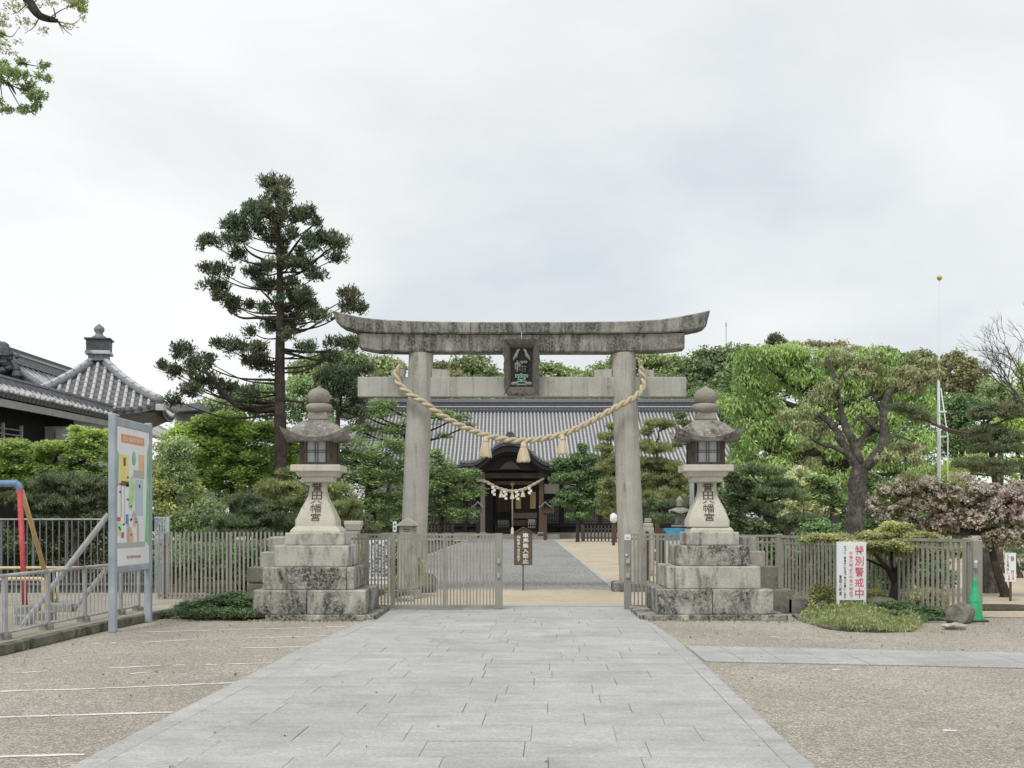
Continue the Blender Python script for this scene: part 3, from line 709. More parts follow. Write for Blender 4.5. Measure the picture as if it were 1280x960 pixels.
# ---------------------------------------------------------------- the two big lanterns
def big_lantern(mirror):
    """all figures in photo pixels of the left lantern; the right one passes its own columns"""
    if not mirror:
        D = dict(slab=(332, 470, 768, 776), t=[(316, 457, 738, 768, 383), (328, 443, 709, 738, None), (342, 436, 682, 709, None), (356, 430, 666, 682, None)],
                 cx=393.5, stem=(368.5, 419, 384.5, 406.5), lab='left'); s = 1
    else:
        D = dict(slab=(800, 985, 768, 775.5), t=[(822, 967, 737, 768, 891), (834, 951, 708, 737, None), (846, 937, 682, 708, None), (858, 924, 665, 682, None)],
                 cx=886.5, stem=(862, 912.5, 875, 899), lab='right'); s = -1
    Y0 = 12.75*KD
    lab = ('tall pale granite lantern on a black stained stepped base beside the creeping juniper' if not mirror
           else 'tall pale granite lantern on a lichen spotted stepped base between gate and white warning sign')
    cxw = XX(D['cx'], Y0+1.0)
    r = thing('stone_lantern', lab, 'stone lantern', (cxw, Y0+1.0, 0), 'pair of tall stone lanterns')
    Yc = Y0+1.02
    x0, x1 = D['slab'][0], D['slab'][1]
    xa, xb = XX(x0, Y0), XX(x1, Y0)
    # base slab in three stones
    for i in range(3):
        MB().bev(MB().box(lerp(xa, xb, i/3)+.002, lerp(xa, xb, (i+1)/3)-.002, Y0-.04, Y0+2.2, 0, .085), .008).build('base_slab', M['tier'], r)
    Yf = [Y0+.10, Y0+.27, Y0+.42, Y0+.56]
    for i, (p0, p1, pt_, pb_, jt) in enumerate(D['t']):
        yf = Yf[i]; z1 = ZZ(pt_, yf); z0 = .085 if i == 0 else ztop
        a, c = XX(p0, yf), XX(p1, yf); yb = 2*Yc-yf
        m_ = (M['tier'] if i in (0, 1) else M['tier2']) if not mirror else M['tier']
        if not mirror and i == 2: m_ = M['tier2']
        if mirror and i in (1, 3): m_ = M['tier2']
        if jt:
            j = XX(jt, yf)
            MB().bev(MB().box(a, j-.003, yf, yb, z0-.002, z1), .022, 2).build('base_block', m_, r)
            MB().bev(MB().box(j+.003, c, yf, yb, z0-.002, z1), .022, 2).build('base_block', m_, r)
        elif i == 1:
            e_ = c-.13 if not mirror else a+.13
            MB().bev(MB().box(a, e_-.002, yf, yb, z0-.002, z1), .022, 2).build('base_block', m_, r)
            MB().bev(MB().box(e_+.002, c, yf, yb, z0-.002, z1), .022, 2).build('base_block', m_, r)
        else:
            MB().bev(MB().box(a, c, yf, yb, z0-.002, z1), .022, 2).build('base_block', m_, r)
        ztop = z1
    ztop -= .0
    # moulded foot (top of the last block)
    p0, p1 = D['t'][3][0], D['t'][3][1]; yf = Yf[3]; hw = (XX(p1, yf)-XX(p0, yf))/2; cxb = (XX(p1, yf)+XX(p0, yf))/2
    hd = hw
    zf = ZZ(658.5, Yc-.35); b = MB(); prev = None
    prof = [(hw-.075, ztop), (hw-.078, ztop+.03), (hw-.10, ztop+.06), (hw-.145, zf+.01)]
    g = []
    for w_, z_ in prof: g.append([(cxb-w_, Yc-w_, z_), (cxb+w_, Yc-w_, z_), (cxb+w_, Yc+w_, z_), (cxb-w_, Yc+w_, z_), (cxb-w_, Yc-w_, z_)])
    b.grid(g); b.add([(x_, y_, prof[-1][1]) for x_, y_ in ((cxb-hw+.145, Yc-hw+.145), (cxb+hw-.145, Yc-hw+.145), (cxb+hw-.145, Yc+hw-.145), (cxb-hw+.145, Yc+hw-.145))], [(0, 1, 2, 3)])
    b.build('moulded_foot', M['pale'], r)
    # flared square stem
    sL, sR, tL, tR = D['stem']; ys_ = Yc-.36; wb = (XX(sR, ys_)-XX(sL, ys_))/2; wt = (XX(tR, ys_+.12)-XX(tL, ys_+.12))/2
    cs = (XX(sR, ys_)+XX(sL, ys_))/2; z0, z1 = zf, ZZ(601, ys_+.12)
    prof = [(0, 1), (.144, .995), (.25, .885), (.366, .78), (.47, .67), (.56, .565), (.63, .50), (.69, .45), (.76, .415), (.84, .392), (.92, .395), (1.0, .43)]
    k = wt/wb/.43
    g = []; c_ = .022
    for f, w_ in prof:
        ww = wb*(w_ if f < .15 else w_*(1+(k-1)*(f-.1)/.9)); z_ = lerp(z0, z1, f)
        g.append([(cs-ww+c_, Yc-ww, z_), (cs+ww-c_, Yc-ww, z_), (cs+ww, Yc-ww+c_, z_), (cs+ww, Yc+ww-c_, z_), (cs+ww-c_, Yc+ww, z_), (cs-ww+c_, Yc+ww, z_), (cs-ww, Yc+ww-c_, z_), (cs-ww, Yc-ww+c_, z_), (cs-ww+c_, Yc-ww, z_)])
    b = MB().grid(g); stem = b.build('stem', M['pale'], r, 'auto')
    # five characters running down the stem
    chars = '誉田八幡宮'; zz = [ZZ(p, ys_) for p in (602.5, 613.5, 625, 629.5, 641, 651.5)]
    ww_ = [.165, .15, .19, .165, .145]
    for i, ch in enumerate(chars):
        me = text_mesh(ch, 1, M['engrave'], .006, .0 if i % 2 else .012); ztp, zbt = zz[i], zz[i+1]
        fit(me, -ww_[i]*.55, ww_[i]*.55, zbt+.006, ztp-.006)
        from mathutils import Matrix as MX
        me2 = me
        # lay every vertex on the curved face of the stem
        for v in me2.vertices:
            zv = v.co.y; f = (zv-z0)/(z1-z0); lo = prof[0]
            for (fa, wa), (fb, wb_) in zip(prof, prof[1:]):
                if fa <= f <= fb: wv = lerp(wa, wb_, (f-fa)/(fb-fa)); break
            else: wv = .43
            wv = wb*(wv if f < .15 else wv*(1+(k-1)*(f-.1)/.9))
            v.co = Vector((cs+v.co.x-XX(D['cx'], Yc)*0, Yc-wv-.004-(v.co.z*.5), zv))-r.location
        me2.update(); o = link('lettering', me2, stem)
    # platform
    yp = Yc-.44
    def pb(pa, pc, p0_, p1_, hd_, nm='platform', m_=None, bevw=.012, taper=0):
        a, c = XX(pa, yp), XX(pc, yp); w_ = (c-a)/2; m0 = (a+c)/2
        t = MB().frus(m0, Yc, ZZ(p1_, yp), ZZ(p0_, yp), w_-taper, w_-taper, w_, w_)
        MB().bev(t, bevw).build(nm, m_ or M['pale'], r)
    cx = D['cx']
    pb(cx-19.5, cx+19.5, 594.5, 602, 0, 'lower_platform')
    pb(cx-27, cx+27, 588.5, 595.5, 0, 'middle_platform', None, .01, .055)
    pb(cx-31.3, cx+31.3, 580.5, 589, 0, 'platform')
    # fire box of timber with glazed grid
    ym = Yc-.30; cxx = XX(cx, yp); hb = 21.5*ym/FX; z0, z1 = ZZ(580.5, yp), ZZ(546, yp)
    fb = MB()
    for sx in (-1, 1):
        for sy in (-1, 1): fb.box(cxx+sx*hb-(.085 if sx > 0 else 0), cxx+sx*hb+(.085 if sx < 0 else 0), Yc+sy*hb-(.055 if sy > 0 else 0), Yc+sy*hb+(.055 if sy < 0 else 0), z0, z1)
    fb.box(cxx-hb-.006, cxx+hb+.006, Yc-hb-.006, Yc+hb+.006, z0, z0+.045); fb.box(cxx-hb-.006, cxx+hb+.006, Yc-hb-.006, Yc+hb+.006, z1-.06, z1+.01)
    box_ = fb.build('fire_box', M['lampwood'], r)
    MB().box(cxx-hb+.06, cxx+hb-.06, Yc-hb+.03, Yc-hb+.05, z0+.04, z1-.05).build('frosted_pane', M['paper'], box_)
    MB().box(cxx-hb+.015, cxx+hb-.015, Yc-hb+.055, Yc+hb-.02, z0+.04, z1-.05).build('side_panel', M['lampwood'], box_)
    gb = MB()
    for u in (-.022, .022): gb.box(cxx+u*1.0-.005, cxx+u*1.0+.005, Yc-hb+.012, Yc-hb+.028, z0+.045, z1-.06)
    for f in (.46, .53): gb.box(cxx-hb+.05, cxx+hb-.05, Yc-hb+.013, Yc-hb+.027, lerp(z0, z1, f)-.004, lerp(z0, z1, f)+.004)
    for u in (-.165, .165): gb.box(cxx+u-.014, cxx+u+.014, Yc-hb+.010, Yc-hb+.03, z0+.045, z1-.06)
    gb.build('window_grid', M['lampwood'], box_)
    # square roof with upswept corners
    ye = Yc-.62; he = 43.5*ye/FX*.955; n = 16; g = []
    ztop_, zed = ZZ(522.5, Yc-.2), ZZ(544.5, ye)
    def roofz(u, v, under=False):
        m_ = max(abs(u), abs(v)); cr = (abs(u)*abs(v))**1.9
        base = zed-.03+(ztop_-zed+.03)*max(0, 1-(m_/.83)**2.0)**.62+.012*m_
        up_ = .185*cr*(m_**3)
        return base+up_
    def rp_(u, v, z_): return (cxx+u*he*(1+.05*(abs(u)*abs(v))**3), Yc+v*he*(1+.05*(abs(u)*abs(v))**3), z_)
    def remap(i): t_ = -1+2*i/n; return t_
    b = MB()
    b.grid([[rp_(remap(i), remap(j), roofz(remap(i), remap(j))) for j in range(n+1)] for i in range(n+1)])
    b.grid([[rp_(remap(i)*.93, remap(j)*.93, zed-.075+.13*(abs(remap(i))*abs(remap(j)))**2.4*max(abs(remap(i)), abs(remap(j)))**3) for j in range(n+1)] for i in range(n+1)])
    # rim
    ring = [(remap(i), -1) for i in range(n+1)]+[(1, remap(i)) for i in range(1, n+1)]+[(remap(i), 1) for i in range(n-1, -1, -1)]+[(-1, remap(i)) for i in range(n-1, -1, -1)]
    b.grid([[rp_(u, v, roofz(u, v)) for u, v in ring], [rp_(u*.93, v*.93, zed-.075+.13*(abs(u)*abs(v))**2.4) for u, v in ring]])
    b.build('roof', M['cap'], r, 'auto')
    yb_ = Yc-.15; pz = lambda p: ZZ(p, yb_); s_ = yb_/FX
    t = MB().frus(cxx, Yc, pz(524.5), pz(515), 12.5*s_, 12.5*s_, 11.5*s_, 11.5*s_); MB().bev(t, .015).build('neck', M['ball'], r)
    MB().lathe(cxx, Yc, [(9*s_, pz(516)), (13*s_, pz(514.5)), (16.2*s_, pz(511)), (16.8*s_, pz(508)), (15.6*s_, pz(505)), (12*s_, pz(503.6)), (9.5*s_, pz(503))], 28).build('petal_ring', M['ball'], r, True)
    MB().lathe(cxx, Yc, [(9*s_, pz(504)), (12.6*s_, pz(501)), (14.2*s_, pz(497)), (14.4*s_, pz(494)), (13.2*s_, pz(490)), (10*s_, pz(486.6)), (6*s_, pz(484.5)), (2.6*s_, pz(483.2)), (1.0*s_, pz(481.4)), (.2*s_, pz(480.8))], 28).build('jewel_finial', M['ball'], r, True)
big_lantern(False); big_lantern(True)

# stepped stone flanks behind each lantern
def stepped(lst, label):
    lst = [(a_, b_, c_, d_, e_*KD-.35) for a_, b_, c_, d_, e_ in lst]
    r = thing('stepped_wall', label, 'stone wall', (XX(lst[0][0], lst[0][4]), lst[0][4], 0))
    for (a, c, p0, p1, Y) in lst:
        MB().bev(MB().box(XX(a, Y), XX(c, Y), Y, Y+.62, 0 if p1 > 750 else ZZ(p1, Y)-.0, ZZ(p0, Y)), .02, 2).build('wall_block', M['rock'] if p0 > 690 else M['tier2'], r)
stepped([(309, 330, 709, 728.5, 13.9), (309, 330, 729.5, 757, 13.9), (325, 345, 690, 714, 14.0), (336, 358, 671, 692, 14.1)], 'low stepped stone blocks behind the left lantern base, beside the juniper')
stepped([(966, 991, 737, 765, 13.9), (950, 973, 708, 757, 14.0), (937, 957, 689, 710, 14.1), (924, 946, 671, 691, 14.2), (985, 1010, 748, 765, 13.9)], 'low stepped stone blocks behind the right lantern base')
# ---------------------------------------------------------------- gates and fences (each bar a part, alike bars share their mesh)
def bars(root, name, A, B, n, z0, z1, w, d, m, skip=()):
    A = Vector((A[0], A[1], 0)); B = Vector((B[0], B[1], 0)); u = (B-A).normalized(); ang = math.atan2(u.y, u.x)
    me = MB().box(-w/2, w/2, -d/2, d/2, 0, z1-z0).mesh(name, m)
    for i in range(n):
        if i in skip: continue
        p = A.lerp(B, (i+.5)/n); link(name, me, root, (p.x, p.y, z0), (0, 0, ang))
def rail(root, name, A, B, z0, z1, d, m, ext=0):
    A = Vector((A[0], A[1], 0)); B = Vector((B[0], B[1], 0)); u = (B-A).normalized(); v = Vector((-u.y, u.x, 0))*d/2; a = A-u*ext; c = B+u*ext
    t = MB().hexa([p+Vector((0, 0, z0)) for p in (a-v, c-v, c+v, a+v)]+[p+Vector((0, 0, z1)) for p in (a-v, c-v, c+v, a+v)])
    return t.build(name, m, root)
def post(root, name, x, y, z0, z1, w, m, d=None, ang=0):
    d = d or w; me = MB().bev(MB().box(-w/2, w/2, -d/2, d/2, 0, z1-z0), min(w, d)*.12).mesh(name, m)
    return link(name, me, root, (x, y, z0), (0, 0, ang))

GY = 14.16*KD; gz1 = ZZ(667, GY)
r = thing('sliding_gate', 'left sliding gate leaf of thin taupe steel bars, pulled half across the stone path', 'gate', (XX(540, GY), GY, 0))
x0, x1 = XX(446, GY), XX(628.5, GY)
rail(r, 'top_rail', (x0, GY), (x1-.13, GY), gz1-.035, gz1, .045, M['gate'])
rail(r, 'upper_rail', (x0, GY), (x1-.13, GY), gz1-.115, gz1-.075, .03, M['gate'])
rail(r, 'bottom_rail', (x0, GY), (x1-.13, GY), .035, .095, .05, M['gate'])
bars(r, 'bar', (x0, GY-.004), (x1-.14, GY-.004), 42, .09, gz1-.03, .024, .028, M['gate'])
post(r, 'end_stile', x1-.07, GY, .03, gz1+.005, .135, M['gatepost'], .06)
for px in (492, 555.5): post(r, 'stile', XX(px, GY), GY-.004, .05, gz1-.005, .055, M['gatepost'], .05)
for py in (698, 716): MB().box(x1-.10, x1-.05, GY-.065, GY-.03, ZZ(py+6, GY), ZZ(py, GY)).build('latch', M['railgrey'], r)
for px in (500, 583): MB().bev(MB().box(XX(px, GY)-.04, XX(px, GY)+.04, GY-.03, GY+.03, .016, .04), .01).build('wheel_box', M['railgrey'], r)
r = thing('sliding_gate', 'right sliding gate leaf of taupe steel bars, pushed back behind the right lantern base', 'gate', (XX(800, GY), GY, 0))
x0, x1 = XX(780, GY), XX(853, GY)
rail(r, 'top_rail', (x0+.13, GY), (x1, GY), gz1-.035, gz1, .045, M['gate']); rail(r, 'upper_rail', (x0+.13, GY), (x1, GY), gz1-.115, gz1-.075, .03, M['gate'])
rail(r, 'bottom_rail', (x0+.13, GY), (x1, GY), .035, .095, .05, M['gate']); rail(r, 'middle_rail', (x0+.13, GY+.03), (x1, GY+.03), .43, .46, .03, M['gate'])
bars(r, 'bar', (x0+.15, GY-.004), (x1, GY-.004), 13, .09, gz1-.03, .026, .028, M['gate'])
post(r, 'end_stile', x0+.065, GY, .03, gz1+.005, .13, M['gatepost'], .06)
post(r, 'stile', XX(822, GY), GY+.0, .05, gz1-.005, .06, M['gatepost'], .05)
s = MB().box(x0+.005, x0+.115, GY-.035, GY-.031, ZZ(675, GY), ZZ(668, GY)).build('sticker', M['white'], r)
MB().box(x0+.03, x0+.09, GY-.037, GY-.035, ZZ(673.5, GY), ZZ(671, GY)).build('sticker_mark', M['paleblue'], s)
for py in (698, 716): MB().box(x0+.03, x0+.10, GY-.065, GY-.03, ZZ(py+6, GY), ZZ(py, GY)).build('latch', M['railgrey'], r)
MB().lathe(x0+.045, GY-.04, [(.001, ZZ(695, GY)), (.02, ZZ(694.4, GY)), (.02, ZZ(693, GY)), (.001, ZZ(692.5, GY))], 10).build('keyhole', M['white'], r)

# left fence behind the juniper
FY = 15.2*KD; z1 = ZZ(665, FY)
r = thing('steel_fence', 'taupe steel bar fence between map board and left lantern, above the juniper', 'fence', (XX(270, FY), FY, 0))
a, c = XX(196, FY), XX(366, FY)
bars(r, 'bar', (a, FY), (c, FY), 32, .03, z1, .034, .03, M['gate'])
rail(r, 'upper_rail', (a, FY+.03), (c, FY+.03), z1-.26, z1-.215, .03, M['gate']); rail(r, 'lower_rail', (a, FY+.03), (c, FY+.03), .14, .185, .03, M['gate'])
for px in (206, 286, 350): post(r, 'post', XX(px, FY), FY+.055, 0, z1-.02, .05, M['gatepost'])
# fence piece right behind left lantern, meeting the gate
r = thing('steel_fence', 'short taupe steel fence between the left lantern base and the gate leaf', 'fence', (XX(455, 14.5*KD), 14.5*KD, 0))
a, c = XX(425, 14.5*KD), XX(461, 14.5*KD); z1 = ZZ(668, 14.5*KD)
bars(r, 'bar', (a, 14.5*KD), (c, 14.5*KD), 7, .03, z1, .03, .028, M['gate']); rail(r, 'upper_rail', (a, 14.5*KD+.03), (c, 14.5*KD+.03), z1-.1, z1-.06, .03, M['gate']); rail(r, 'lower_rail', (a, 14.5*KD+.03), (c, 14.5*KD+.03), .5, .53, .03, M['gate'])
rail(r, 'bottom_rail', (a, 14.5*KD+.03), (c, 14.5*KD+.03), .1, .14, .03, M['gate'])
# right fence: straight piece, then the long run coming forward to the big post
r = thing('steel_fence', 'taupe steel fence just right of the right lantern, under the pines', 'fence', (5, 16.3*KD, 0))
FY = 16.2*KD; a, c = XX(905, FY), XX(973, FY); z1 = ZZ(668.5, FY)
bars(r, 'bar', (a, FY), (c, FY), 12, .03, z1-.04, .034, .03, M['gate']); rail(r, 'top_rail', (a, FY), (c, FY), z1-.04, z1, .06, M['gate']); rail(r, 'upper_rail', (a, FY), (c, FY), z1-.17, z1-.13, .036, M['gate']); rail(r, 'bottom_rail', (a, FY), (c, FY), .05, .11, .036, M['gate'])
r = thing('steel_fence', 'long taupe steel bar fence behind the white warning sign, running to the green cone', 'fence', (6.2, 14.6*KD, 0))
A = (OX(976, 16.2), 16.2*KD); B = (OX(1215, 12.85), 12.85*KD); z1 = 1.29
bars(r, 'bar', A, B, 44, .07, z1-.05, .036, .034, M['gate'])
rail(r, 'top_rail', A, B, z1-.05, z1, .07, M['gate']); rail(r, 'bottom_rail', A, B, .04, .10, .05, M['gate']); rail(r, 'middle_rail', (A[0], A[1]+.03), (B[0], B[1]+.03), z1-.17, z1-.135, .03, M['gate'])
ang = math.atan2(B[1]-A[1], B[0]-A[0])
post(r, 'post', A[0]-.03, A[1], 0, z1+.03, .12, M['gatepost']); post(r, 'post', lerp(A[0], B[0], .41), lerp(A[1], B[1], .41), 0, z1, .09, M['gatepost'], None, ang)
post(r, 'post', lerp(A[0], B[0], .975), lerp(A[1], B[1], .975), 0, z1+.02, .09, M['gatepost'], None, ang)
ep = post(r, 'end_post', OX(1221, 12.75), 12.75*KD, 0, ZZ(675, 12.75*KD), .15, M['gatepost'], .12)
for py in (704, 727): MB().box(XX(1219, 12.69*KD)-.02, XX(1219, 12.69*KD)+.03, 12.75*KD-.12, 12.75*KD-.058, ZZ(py+6, 12.69*KD), ZZ(py, 12.69*KD)).build('latch', M['railgrey'], r)
MB().box(XX(1220, 12.69*KD)-.018, XX(1220, 12.69*KD)+.018, 12.75*KD-.10, 12.75*KD-.058, ZZ(703.5, 12.69*KD), ZZ(700.5, 12.69*KD)).build('keyhole', M['white'], r)
# left dark fence of the playground and the pale one
r = thing('playground_fence', 'tall thin dark bar fence at the back of the playground, before the pines', 'fence', (-9, 16.6*KD, 0))
FY = 16.6*KD; z1 = ZZ(648, FY); a, c = XX(-90, FY), XX(190, FY)
bars(r, 'bar', (a, FY), (c, FY), 35, .1, z1, .020, .02, M['darkfence']); rail(r, 'top_rail', (a, FY), (c, FY), z1-.03, z1, .04, M['railgrey']); rail(r, 'lower_rail', (a, FY), (c, FY), .25, .29, .03, M['darkfence'])
for px in (1, 41, 83): post(r, 'post', XX(px, FY), FY+.03, 0, z1-.03, .05, M['darkfence'])
r = thing('playground_fence', 'short pale blue bar fence panel right behind the map board', 'fence', (OX(200, 16), 16*KD, 0))
FY = 16.0*KD; z1 = ZZ(646, FY); a, c = XX(193, FY), XX(210, FY)
bars(r, 'bar', (a, FY), (c, FY), 8, .1, z1, .015, .015, M['paleblue']); rail(r, 'top_rail', (a, FY), (c, FY), z1-.03, z1, .04, M['paleblue']); post(r, 'post', c, FY, 0, z1, .06, M['paleblue'])

# low grey railing along the kerb
r = thing('low_railing', 'low grey metal railing along the playground kerb, left of the map board', 'railing', (-6.5, 12*KD, PZ))
pts = [(-6.75, 8.7), (-6.52, 10.05), (-6.52, 10.95), (-6.48, 11.8), (-6.40, 12.7), (-6.38, 13.25)]
pts = [(a_, b_*KD) for a_, b_ in pts]
tops = []; bots = []
for (xa, ya), (xb, yb) in zip(pts, pts[1:]):
    n = int((Vector((xb, yb))-Vector((xa, ya))).length/(.088*KD))
    bars(r, 'bar', (xa, ya), (xb, yb), n, .19, .89, .014, .014, M['railgrey'])
    MB().tube([(xa, ya, .90), (xb, yb, .90)], .024, 8).build('top_rail', M['railgrey'], r, True)
    MB().tube([(xa, ya, .18), (xb, yb, .18)], .018, 8).build('bottom_rail', M['railgrey'], r, True)
for (xa, ya) in pts[1:]:
    post(r, 'post', xa, ya, PZ, .90, .045, M['railgrey'])
    MB().bev(MB().box(xa-.10, xa+.06, ya-.07, ya+.09, PZ-.02, PZ+.07), .015).build('footing', M['concrete'], r)

# swing frame end, yellow rails, concrete blocks
r = thing('swing_frame', 'swing frame end with one red leg, one tan leg and a blue elbow pipe', 'swing', (OX(28, 13), 13*KD, PZ))
MB().tube([W(31.5, 762, 13.0*KD), W(24.5, 612, 13.3*KD)], .045, 12).build('leg', M['red'], r, True, label='faded red swing leg')
MB().tube([W(67, 752, 14.6*KD), W(27, 613, 13.5*KD)], .040, 12).build('leg', M['yellow'], r, True, label='faded tan yellow swing leg')
MB().tube(catmull([W(24.5, 617, 13.35*KD), W(24.5, 610, 13.35*KD), W(21, 605.5, 13.35*KD), W(12, 604.5, 13.35*KD), W(-90, 604.5, 13.4*KD)], 6), .058, 12).build('crossbar', M['blue'], r, True)
r = thing('safety_rail', 'long low yellow pipe rail behind the swing frame', 'railing', (OX(60, 14.6), 14.6*KD, PZ))
MB().tube([W(-80, 710, 14.6*KD), W(150, 709.5, 14.6*KD)], .028, 10).build('rail', M['cream'], r, True)
for px in (72, 145): MB().tube([W(px, 710, 14.6*KD), (OX(px, 14.6), 14.6*KD, PZ-.02)], .026, 10).build('leg', M['cream'], r, True)
r = thing('safety_rail', 'cream yellow hoop rail standing in front of the red swing leg', 'railing', (OX(50, 12.3), 12.3*KD, PZ))
MB().tube(catmull([(OX(-40, 12.3), 12.3*KD, ZZ(724, 12.3*KD)), W(45, 723.5, 12.3*KD), W(52, 724.5, 12.3*KD), W(54, 729, 12.3*KD), (OX(54, 12.3), 12.3*KD, PZ)], 6), .03, 10).build('pipe', M['cream'], r, True)
for i, (px, py, w, lab) in enumerate(((30, 768, 26, 'rough concrete block at the foot of the red swing leg'), (52, 776, 20, 'small concrete block at the foot of the cream hoop rail'), (73, 765, 30, 'wider concrete block behind the railing, near the tan swing leg'), (26, 781, 16, 'low concrete footing of the map board brace'))):
    p = G(px, py, PZ); s_ = p.y/FX; m_ = MB().bev(MB().box(p.x-w*s_/2, p.x+w*s_/2, p.y, p.y+.3, PZ-.02, PZ+.13), .02, 2)
    o = m_.build('concrete_block', M['concrete'], org=(p.x, p.y, PZ)); props(o, lab, 'concrete block', 'concrete footings in the playground')

# ---------------------------------------------------------------- map board
BX = -5.87
r = thing('map_board', 'tall blue grey framed shrine map board standing at the kerb on two posts', 'sign board', (BX, 12*KD, 0))
YA, YB = 11.42*KD, 12.5*KD
def bpost(Y, pt_): MB().bev(MB().box(BX-.05, BX+.05, Y-.055, Y+.055, 0, ZZ(pt_, Y)), .01).build('post', M['bluegrey'], r)
bpost(YA, 517); bpost(YB, 529)
zt_ = ZZ(519, YA)-.02; zb_ = ZZ(717, YA)
MB().bev(MB().box(BX-.045, BX+.045, YA+.056, YB-.056, zt_-.12, zt_), .01).build('top_rail', M['bluegrey'], r)
MB().bev(MB().box(BX-.045, BX+.045, YA+.056, YB-.056, zb_, zb_+.10), .01).build('bottom_rail', M['bluegrey'], r)
pz0, pz1 = zb_+.101, zt_-.121; py0, py1 = YA+.058, YB-.058
panel = MB().box(BX-.02, BX+.03, py0, py1, pz0, pz1).build('map_panel', M['white'], r)
PWD, PHT = py1-py0, pz1-pz0
def flat(name, pts, m, lay=1):   # u 0..1 left to right seen from the path (near to far), v 0..1 bottom to top
    x = BX+.03+.002*lay
    n = len(pts); MB().add([(x, py0+u*PWD, pz0+v*PHT) for u, v in pts], [tuple(range(n))]).build(name, m, panel)
def rect(name, u0, v0, u1, v1, m, lay=1): flat(name, [(u0, v0), (u1, v0), (u1, v1), (u0, v1)], m, lay)
mo = simple('orange print', (.78, .30, .16), .5, .05); my = simple('yellow print', (.80, .70, .25), .5, .05); mg = simple('green print', (.25, .58, .32), .5, .2)
mlg = simple('light green print', (.50, .70, .36), .5, .2); mgr = simple('grey print', (.46, .47, .45), .5, .05); mlb = simple('pale blue print', (.50, .60, .68), .5, .05); mb_ = simple('blue print', (.10, .28, .55), .5, .1)
mbr = simple('brown print', (.20, .13, .08), .5, .1); mpr = simple('red print', (.62, .12, .10), .5, .1); mpe = simple('peach print', (.78, .50, .30), .5, .1)
rect('title_band', .14, .888, .84, .95, mo)
me = text_mesh('誉田八幡宮境内案内図', 1, M['whiteink'], .0005, .01); fit(me, py0+.19*PWD, py0+.79*PWD, pz0+.901*PHT, pz0+.937*PHT)
def toside(me, x):
    for v in me.vertices: u, w_, d_ = v.co; v.co = Vector((x+d_, u, w_))
    return me
def onpanel(me, lay): toside(me, BX+.03+.002*lay); [setattr(v, 'co', v.co-wloc(panel)) for v in me.vertices]; me.update(); link('lettering', me, panel)
onpanel(me, 2)
rect('print_road', .02, .125, .86, .165, mgr)
rect('print_yellow_ground', .10, .60, .36, .80, my); rect('print_hall', .20, .72, .27, .78, mbr, 2); rect('print_gatehouse', .14, .575, .36, .61, mbr, 2)
rect('print_orange_hall', .66, .70, .84, .82, mpe); rect('print_pond', .55, .36, .80, .63, mlb); rect('print_path_upper', .50, .64, .84, .70, mgr)
flat('print_wood', [(.86, .17), (.99, .13), (1.0, .86), (.98, .92), (.93, .84), (.91, .5)], mg); flat('print_left_wood', [(.0, .62), (.06, .60), (.08, .80), (.0, .84)], mg)
flat('print_garden', [(.36, .42), (.45, .40), (.52, .47), (.53, .60), (.47, .66), (.40, .63), (.37, .52)], mlg, 2)
flat('print_tree', [(.47, .74), (.54, .73), (.58, .78), (.55, .83), (.50, .84), (.46, .79)], mg, 2)
flat('print_winding_path', [(.44, .36), (.50, .40), (.62, .34), (.66, .30), (.66, .165), (.63, .165), (.62, .29), (.50, .365), (.47, .33)], mgr, 2)
rect('print_blue_house', .27, .30, .35, .37, mb_, 2); rect('print_peach_house', .50, .28, .57, .34, mpe, 2); flat('print_peach_row', [(.36, .17), (.50, .17), (.50, .23), (.44, .25), (.44, .28), (.38, .27)], mpe, 2)
rect('print_green_lot', .02, .22, .14, .31, mlg, 2); rect('print_red_mark', .14, .20, .22, .24, mpr, 2); rect('print_red_mark', .03, .32, .12, .35, mpr, 2); rect('print_blue_person', .28, .57, .36, .60, mb_, 2)
rect('print_line_path', .23, .30, .245, .575, mgr); rect('print_line_path', .13, .35, .145, .575, mbr)
rect('print_small_red', .0, .57, .06, .60, mpr); rect('print_stream', .30, .167, .38, .30, mgr)
random.seed(5)
for k in range(16):
    u = random.choice([.05, .08, .18, .30, .40, .55, .66]); v = random.uniform(.2, .7); rect('print_caption', u, v, u+.05, v+.012, M['ink'], 3)
me = text_mesh('誉田八幡宮境内案内図', 1, mpr, .0005); fit(me, py0+.30*PWD, py0+.72*PWD, pz0+.045*PHT, pz0+.068*PHT); onpanel(me, 1)
for (p0, p1) in (((139, 643, YA), (28, 782)), ((176, 655, YB), (90, 764))):
    a = Vector((BX-.06, p0[2], ZZ(p0[1], p0[2]))); g = G(p1[0], p1[1], PZ); MB().tube([a, g], .042, 8).build('brace', M['railgrey'], r)
# ---------------------------------------------------------------- signs
def column(panel, chars, cx, y, z0, z1, w, m, bold=.0, horizontal_bar=''):
    """characters one below another between z1 (top) and z0, each w wide, on the plane y"""
    n = len(chars); h = (z1-z0)/n
    for i, ch in enumerate(chars):
        if ch == ' ': continue
        zt, zb = z1-i*h, z1-(i+1)*h
        me = text_mesh('|' if ch in 'ー' else ch, 1, m, .0015, bold)
        k = 1.0
        if ch in '・、': fit(me, -w*.1, w*.1, (zt+zb)/2-.1*h, (zt+zb)/2+.1*h)
        elif ch == 'ー': fit(me, -w*.05, w*.05, zb+h*.12, zt-h*.12)
        elif ch in 'りしく': fit(me, -w*.3, w*.3, zb+h*.08, zt-h*.08)
        else: fit(me, -w/2, w/2, zb+h*.06, zt-h*.06)
        pw = wloc(panel)
        for v in me.vertices: u, q, d = v.co; v.co = Vector((cx+u, y-.0015-d, q))-pw
        me.update(); link('lettering', me, panel)
SY = 13.55*KD
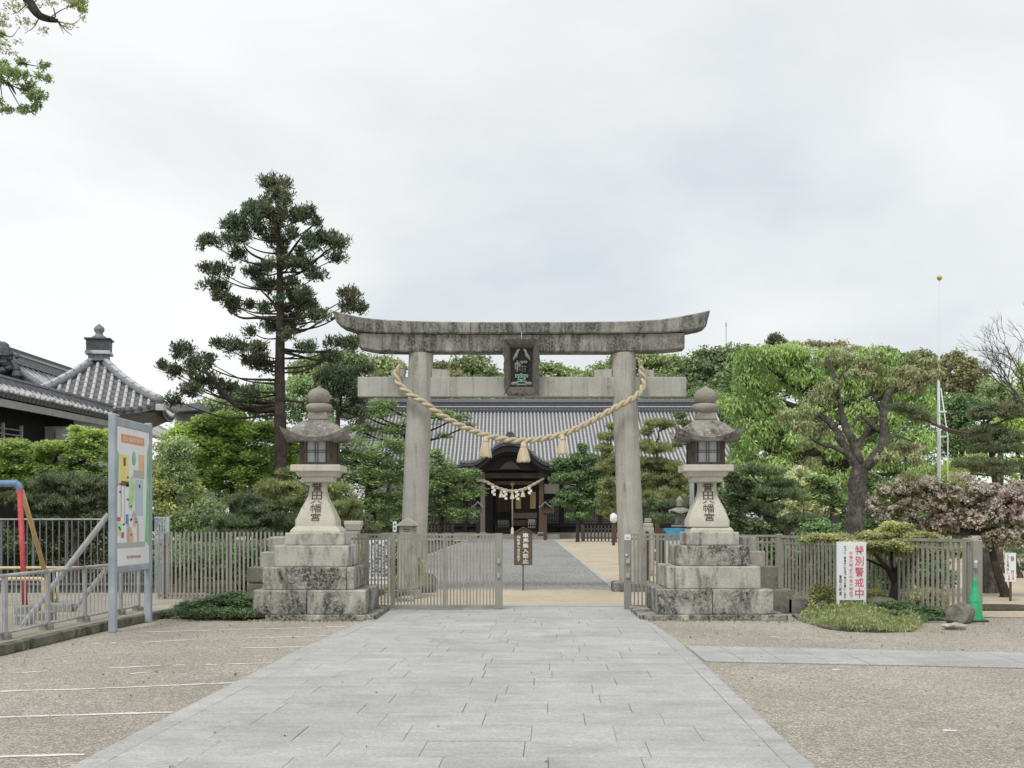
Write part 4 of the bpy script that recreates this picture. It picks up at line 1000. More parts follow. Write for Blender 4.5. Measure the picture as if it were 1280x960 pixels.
r = thing('warning_sign', 'white standing sign with large pink characters in the shrub bed before the right fence', 'sign', (XX(1064, SY), SY, 0))
x0, x1 = XX(1046, SY), XX(1082.5, SY)
p = MB().box(x0, x1, SY-.012, SY+.012, ZZ(750, SY), ZZ(677, SY)).build('panel', M['white'], r)
for a in (x0, x1-.045): MB().box(a, a+.045, SY+.0125, SY+.05, 0, ZZ(677.5, SY)).build('leg', M['white'], r)
for a in (x0, x1-.045): MB().box(a+.001, a+.044, SY-.011, SY+.0124, 0, ZZ(750.3, SY)).build('leg_front', M['white'], r)
Z = lambda py: ZZ(py, SY); ysf = SY-.0125
column(p, '特別警戒中', XX(1074, SY), ysf, Z(748.5), Z(681), .145, M['pink'], .014)
column(p, '午後六時より午前六時まで', XX(1063.6, SY), ysf, Z(748.5), Z(689), .058, M['pink'], .004)
column(p, 'セコム・警備中に付き御協力お願いします', XX(1056, SY), ysf, Z(748.5), Z(681.5), .040, M['ink'], .006)
column(p, '誉田八幡宮', XX(1050.4, SY), ysf, Z(744.5), Z(718.5), .044, M['ink'], .02)

SY = 15.7*KD
r = thing('slow_sign', 'small white notice on a thin brown stake by the cherry trunk at the right edge', 'sign', (XX(1263, SY), SY, 0))
MB().box(XX(1262.2, SY), XX(1264.8, SY), SY+.005, SY+.035, 0, ZZ(692, SY)).build('stake', M['brownwood'], r)
p = MB().box(XX(1256.2, SY), XX(1269.8, SY), SY-.01, SY+.004, ZZ(727, SY), ZZ(691, SY)).build('panel', M['white'], r)
Z = lambda py: ZZ(py, SY)
column(p, '徐', XX(1265.2, SY), SY-.0105, Z(702), Z(694.5), .07, M['ink'], .01); column(p, '行', XX(1265.5, SY), SY-.0105, Z(718.5), Z(712), .06, M['ink'], .01)
column(p, 'こども飛出し', XX(1259.6, SY), SY-.0105, Z(718), Z(692), .045, M['ink'], .004); column(p, '注意', XX(1261, SY), SY-.0105, Z(725.5), Z(718.5), .04, M['pink'], .004)
column(p, '危険', XX(1266.2, SY), SY-.0105, Z(725), Z(718.8), .04, M['pink'], .004)

SY = 18.05*KD
r = thing('wooden_notice', 'brown gable topped wooden notice with white brush characters, standing in the middle of the path', 'sign', (XX(654, SY), SY, 0))
Z = lambda py: ZZ(py, SY); X = lambda px: XX(px, SY)
p = MB().bev(MB().prism([(X(642.5), Z(706.5)), (X(665.5), Z(706.5)), (X(665.5), Z(667)), (X(654.2), Z(660)), (X(642.5), Z(666))], SY-.015, SY+.015), .003).build('board', M['signwood'], r)
for (a, c) in (((642, 666.8), (654.2, 659.3)), ((654.2, 659.3), (670.5, 669))):
    MB().hexa([(X(a[0]), SY-.05, Z(a[1])), (X(c[0]), SY-.05, Z(c[1])), (X(c[0]), SY+.05, Z(c[1])), (X(a[0]), SY+.05, Z(a[1])),
               (X(a[0]), SY-.05, Z(a[1])+.018), (X(c[0]), SY-.05, Z(c[1])+.018), (X(c[0]), SY+.05, Z(c[1])+.018), (X(a[0]), SY+.05, Z(a[1])+.018)]).build('coping', M['greywood'], r)
MB().box(X(652.8), X(655.0), SY+.016, SY+.05, 0, Z(666)).build('stake', M['greywood'], r)
column(p, '車馬乗入禁止', X(657), SY-.0155, Z(704.5), Z(666), .135, M['whiteink'], .03)
column(p, '自転車も含みます', X(648.3), SY-.0155, Z(702), Z(669), .072, M['whiteink'], .015)

# notice board behind the sliding gate
SY = 15.3*KD
r = thing('notice_board', 'white steel framed notice board with columns of text behind the left gate leaf', 'sign board', (XX(472, SY), SY, 0))
Z = lambda py: ZZ(py, SY); X = lambda px: XX(px, SY)
p = MB().box(X(457), X(487), SY-.01, SY+.02, Z(730), Z(673), ).build('panel', M['white'], r)
for a in (457, 485.5): MB().box(X(a), X(a)+.025, SY-.02, SY-.0105, Z(760), Z(671.5)).build('frame_post', M['railgrey'], r)
MB().box(X(457), X(487), SY-.018, SY-.0108, Z(725), Z(723.5)).build('frame_bar', M['railgrey'], r)
for i, (cx, t_) in enumerate(((483, '誉田八幡宮御由緒'), (479.5, '御祭神応神天皇仲哀天皇'), (475, '境内は神域につき車の'), (471, '乗入及び駐車を固く'), (466, '禁止いたします参拝者'), (461.5, '以外の立入御遠慮下さい'))):
    column(p, t_, X(cx), SY-.0105, Z(721), Z(676+(i % 3)*2), .042, M['ink'], .006)
SY = 15.9*KD
r = thing('small_notice', 'tiny white plate on a thin stake left of the gable topped stone', 'sign', (XX(493.5, SY), SY, 0))
MB().box(XX(493, SY), XX(494, SY), SY, SY+.02, 0, ZZ(654, SY)).build('stake', M['railgrey'], r)
p = MB().box(XX(491.2, SY), XX(495.8, SY), SY-.01, SY-.001, ZZ(664.5, SY), ZZ(652, SY)).build('panel', M['white'], r)
column(p, '奉納', XX(493.5, SY), SY-.0105, ZZ(663, SY), ZZ(653.5, SY), .04, M['ink'], .01)

# gable topped memorial stone and capped stone post behind the gate
SY = 16.3*KD; X = lambda px: XX(px, SY); Z = lambda py: ZZ(py, SY)
r = thing('memorial_stone', 'small granite monument with gabled cap before the left pillar of the gate', 'monument', (X(510), SY, 0))
MB().bev(MB().box(X(499), X(521), SY-.12, SY+.14, .18, Z(658)), .012).build('shaft', M['torii'], r)
MB().bev(MB().prism([(X(496.5), Z(657.8)), (X(523.5), Z(657.8)), (X(523.5), Z(656)), (X(510), Z(647)), (X(496.5), Z(656))], SY-.2, SY+.2), .012).build('gabled_cap', M['torii'], r)
MB().bev(MB().box(X(494), X(526), SY-.22, SY+.25, 0, .18), .02).build('foot', M['lintel'], r)
for i, (a, c) in enumerate(((505, 514), (507, 512.5))): MB().box(X(a), X(c), SY-.128, SY-.119, Z(662+i*2.4), Z(661.2+i*2.4)).build('carved_mark', M['engrave'], r)
SY = 15.6*KD; X = lambda px: XX(px, SY); Z = lambda py: ZZ(py, SY)
r = thing('stone_post', 'short square granite post with wide cap just right of the left lantern base', 'stone post', (X(442), SY, 0))
MB().bev(MB().box(X(434.5), X(449.5), SY-.12, SY+.12, 0, Z(663)), .012).build('shaft', M['torii'], r)
MB().bev(MB().frus(X(442), SY, Z(663), Z(656.5), .13, .13, .165, .165), .01).build('neck', M['pale'], r)
MB().bev(MB().box(X(431.5), X(453), SY-.17, SY+.17, Z(656.5), Z(651)), .012).build('cap', M['pale'], r)

# green cone
c = G(1218, 776.5); SY = c.y; cx = XX(1217, SY)
r = thing('traffic_cone', 'bright green traffic cone at the foot of the right fence end post', 'traffic cone', (cx, SY-.05, 0))
s = SY/FX
MB().lathe(cx, SY-.05, [(.135, .02), (.130, .05), (.035, .655), (.028, .68), (.012, .685)], 24).build('cone_body', M['green_cone'], r, 'auto')
MB().bev(MB().box(cx-.17, cx+.17, SY-.22, SY+.12, .001, .03), .008).build('cone_base', M['conegrey'], r)
MB().lathe(cx, SY-.05, [(.094, .305), (.094, .315), (.090, .325)], 24).build('cone_band', M['green_cone'], r)

# rock by the cone and edging stones of the shrub bed
def rock(name, label, px, py, w, h, d, m, seed, Y=None):
    c = G(px, py) if Y is None else Vector((XX(px, Y), Y, 0))
    bm = bmesh.new(); bmesh.ops.create_icosphere(bm, subdivisions=3, radius=1)
    from mathutils import noise
    for v in bm.verts:
        p = v.co.copy(); n_ = noise.noise(p*1.3+Vector((seed*5.1, 0, 0)))*.35+noise.noise(p*3.1+Vector((0, seed*3.3, 0)))*.14+noise.noise(p*8+Vector((0, seed*3.3, 0)))*.04
        p = p*(1+n_); v.co = Vector((p.x*w/2, p.y*d/2, max(-.05, p.z*h*.62+h*.38)))
    me = bpy.data.meshes.new(name); bm.to_mesh(me); bm.free(); me.materials.append(m)
    me.polygons.foreach_set('use_smooth', [True]*len(me.polygons)); me.set_sharp_from_angle(angle=math.radians(30))
    o = link(name, me, None, c); return props(o, label, 'rock')
rock('garden_rock', 'rounded grey rock between the shrub bed and the green cone', 1200, 779, .42, .33, .35, M['rock'], 2)
rock('garden_rock', 'low dark brown rock hump behind the white warning sign legs', 1100, 765, .62, .26, .4, M['rock'], 5)
rock('garden_rock', 'flat pale stone lying against the right end of the shrub bed', 1192, 787, .30, .10, .25, M['tier2'], 6)
rock('garden_rock', 'small rock at the left tip of the shrub bed beside the stepped blocks', 1026, 762, .35, .16, .25, M['rock'], 8)
rock('garden_rock', 'mossy rock heap seen through the left gate leaf bars', 530, 741, .55, .45, .4, M['rock'], 9)
rock('garden_rock', 'pale rock on the sand seen low through the left gate leaf', 507, 752, .36, .12, .25, M['tier2'], 10)
bed = thing('bed_edging', None, None, G(1015, 778)); bed['kind'] = 'structure'
ep = [G(*p) for p in ((993, 770), (1003, 776), (1018, 781), (1032, 785), (1048, 788))]
for a, c in zip(ep, ep[1:]):
    u = (c-a).normalized(); v = Vector((-u.y, u.x, 0))*.05; a2, c2 = a+u*.01, c-u*.01
    MB().bev(MB().hexa([a2-v, c2-v, c2+v, a2+v]+[q+Vector((0, 0, .05)) for q in (a2-v, c2-v, c2+v, a2+v)]), .012).build('edging_stone', M['rock'], bed)

# flagpole with its gilded ball, far right
FY = 30.0*KD; X = lambda px: XX(px, FY); Z = lambda py: ZZ(py, FY)
r = thing('flagpole', 'tall white flagpole with gilded ball rising behind the trees on the right', 'flagpole', (X(1173), FY, 0))
MB().tube([(X(1173.2), FY, 0), (X(1173.2), FY, Z(500)), (X(1174.3), FY, Z(350))], [.065, .055, .032], 12).build('pole', M['pole'], r, True)
MB().lathe(X(1174.4), FY, [(.01, Z(350.6)), (.075, Z(349.6)), (.105, Z(347.5)), (.075, Z(345.2)), (.01, Z(344.2))], 16).build('ball', M['gold'], r, True)
b = MB()
for a, c in ((1176, 1181.5), (1173.5, 1172)): MB().tube([(X(c), FY-.3, 0), (X(c), FY-.3, Z(547)), (X(a), FY, Z(485))], .024, 8).build('stay', M['pole'], r, True)
for py in (515, 546): MB().box(X(1170.5), X(1181), FY-.2, FY-.14, Z(py+1), Z(py-1)).build('crosspiece', M['pole'], r)
AY = 110.0*KD
r = thing('antenna_mast', 'thin pale mast on the wooded skyline right of the stone gate', 'mast', (XX(908, AY), AY, 0))
MB().tube([(XX(907.6, AY), AY, 0), W(907.6, 402, AY)], [.12, .05], 6).build('mast_pole', M['railgrey'], r)
MB().box(XX(906.8, AY), XX(908.4, AY), AY-.1, AY+.1, ZZ(408, AY), ZZ(404, AY)).build('mast_head', M['railgrey'], r)
# blue grey pole behind the right lantern
PY = 24.0*KD
r = thing('painted_post', 'slim blue grey post standing right behind the right lantern stem', 'post', (XX(865, PY), PY, 0))
MB().bev(MB().box(XX(862, PY), XX(867.5, PY), PY-.06, PY+.06, 0, ZZ(545, PY)), .01).build('post', M['bluegrey'], r)
MB().tube([W(865, 545, PY), W(865, 536, PY)], .09, 10).build('post_cap', M['blue'], r)

# globe lamp, pickets, small lanterns, banner
LY = 50.0*KD; X = lambda px: XX(px, LY); Z = lambda py: ZZ(py, LY)
r = thing('globe_lamp', 'white globe lamp on a short brown post left of the right gate pillar', 'lamp', (X(767), LY, 0))
MB().tube([(X(767), LY, 0), (X(767), LY, Z(654))], .10, 8).build('lamp_post', M['brownwood'], r)
MB().lathe(X(767), LY, [(.10, Z(653.5)), (.22, Z(651)), (.235, Z(647)), (.20, Z(643.5)), (.06, Z(641.4)), (.01, Z(641))], 16).build('globe', M['globe'], r, True)
PK = 60.0*KD
for (a, c, lab) in ((728, 785, 'low grey wooden picket fence on the sand before the hall, left of the globe lamp'), (529, 566, 'low grey wooden picket fence seen right of the left gate pillar')):
    x0, x1 = XX(a, PK), XX(c, PK); zt = ZZ(657 if a > 600 else 656.5, PK)
    r = thing('picket_fence', lab, 'picket fence', ((x0+x1)/2, PK, 0))
    n = int((x1-x0)/.245); bars(r, 'picket', (x0, PK), (x1, PK), n, .02, zt, .11, .04, M['greywood'])
    rail(r, 'upper_rail', (x0, PK+.05), (x1, PK+.05), zt-.30, zt-.2, .05, M['greywood']); rail(r, 'lower_rail', (x0, PK+.05), (x1, PK+.05), .2, .3, .05, M['greywood'])
    for x_ in (x0, x1): post(r, 'post', x_, PK, 0, zt+.08, .17, M['greywood'])
def small_lantern(label, cx, Y, rows, m, base_py):
    """rows: (py, halfwidth px)"""
    Y = Y*KD; s = Y/FX; X0 = XX(cx, Y)
    r = thing('small_stone_lantern', label, 'stone lantern', (X0, Y, 0))
    names = rows
    for nm, kind, data in rows:
        if kind == 'box':
            p0, p1, w = data; MB().bev(MB().box(X0-w*s, X0+w*s, Y-w*s, Y+w*s, ZZ(p1, Y), ZZ(p0, Y)), .02).build(nm, m, r)
        elif kind == 'roof':
            p0, p1, w = data; z0, z1 = ZZ(p1, Y), ZZ(p0, Y)
            MB().grid([[(X0+u*w*s*k, Y+v*w*s*k, lerp(z0, z1, f)+(.1*(1-f) if abs(u*v) > .9 else 0)) for u, v in ((-1, -1), (0, -1), (1, -1), (1, 0), (1, 1), (0, 1), (-1, 1), (-1, 0), (-1, -1))] for k, f in ((.9, -.1), (1, 0), (.97, .3), (.62, .7), (.35, 1), (.01, 1.02))]).build(nm, m, r)
        else:
            MB().lathe(X0, Y, [(max(.005, q*s), ZZ(p, Y)) for p, q in data], 14).build(nm, m, r, True)
small_lantern('small grey stone lantern seen between the right gate pillar and right lantern', 849.5, 27.0,
    [('finial', 'l', [(634.5, 3), (631, 4.2), (629.5, 3.2), (627, 4.2), (624, 4.0), (621.5, 1.5), (620.3, .3)]), ('roof', 'roof', (634.5, 642, 12.5)), ('fire_box', 'box', (643, 655.5, 5.5)), ('platform', 'box', (656, 659, 9.5)), ('stem', 'box', (659.2, 700, 4))], M['cap'], 700)
small_lantern('small pale stone lantern half hidden by pines behind the left lantern stem', 442.5, 22.0,
    [('finial', 'l', [(625, 3), (622, 4.6), (619, 4.4), (616.5, 2), (615, .3)]), ('roof', 'roof', (625, 630, 9)), ('fire_box', 'box', (631, 645, 4.5)), ('stem', 'box', (645, 700, 4))], M['cap'], 700)
small_lantern('squat white speckled stone lantern at the right foot of the gate pillar', 810, 23.0,
    [('cap_stone', 'box', (648, 653.5, 4.2)), ('body', 'box', (654, 659, 6)), ('base', 'box', (659.2, 719, 7))], M['tier2'], 700)
BY = 26.0*KD
r = thing('banner_frame', 'low blue printed banner on a frame behind the right gate leaf', 'banner', (XX(850, BY), BY, 0))
MB().box(XX(829, BY), XX(905, BY), BY, BY+.03, ZZ(690, BY), ZZ(660, BY)).build('banner_cloth', M['banner'], r)
MB().box(XX(822.5, BY), XX(828.5, BY), BY-.02, BY+.05, 0, ZZ(660, BY)).build('frame_post', M['brownwood'], r)
r = thing('white_display', 'white display panel with dark posts seen through the right gate leaf', 'panel', (OX(838, 20), 20*KD, 0))
MB().box(OX(832, 20), OX(862, 20), 20*KD, 20*KD+.05, ZZ(715, 20*KD), ZZ(676, 20*KD)).build('panel', M['white'], r)
for px in (807, 828): MB().box(OX(px, 20.3), OX(px+4, 20.3), 20.3*KD, 20.3*KD+.1, 0, ZZ(664, 20.3*KD)).build('post', M['brownwood'], r)
# roofed wayside lamp posts before the hall
def wayside(cx, Y, top, bot, m, label, sign=False):
    Y = Y*KD; s = Y/FX; X = lambda px: XX(px, Y); Z = lambda py: ZZ(py, Y)
    r = thing('roofed_post', label, 'lamp post', (X(cx), Y, 0))
    MB().bev(MB().box(X(cx-2.2), X(cx+2.2), Y-.14, Y+.14, 0, Z(top+15)), .02).build('post', m, r)
    MB().box(X(cx-4.2), X(cx+4.2), Y-.25, Y+.25, Z(top+15), Z(top+7)).build('lamp_box', M['brownwood'], r)
    g = []
    for i in range(9):
        u = -1+i/4; z = Z(top)-(abs(u)**.8)*7.2*s+(.05 if abs(u) > .95 else 0); g.append([(X(cx)+u*8*s, Y-.5, z), (X(cx)+u*8*s, Y+.5, z), (X(cx)+u*8*s, Y+.5, z-.10), (X(cx)+u*8*s, Y-.5, z-.10), (X(cx)+u*8*s, Y-.5, z)])
    MB().grid(g).build('gable_roof', M['tilelight'], r)
    if sign == 'l': MB().box(X(cx-6), X(cx-3), Y-.3, Y-.27, Z(top+20), Z(top+15)).build('paper_notice', M['white'], r)
    if sign == 'r': MB().box(X(cx+4), X(cx+11), Y-.3, Y-.27, Z(top+14.5), Z(top+6)).build('side_board', M['brownwood'], r)
wayside(597.5, 64, 626.5, 667, M['darkwood'], 'roofed lamp post with a white notice left of the shrine porch steps', 'l')
wayside(681.5, 63, 626.5, 675, M['brownwood'], 'roofed brown lamp post with a side board right of the shrine porch', 'r')
# ---------------------------------------------------------------- the worship hall
hall = thing('worship_hall', 'long dark timber shrine hall with a wide grey tiled roof beyond the stone gate', 'shrine hall', (OX(645, 70), 70*KD, 0))
EY = 69.0*KD; RY = EY+9.0
eL, eR = XX(430, EY), XX(925, EY); rL, rR = XX(452, RY), XX(893, RY)
ez, rz = ZZ(582, EY), ZZ(514, RY)
def rsurf(u, v):      # u across 0..1, v 0 eave .. 1 ridge, concave
    z = lerp(ez, rz, v**1.12)+.35*(abs(2*u-1)**6)*(1-v)
    return Vector((lerp(lerp(eL, eR, u), lerp(rL, rR, u), v), lerp(EY, RY, v), z))
b = MB(); b.grid([[rsurf(i/40, j/8) for i in range(41)] for j in range(9)]); 
b.grid([[rsurf(i/40, j/8)+Vector((0, 0, -.35)) for i in range(41)] for j in range(9)])
roof = b.build('main_roof', M['tilepan'], hall, org=(0, EY, 0))
b = MB(); n = int((rR-rL)/.335)
for i in range(n+1):
    u = i/n; pts = [rsurf(u, j/7)+Vector((0, -.0, .03)) for j in range(8)]
    b.tube(pts, .10, 6, cap=True)
b.build('tile_rows', M['tilelight'], roof, True, org=(0, EY, 0), kind='stuff')
b = MB()
for i in range(n+1):
    p = rsurf(i/n, 0); b.lathe(p.x, p.y-.02, [(.01, p.z-.09), (.11, p.z-.09), (.11, p.z+.07), (.01, p.z+.07)], 6)
b.build('eave_tile_ends', M['tiledark'], roof, org=(0, EY, 0), kind='stuff')
# rear slope so the ridge is solid
MB().grid([[(rL, RY, rz), (rR, RY, rz)], [(rL-1.5, RY+9, ez), (rR+1.5, RY+9, ez)]]).build('rear_roof', M['tilepan'], hall)
for (z0, z1, d, m_) in ((-.1, .32, .34, M['tiledark']), (.32, .44, .40, M['tilelight']), (.44, .80, .30, M['tiledark']), (.80, .92, .38, M['tileridge']), (.92, 1.13, .26, M['tileridge'])):
    MB().bev(MB().box(rL-.1, rR+.1, RY-d, RY+d, rz+z0, rz+z1), .03).build('ridge_course', m_, hall)
me = MB().lathe(0, 0, [(.01, -.06), (.10, -.06), (.10, .06), (.01, .06)], 6).mesh('ridge_tile_end', M['tilelight'])
b = MB()
for i in range(int((rR-rL)/.3)): b.box(rL+i*.3, rL+i*.3+.14, RY-.37, RY-.33, rz+.08, rz+.22)
b.build('ridge_tile_ends', M['tilelight'], hall, kind='stuff')
for x_ in (rL-.2, rR+.2): MB().bev(MB().prism([(x_-.35, rz-.4), (x_+.35, rz-.4), (x_+.45, rz+.6), (x_+.2, rz+1.6), (x_-.2, rz+1.6), (x_-.45, rz+.6)], RY-.5, RY+.5), .06).build('ridge_end_tile', M['tiledark'], hall)
# side skirt roof to the right (hip part)
MB().grid([[Vector((rR, RY-5.5, rz-2.9)), Vector((rR, RY, rz-.6)), Vector((rR, RY+3, rz-1.5))], [Vector((eR+1.2, EY+.0, ez+.3)), Vector((eR+1.2, RY, ez+.2)), Vector((eR+1.2, RY+6, ez))]]).build('side_roof', M['tilepan'], hall)
MB().grid([[Vector((rL, RY-5.5, rz-2.9)), Vector((rL, RY, rz-.6))], [Vector((eL-1.2, EY, ez+.3)), Vector((eL-1.2, RY, ez+.2))]]).build('side_roof', M['tilepan'], hall)
# walls
WY = EY+2.5; wz = ez-.4
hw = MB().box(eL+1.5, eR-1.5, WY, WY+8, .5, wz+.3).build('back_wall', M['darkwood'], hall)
MB().box(eL+.6, eR-.6, WY-1.6, WY+9, 0, .5).build('platform', M['concrete'], hall)
xs_ = [XX(px, WY) for px in range(462, 905, 24)]
for a, c in zip(xs_, xs_[1:]):
    if XX(598, WY) < (a+c)/2 < XX(686, WY): continue
    MB().box(a+.17, c-.17, WY-.06, WY-.002, ZZ(617, WY), ZZ(605, WY)).build('plaster_panel', M['plaster'], hall)
    f = MB().box(a+.2, c-.2, WY-.05, WY-.003, 1.3, 3.4).build('lattice_panel', M['glassdark'], hall)
    g = MB()
    for k in range(9): x_ = lerp(a+.25, c-.25, k/8); g.box(x_-.03, x_+.03, WY-.09, WY-.051, 1.3, 3.4)
    for k in range(6): z_ = lerp(1.35, 3.35, k/5); g.box(a+.2, c-.2, WY-.085, WY-.052, z_-.02, z_+.02)
    g.build('lattice', M['greywood'], f)
for a in xs_:
    if XX(606, WY) < a < XX(676, WY): continue
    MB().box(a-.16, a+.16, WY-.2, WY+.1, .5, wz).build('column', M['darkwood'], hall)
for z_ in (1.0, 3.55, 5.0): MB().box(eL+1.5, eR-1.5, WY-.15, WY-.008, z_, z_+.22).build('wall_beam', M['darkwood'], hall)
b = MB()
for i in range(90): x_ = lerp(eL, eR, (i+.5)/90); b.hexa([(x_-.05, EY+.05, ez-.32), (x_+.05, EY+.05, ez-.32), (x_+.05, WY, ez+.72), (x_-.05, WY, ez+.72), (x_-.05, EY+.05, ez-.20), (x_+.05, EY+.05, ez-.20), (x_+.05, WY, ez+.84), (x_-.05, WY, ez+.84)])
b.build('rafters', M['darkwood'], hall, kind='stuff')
# verandah rail
for z_ in (1.15, 1.4): MB().box(eL+.8, OX(596, 70), WY-1.5, WY-1.42, z_, z_+.08).build('verandah_rail', M['darkwood'], hall); MB().box(OX(688, 70), eR-.8, WY-1.5, WY-1.42, z_, z_+.08).build('verandah_rail', M['darkwood'], hall)

# porch with undulating gable
PY0 = 65.0*KD; PY1 = PY0+8
Q = lambda y: PY0+(y-65.0)
porch = thing('entrance_porch', 'dark timber porch with undulating tiled gable, straw rope and offering hall at the centre', 'porch', (XX(640, Q(66)), Q(66), 0))
pc = XX(637.5, PY0); hw_ = 63*PY0/FX
def kz(u):   # undulating outline, u -1..1
    a = abs(u)
    top_ = ZZ(551.5, PY0)
    f = 1/(1+math.exp((a-.44)*9.0)); f0 = 1/(1+math.exp(-.44*9)); f = f/f0
    low = ZZ(579, PY0); z = low+(top_-low)*f; z += .50*max(0, a-.72)**1.5*3*.5
    return z
def kpt(u, y, dz=0): return (pc+u*hw_, y, kz(u)+dz+(y-PY0)*.03)
n = 48
b = MB(); b.grid([[kpt(-1+2*i/n, y) for i in range(n+1)] for y in (PY0, PY0+2, PY0+4, PY1)])
b.grid([[kpt(-1+2*i/n, y, -.30) for i in range(n+1)] for y in (PY0+.1, PY1)])
b.grid([[kpt(-1+2*i/n, PY0) for i in range(n+1)], [kpt(-1+2*i/n, PY0+.05, -.32) for i in range(n+1)]])
kr = b.build('gable_roof', M['tiledark'], porch, 'auto')
L_ = 0; last = None; me = MB().tube([(0, 0, 0), (0, 3.0, .1), (0, 8, .28)], .085, 8).mesh('tile_row', M['tile'])
dme = MB().tube([(0, 0, 0), (0, .05, 0)], .12, 10).mesh('round_tile_end', M['tilelight'])
uu = -1
while uu <= 1.0001:
    p = kpt(uu, PY0, .05); link('tile_row', me, kr, p); link('round_tile_end', dme, kr, (p[0], p[1]-.03, p[2]-.02))
    # equal spacing along the curve
    acc = 0
    while acc < .27 and uu < 1.01:
        a = Vector(kpt(uu, 0)); uu += .004; acc += (Vector(kpt(uu, 0))-a).length
for k, (dz, w_, m_) in enumerate(((-.34, .28, M['darkwood']), (-.66, .20, M['duskwood']))):
    b = MB(); N = 40; rows = []
    for i in range(N+1):
        u = (-1+2*i/N)*(.96-.05*k); z = kz(u)+dz
        rows.append([(pc+u*hw_, PY0+.15+k*.3, z), (pc+u*hw_, PY0+.15+k*.3, z-w_-.25*(1-abs(u))), (pc+u*hw_, PY0+.3+k*.3, z-w_-.25*(1-abs(u))), (pc+u*hw_, PY0+.3+k*.3, z)])
    b.grid(rows).build('bargeboard', M['darkwood'], porch)
MB().bev(MB().prism([(pc-.55, kz(0)-.1), (pc+.55, kz(0)-.1), (pc+.75, kz(0)+.25), (pc+.42, kz(0)+.4), (pc+.22, kz(0)+.78), (pc-.22, kz(0)+.78), (pc-.42, kz(0)+.4), (pc-.75, kz(0)+.25)], PY0-.1, PY0+.35), .05).build('ridge_ornament', M['tiledark'], porch)
MB().box(pc-.25, pc+.25, PY0+.35, PY1, kz(0), kz(0)+.38).build('porch_ridge', M['tiledark'], porch)
# gable infill, frog leg strut, beams
b = MB(); N = 30; top_ = [(pc+(-1+2*i/N)*hw_*.93, kz((-1+2*i/N)*.93)-.6) for i in range(N+1)]
b.prism(top_+[(pc+hw_*.93, ZZ(588, Q(66))), (pc-hw_*.93, ZZ(588, Q(66)))], PY0+.9, PY0+1.0); b.build('gable_infill', M['darkwood'], porch)
MB().bev(MB().prism([(pc-.9, ZZ(587, Q(66))), (pc-.6, ZZ(582, Q(66))), (pc-.2, ZZ(577, Q(66))), (pc+.2, ZZ(577, Q(66))), (pc+.6, ZZ(582, Q(66))), (pc+.9, ZZ(587, Q(66)))], PY0+.6, PY0+.85), .04).build('frog_leg_strut', M['duskwood'], porch)
PX = (603.5, 676.5); CY = Q(66.3)
for px in PX:
    x_ = XX(px, CY); MB().bev(MB().box(x_-.19, x_+.19, CY-.19, CY+.19, ZZ(667, CY)+.12, ZZ(590, CY)), .03).build('pillar', M['greywood'] if px < 640 else M['brownwood'], porch)
    MB().bev(MB().box(x_-.3, x_+.3, CY-.3, CY+.3, .45, ZZ(667, CY)+.12), .04).build('pillar_base', M['concrete'], porch)
    MB().bev(MB().box(x_-.45, x_+.45, CY-.3, CY+.3, ZZ(590, CY), ZZ(586, CY)), .05).build('bracket', M['darkwood'], porch)
x0, x1 = XX(594, CY), XX(686, CY)
MB().bev(MB().box(x0, x1, CY-.16, CY+.16, ZZ(598, CY), ZZ(591, CY)), .03).build('rainbow_beam', M['duskwood'], porch)
MB().bev(MB().box(x0-1.0, x1+1.0, CY-.22, CY+.22, ZZ(588, CY), ZZ(584, CY)), .03).build('purlin', M['darkwood'], porch)
MB().box(XX(585, Q(66)), XX(700, Q(66)), Q(66.8), Q(73), .0, .42).build('porch_floor', M['concrete'], porch)
for k in range(3): MB().bev(MB().box(XX(600, Q(66)), XX(682, Q(66)), Q(65.5)+k*.42, Q(66.8), k*.14, k*.14+.14), .015).build('step', M['concrete'], porch)
# interior
IY = Q(71.0); X = lambda px: XX(px, IY); Z = lambda py: ZZ(py, IY)
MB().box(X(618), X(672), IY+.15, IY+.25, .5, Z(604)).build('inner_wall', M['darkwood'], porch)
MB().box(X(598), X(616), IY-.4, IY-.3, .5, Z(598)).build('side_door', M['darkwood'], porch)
for a, c in ((619, 640), (641.5, 662)): MB().box(X(a), X(c), IY+.05, IY+.14, Z(640), Z(617)).build('inner_screen', M['duskwood'], porch)
MB().box(X(616), X(674), IY-.05, IY+.05, Z(606), Z(601.5)).build('lintel', M['greywood'], porch)
MB().box(X(641), X(671), IY-.8, IY-.3, Z(648), Z(641)).build('offering_table', M['greywood'], porch)
MB().box(X(641), X(671), IY-.75, IY-.35, Z(657), Z(650)).build('offering_table', M['brownwood'], porch)
MB().box(X(622), X(636), IY-.8, IY-.4, Z(659), Z(650)).build('offering_box', M['greywood'], porch)
MB().box(X(660), X(669), IY-.9, IY-.6, Z(660), Z(649)).build('folded_cloth', M['plaster_grey'], porch)
for a in (624, 632, 649, 657): MB().box(X(a), X(a)+.05, IY-.85, IY-.82, Z(640), Z(615)).build('inner_post', M['brownwood'], porch)
for (cx, p0, p1, w) in ((648, 622, 636, 6.5), (666, 615, 636, 7)):
    b = MB(); b.bev(MB().box(X(cx-w/2), X(cx+w/2), IY-.9, IY-.86, Z(p1), Z(p0)), .01); b.build('gilded_banner', M['brass'], porch)
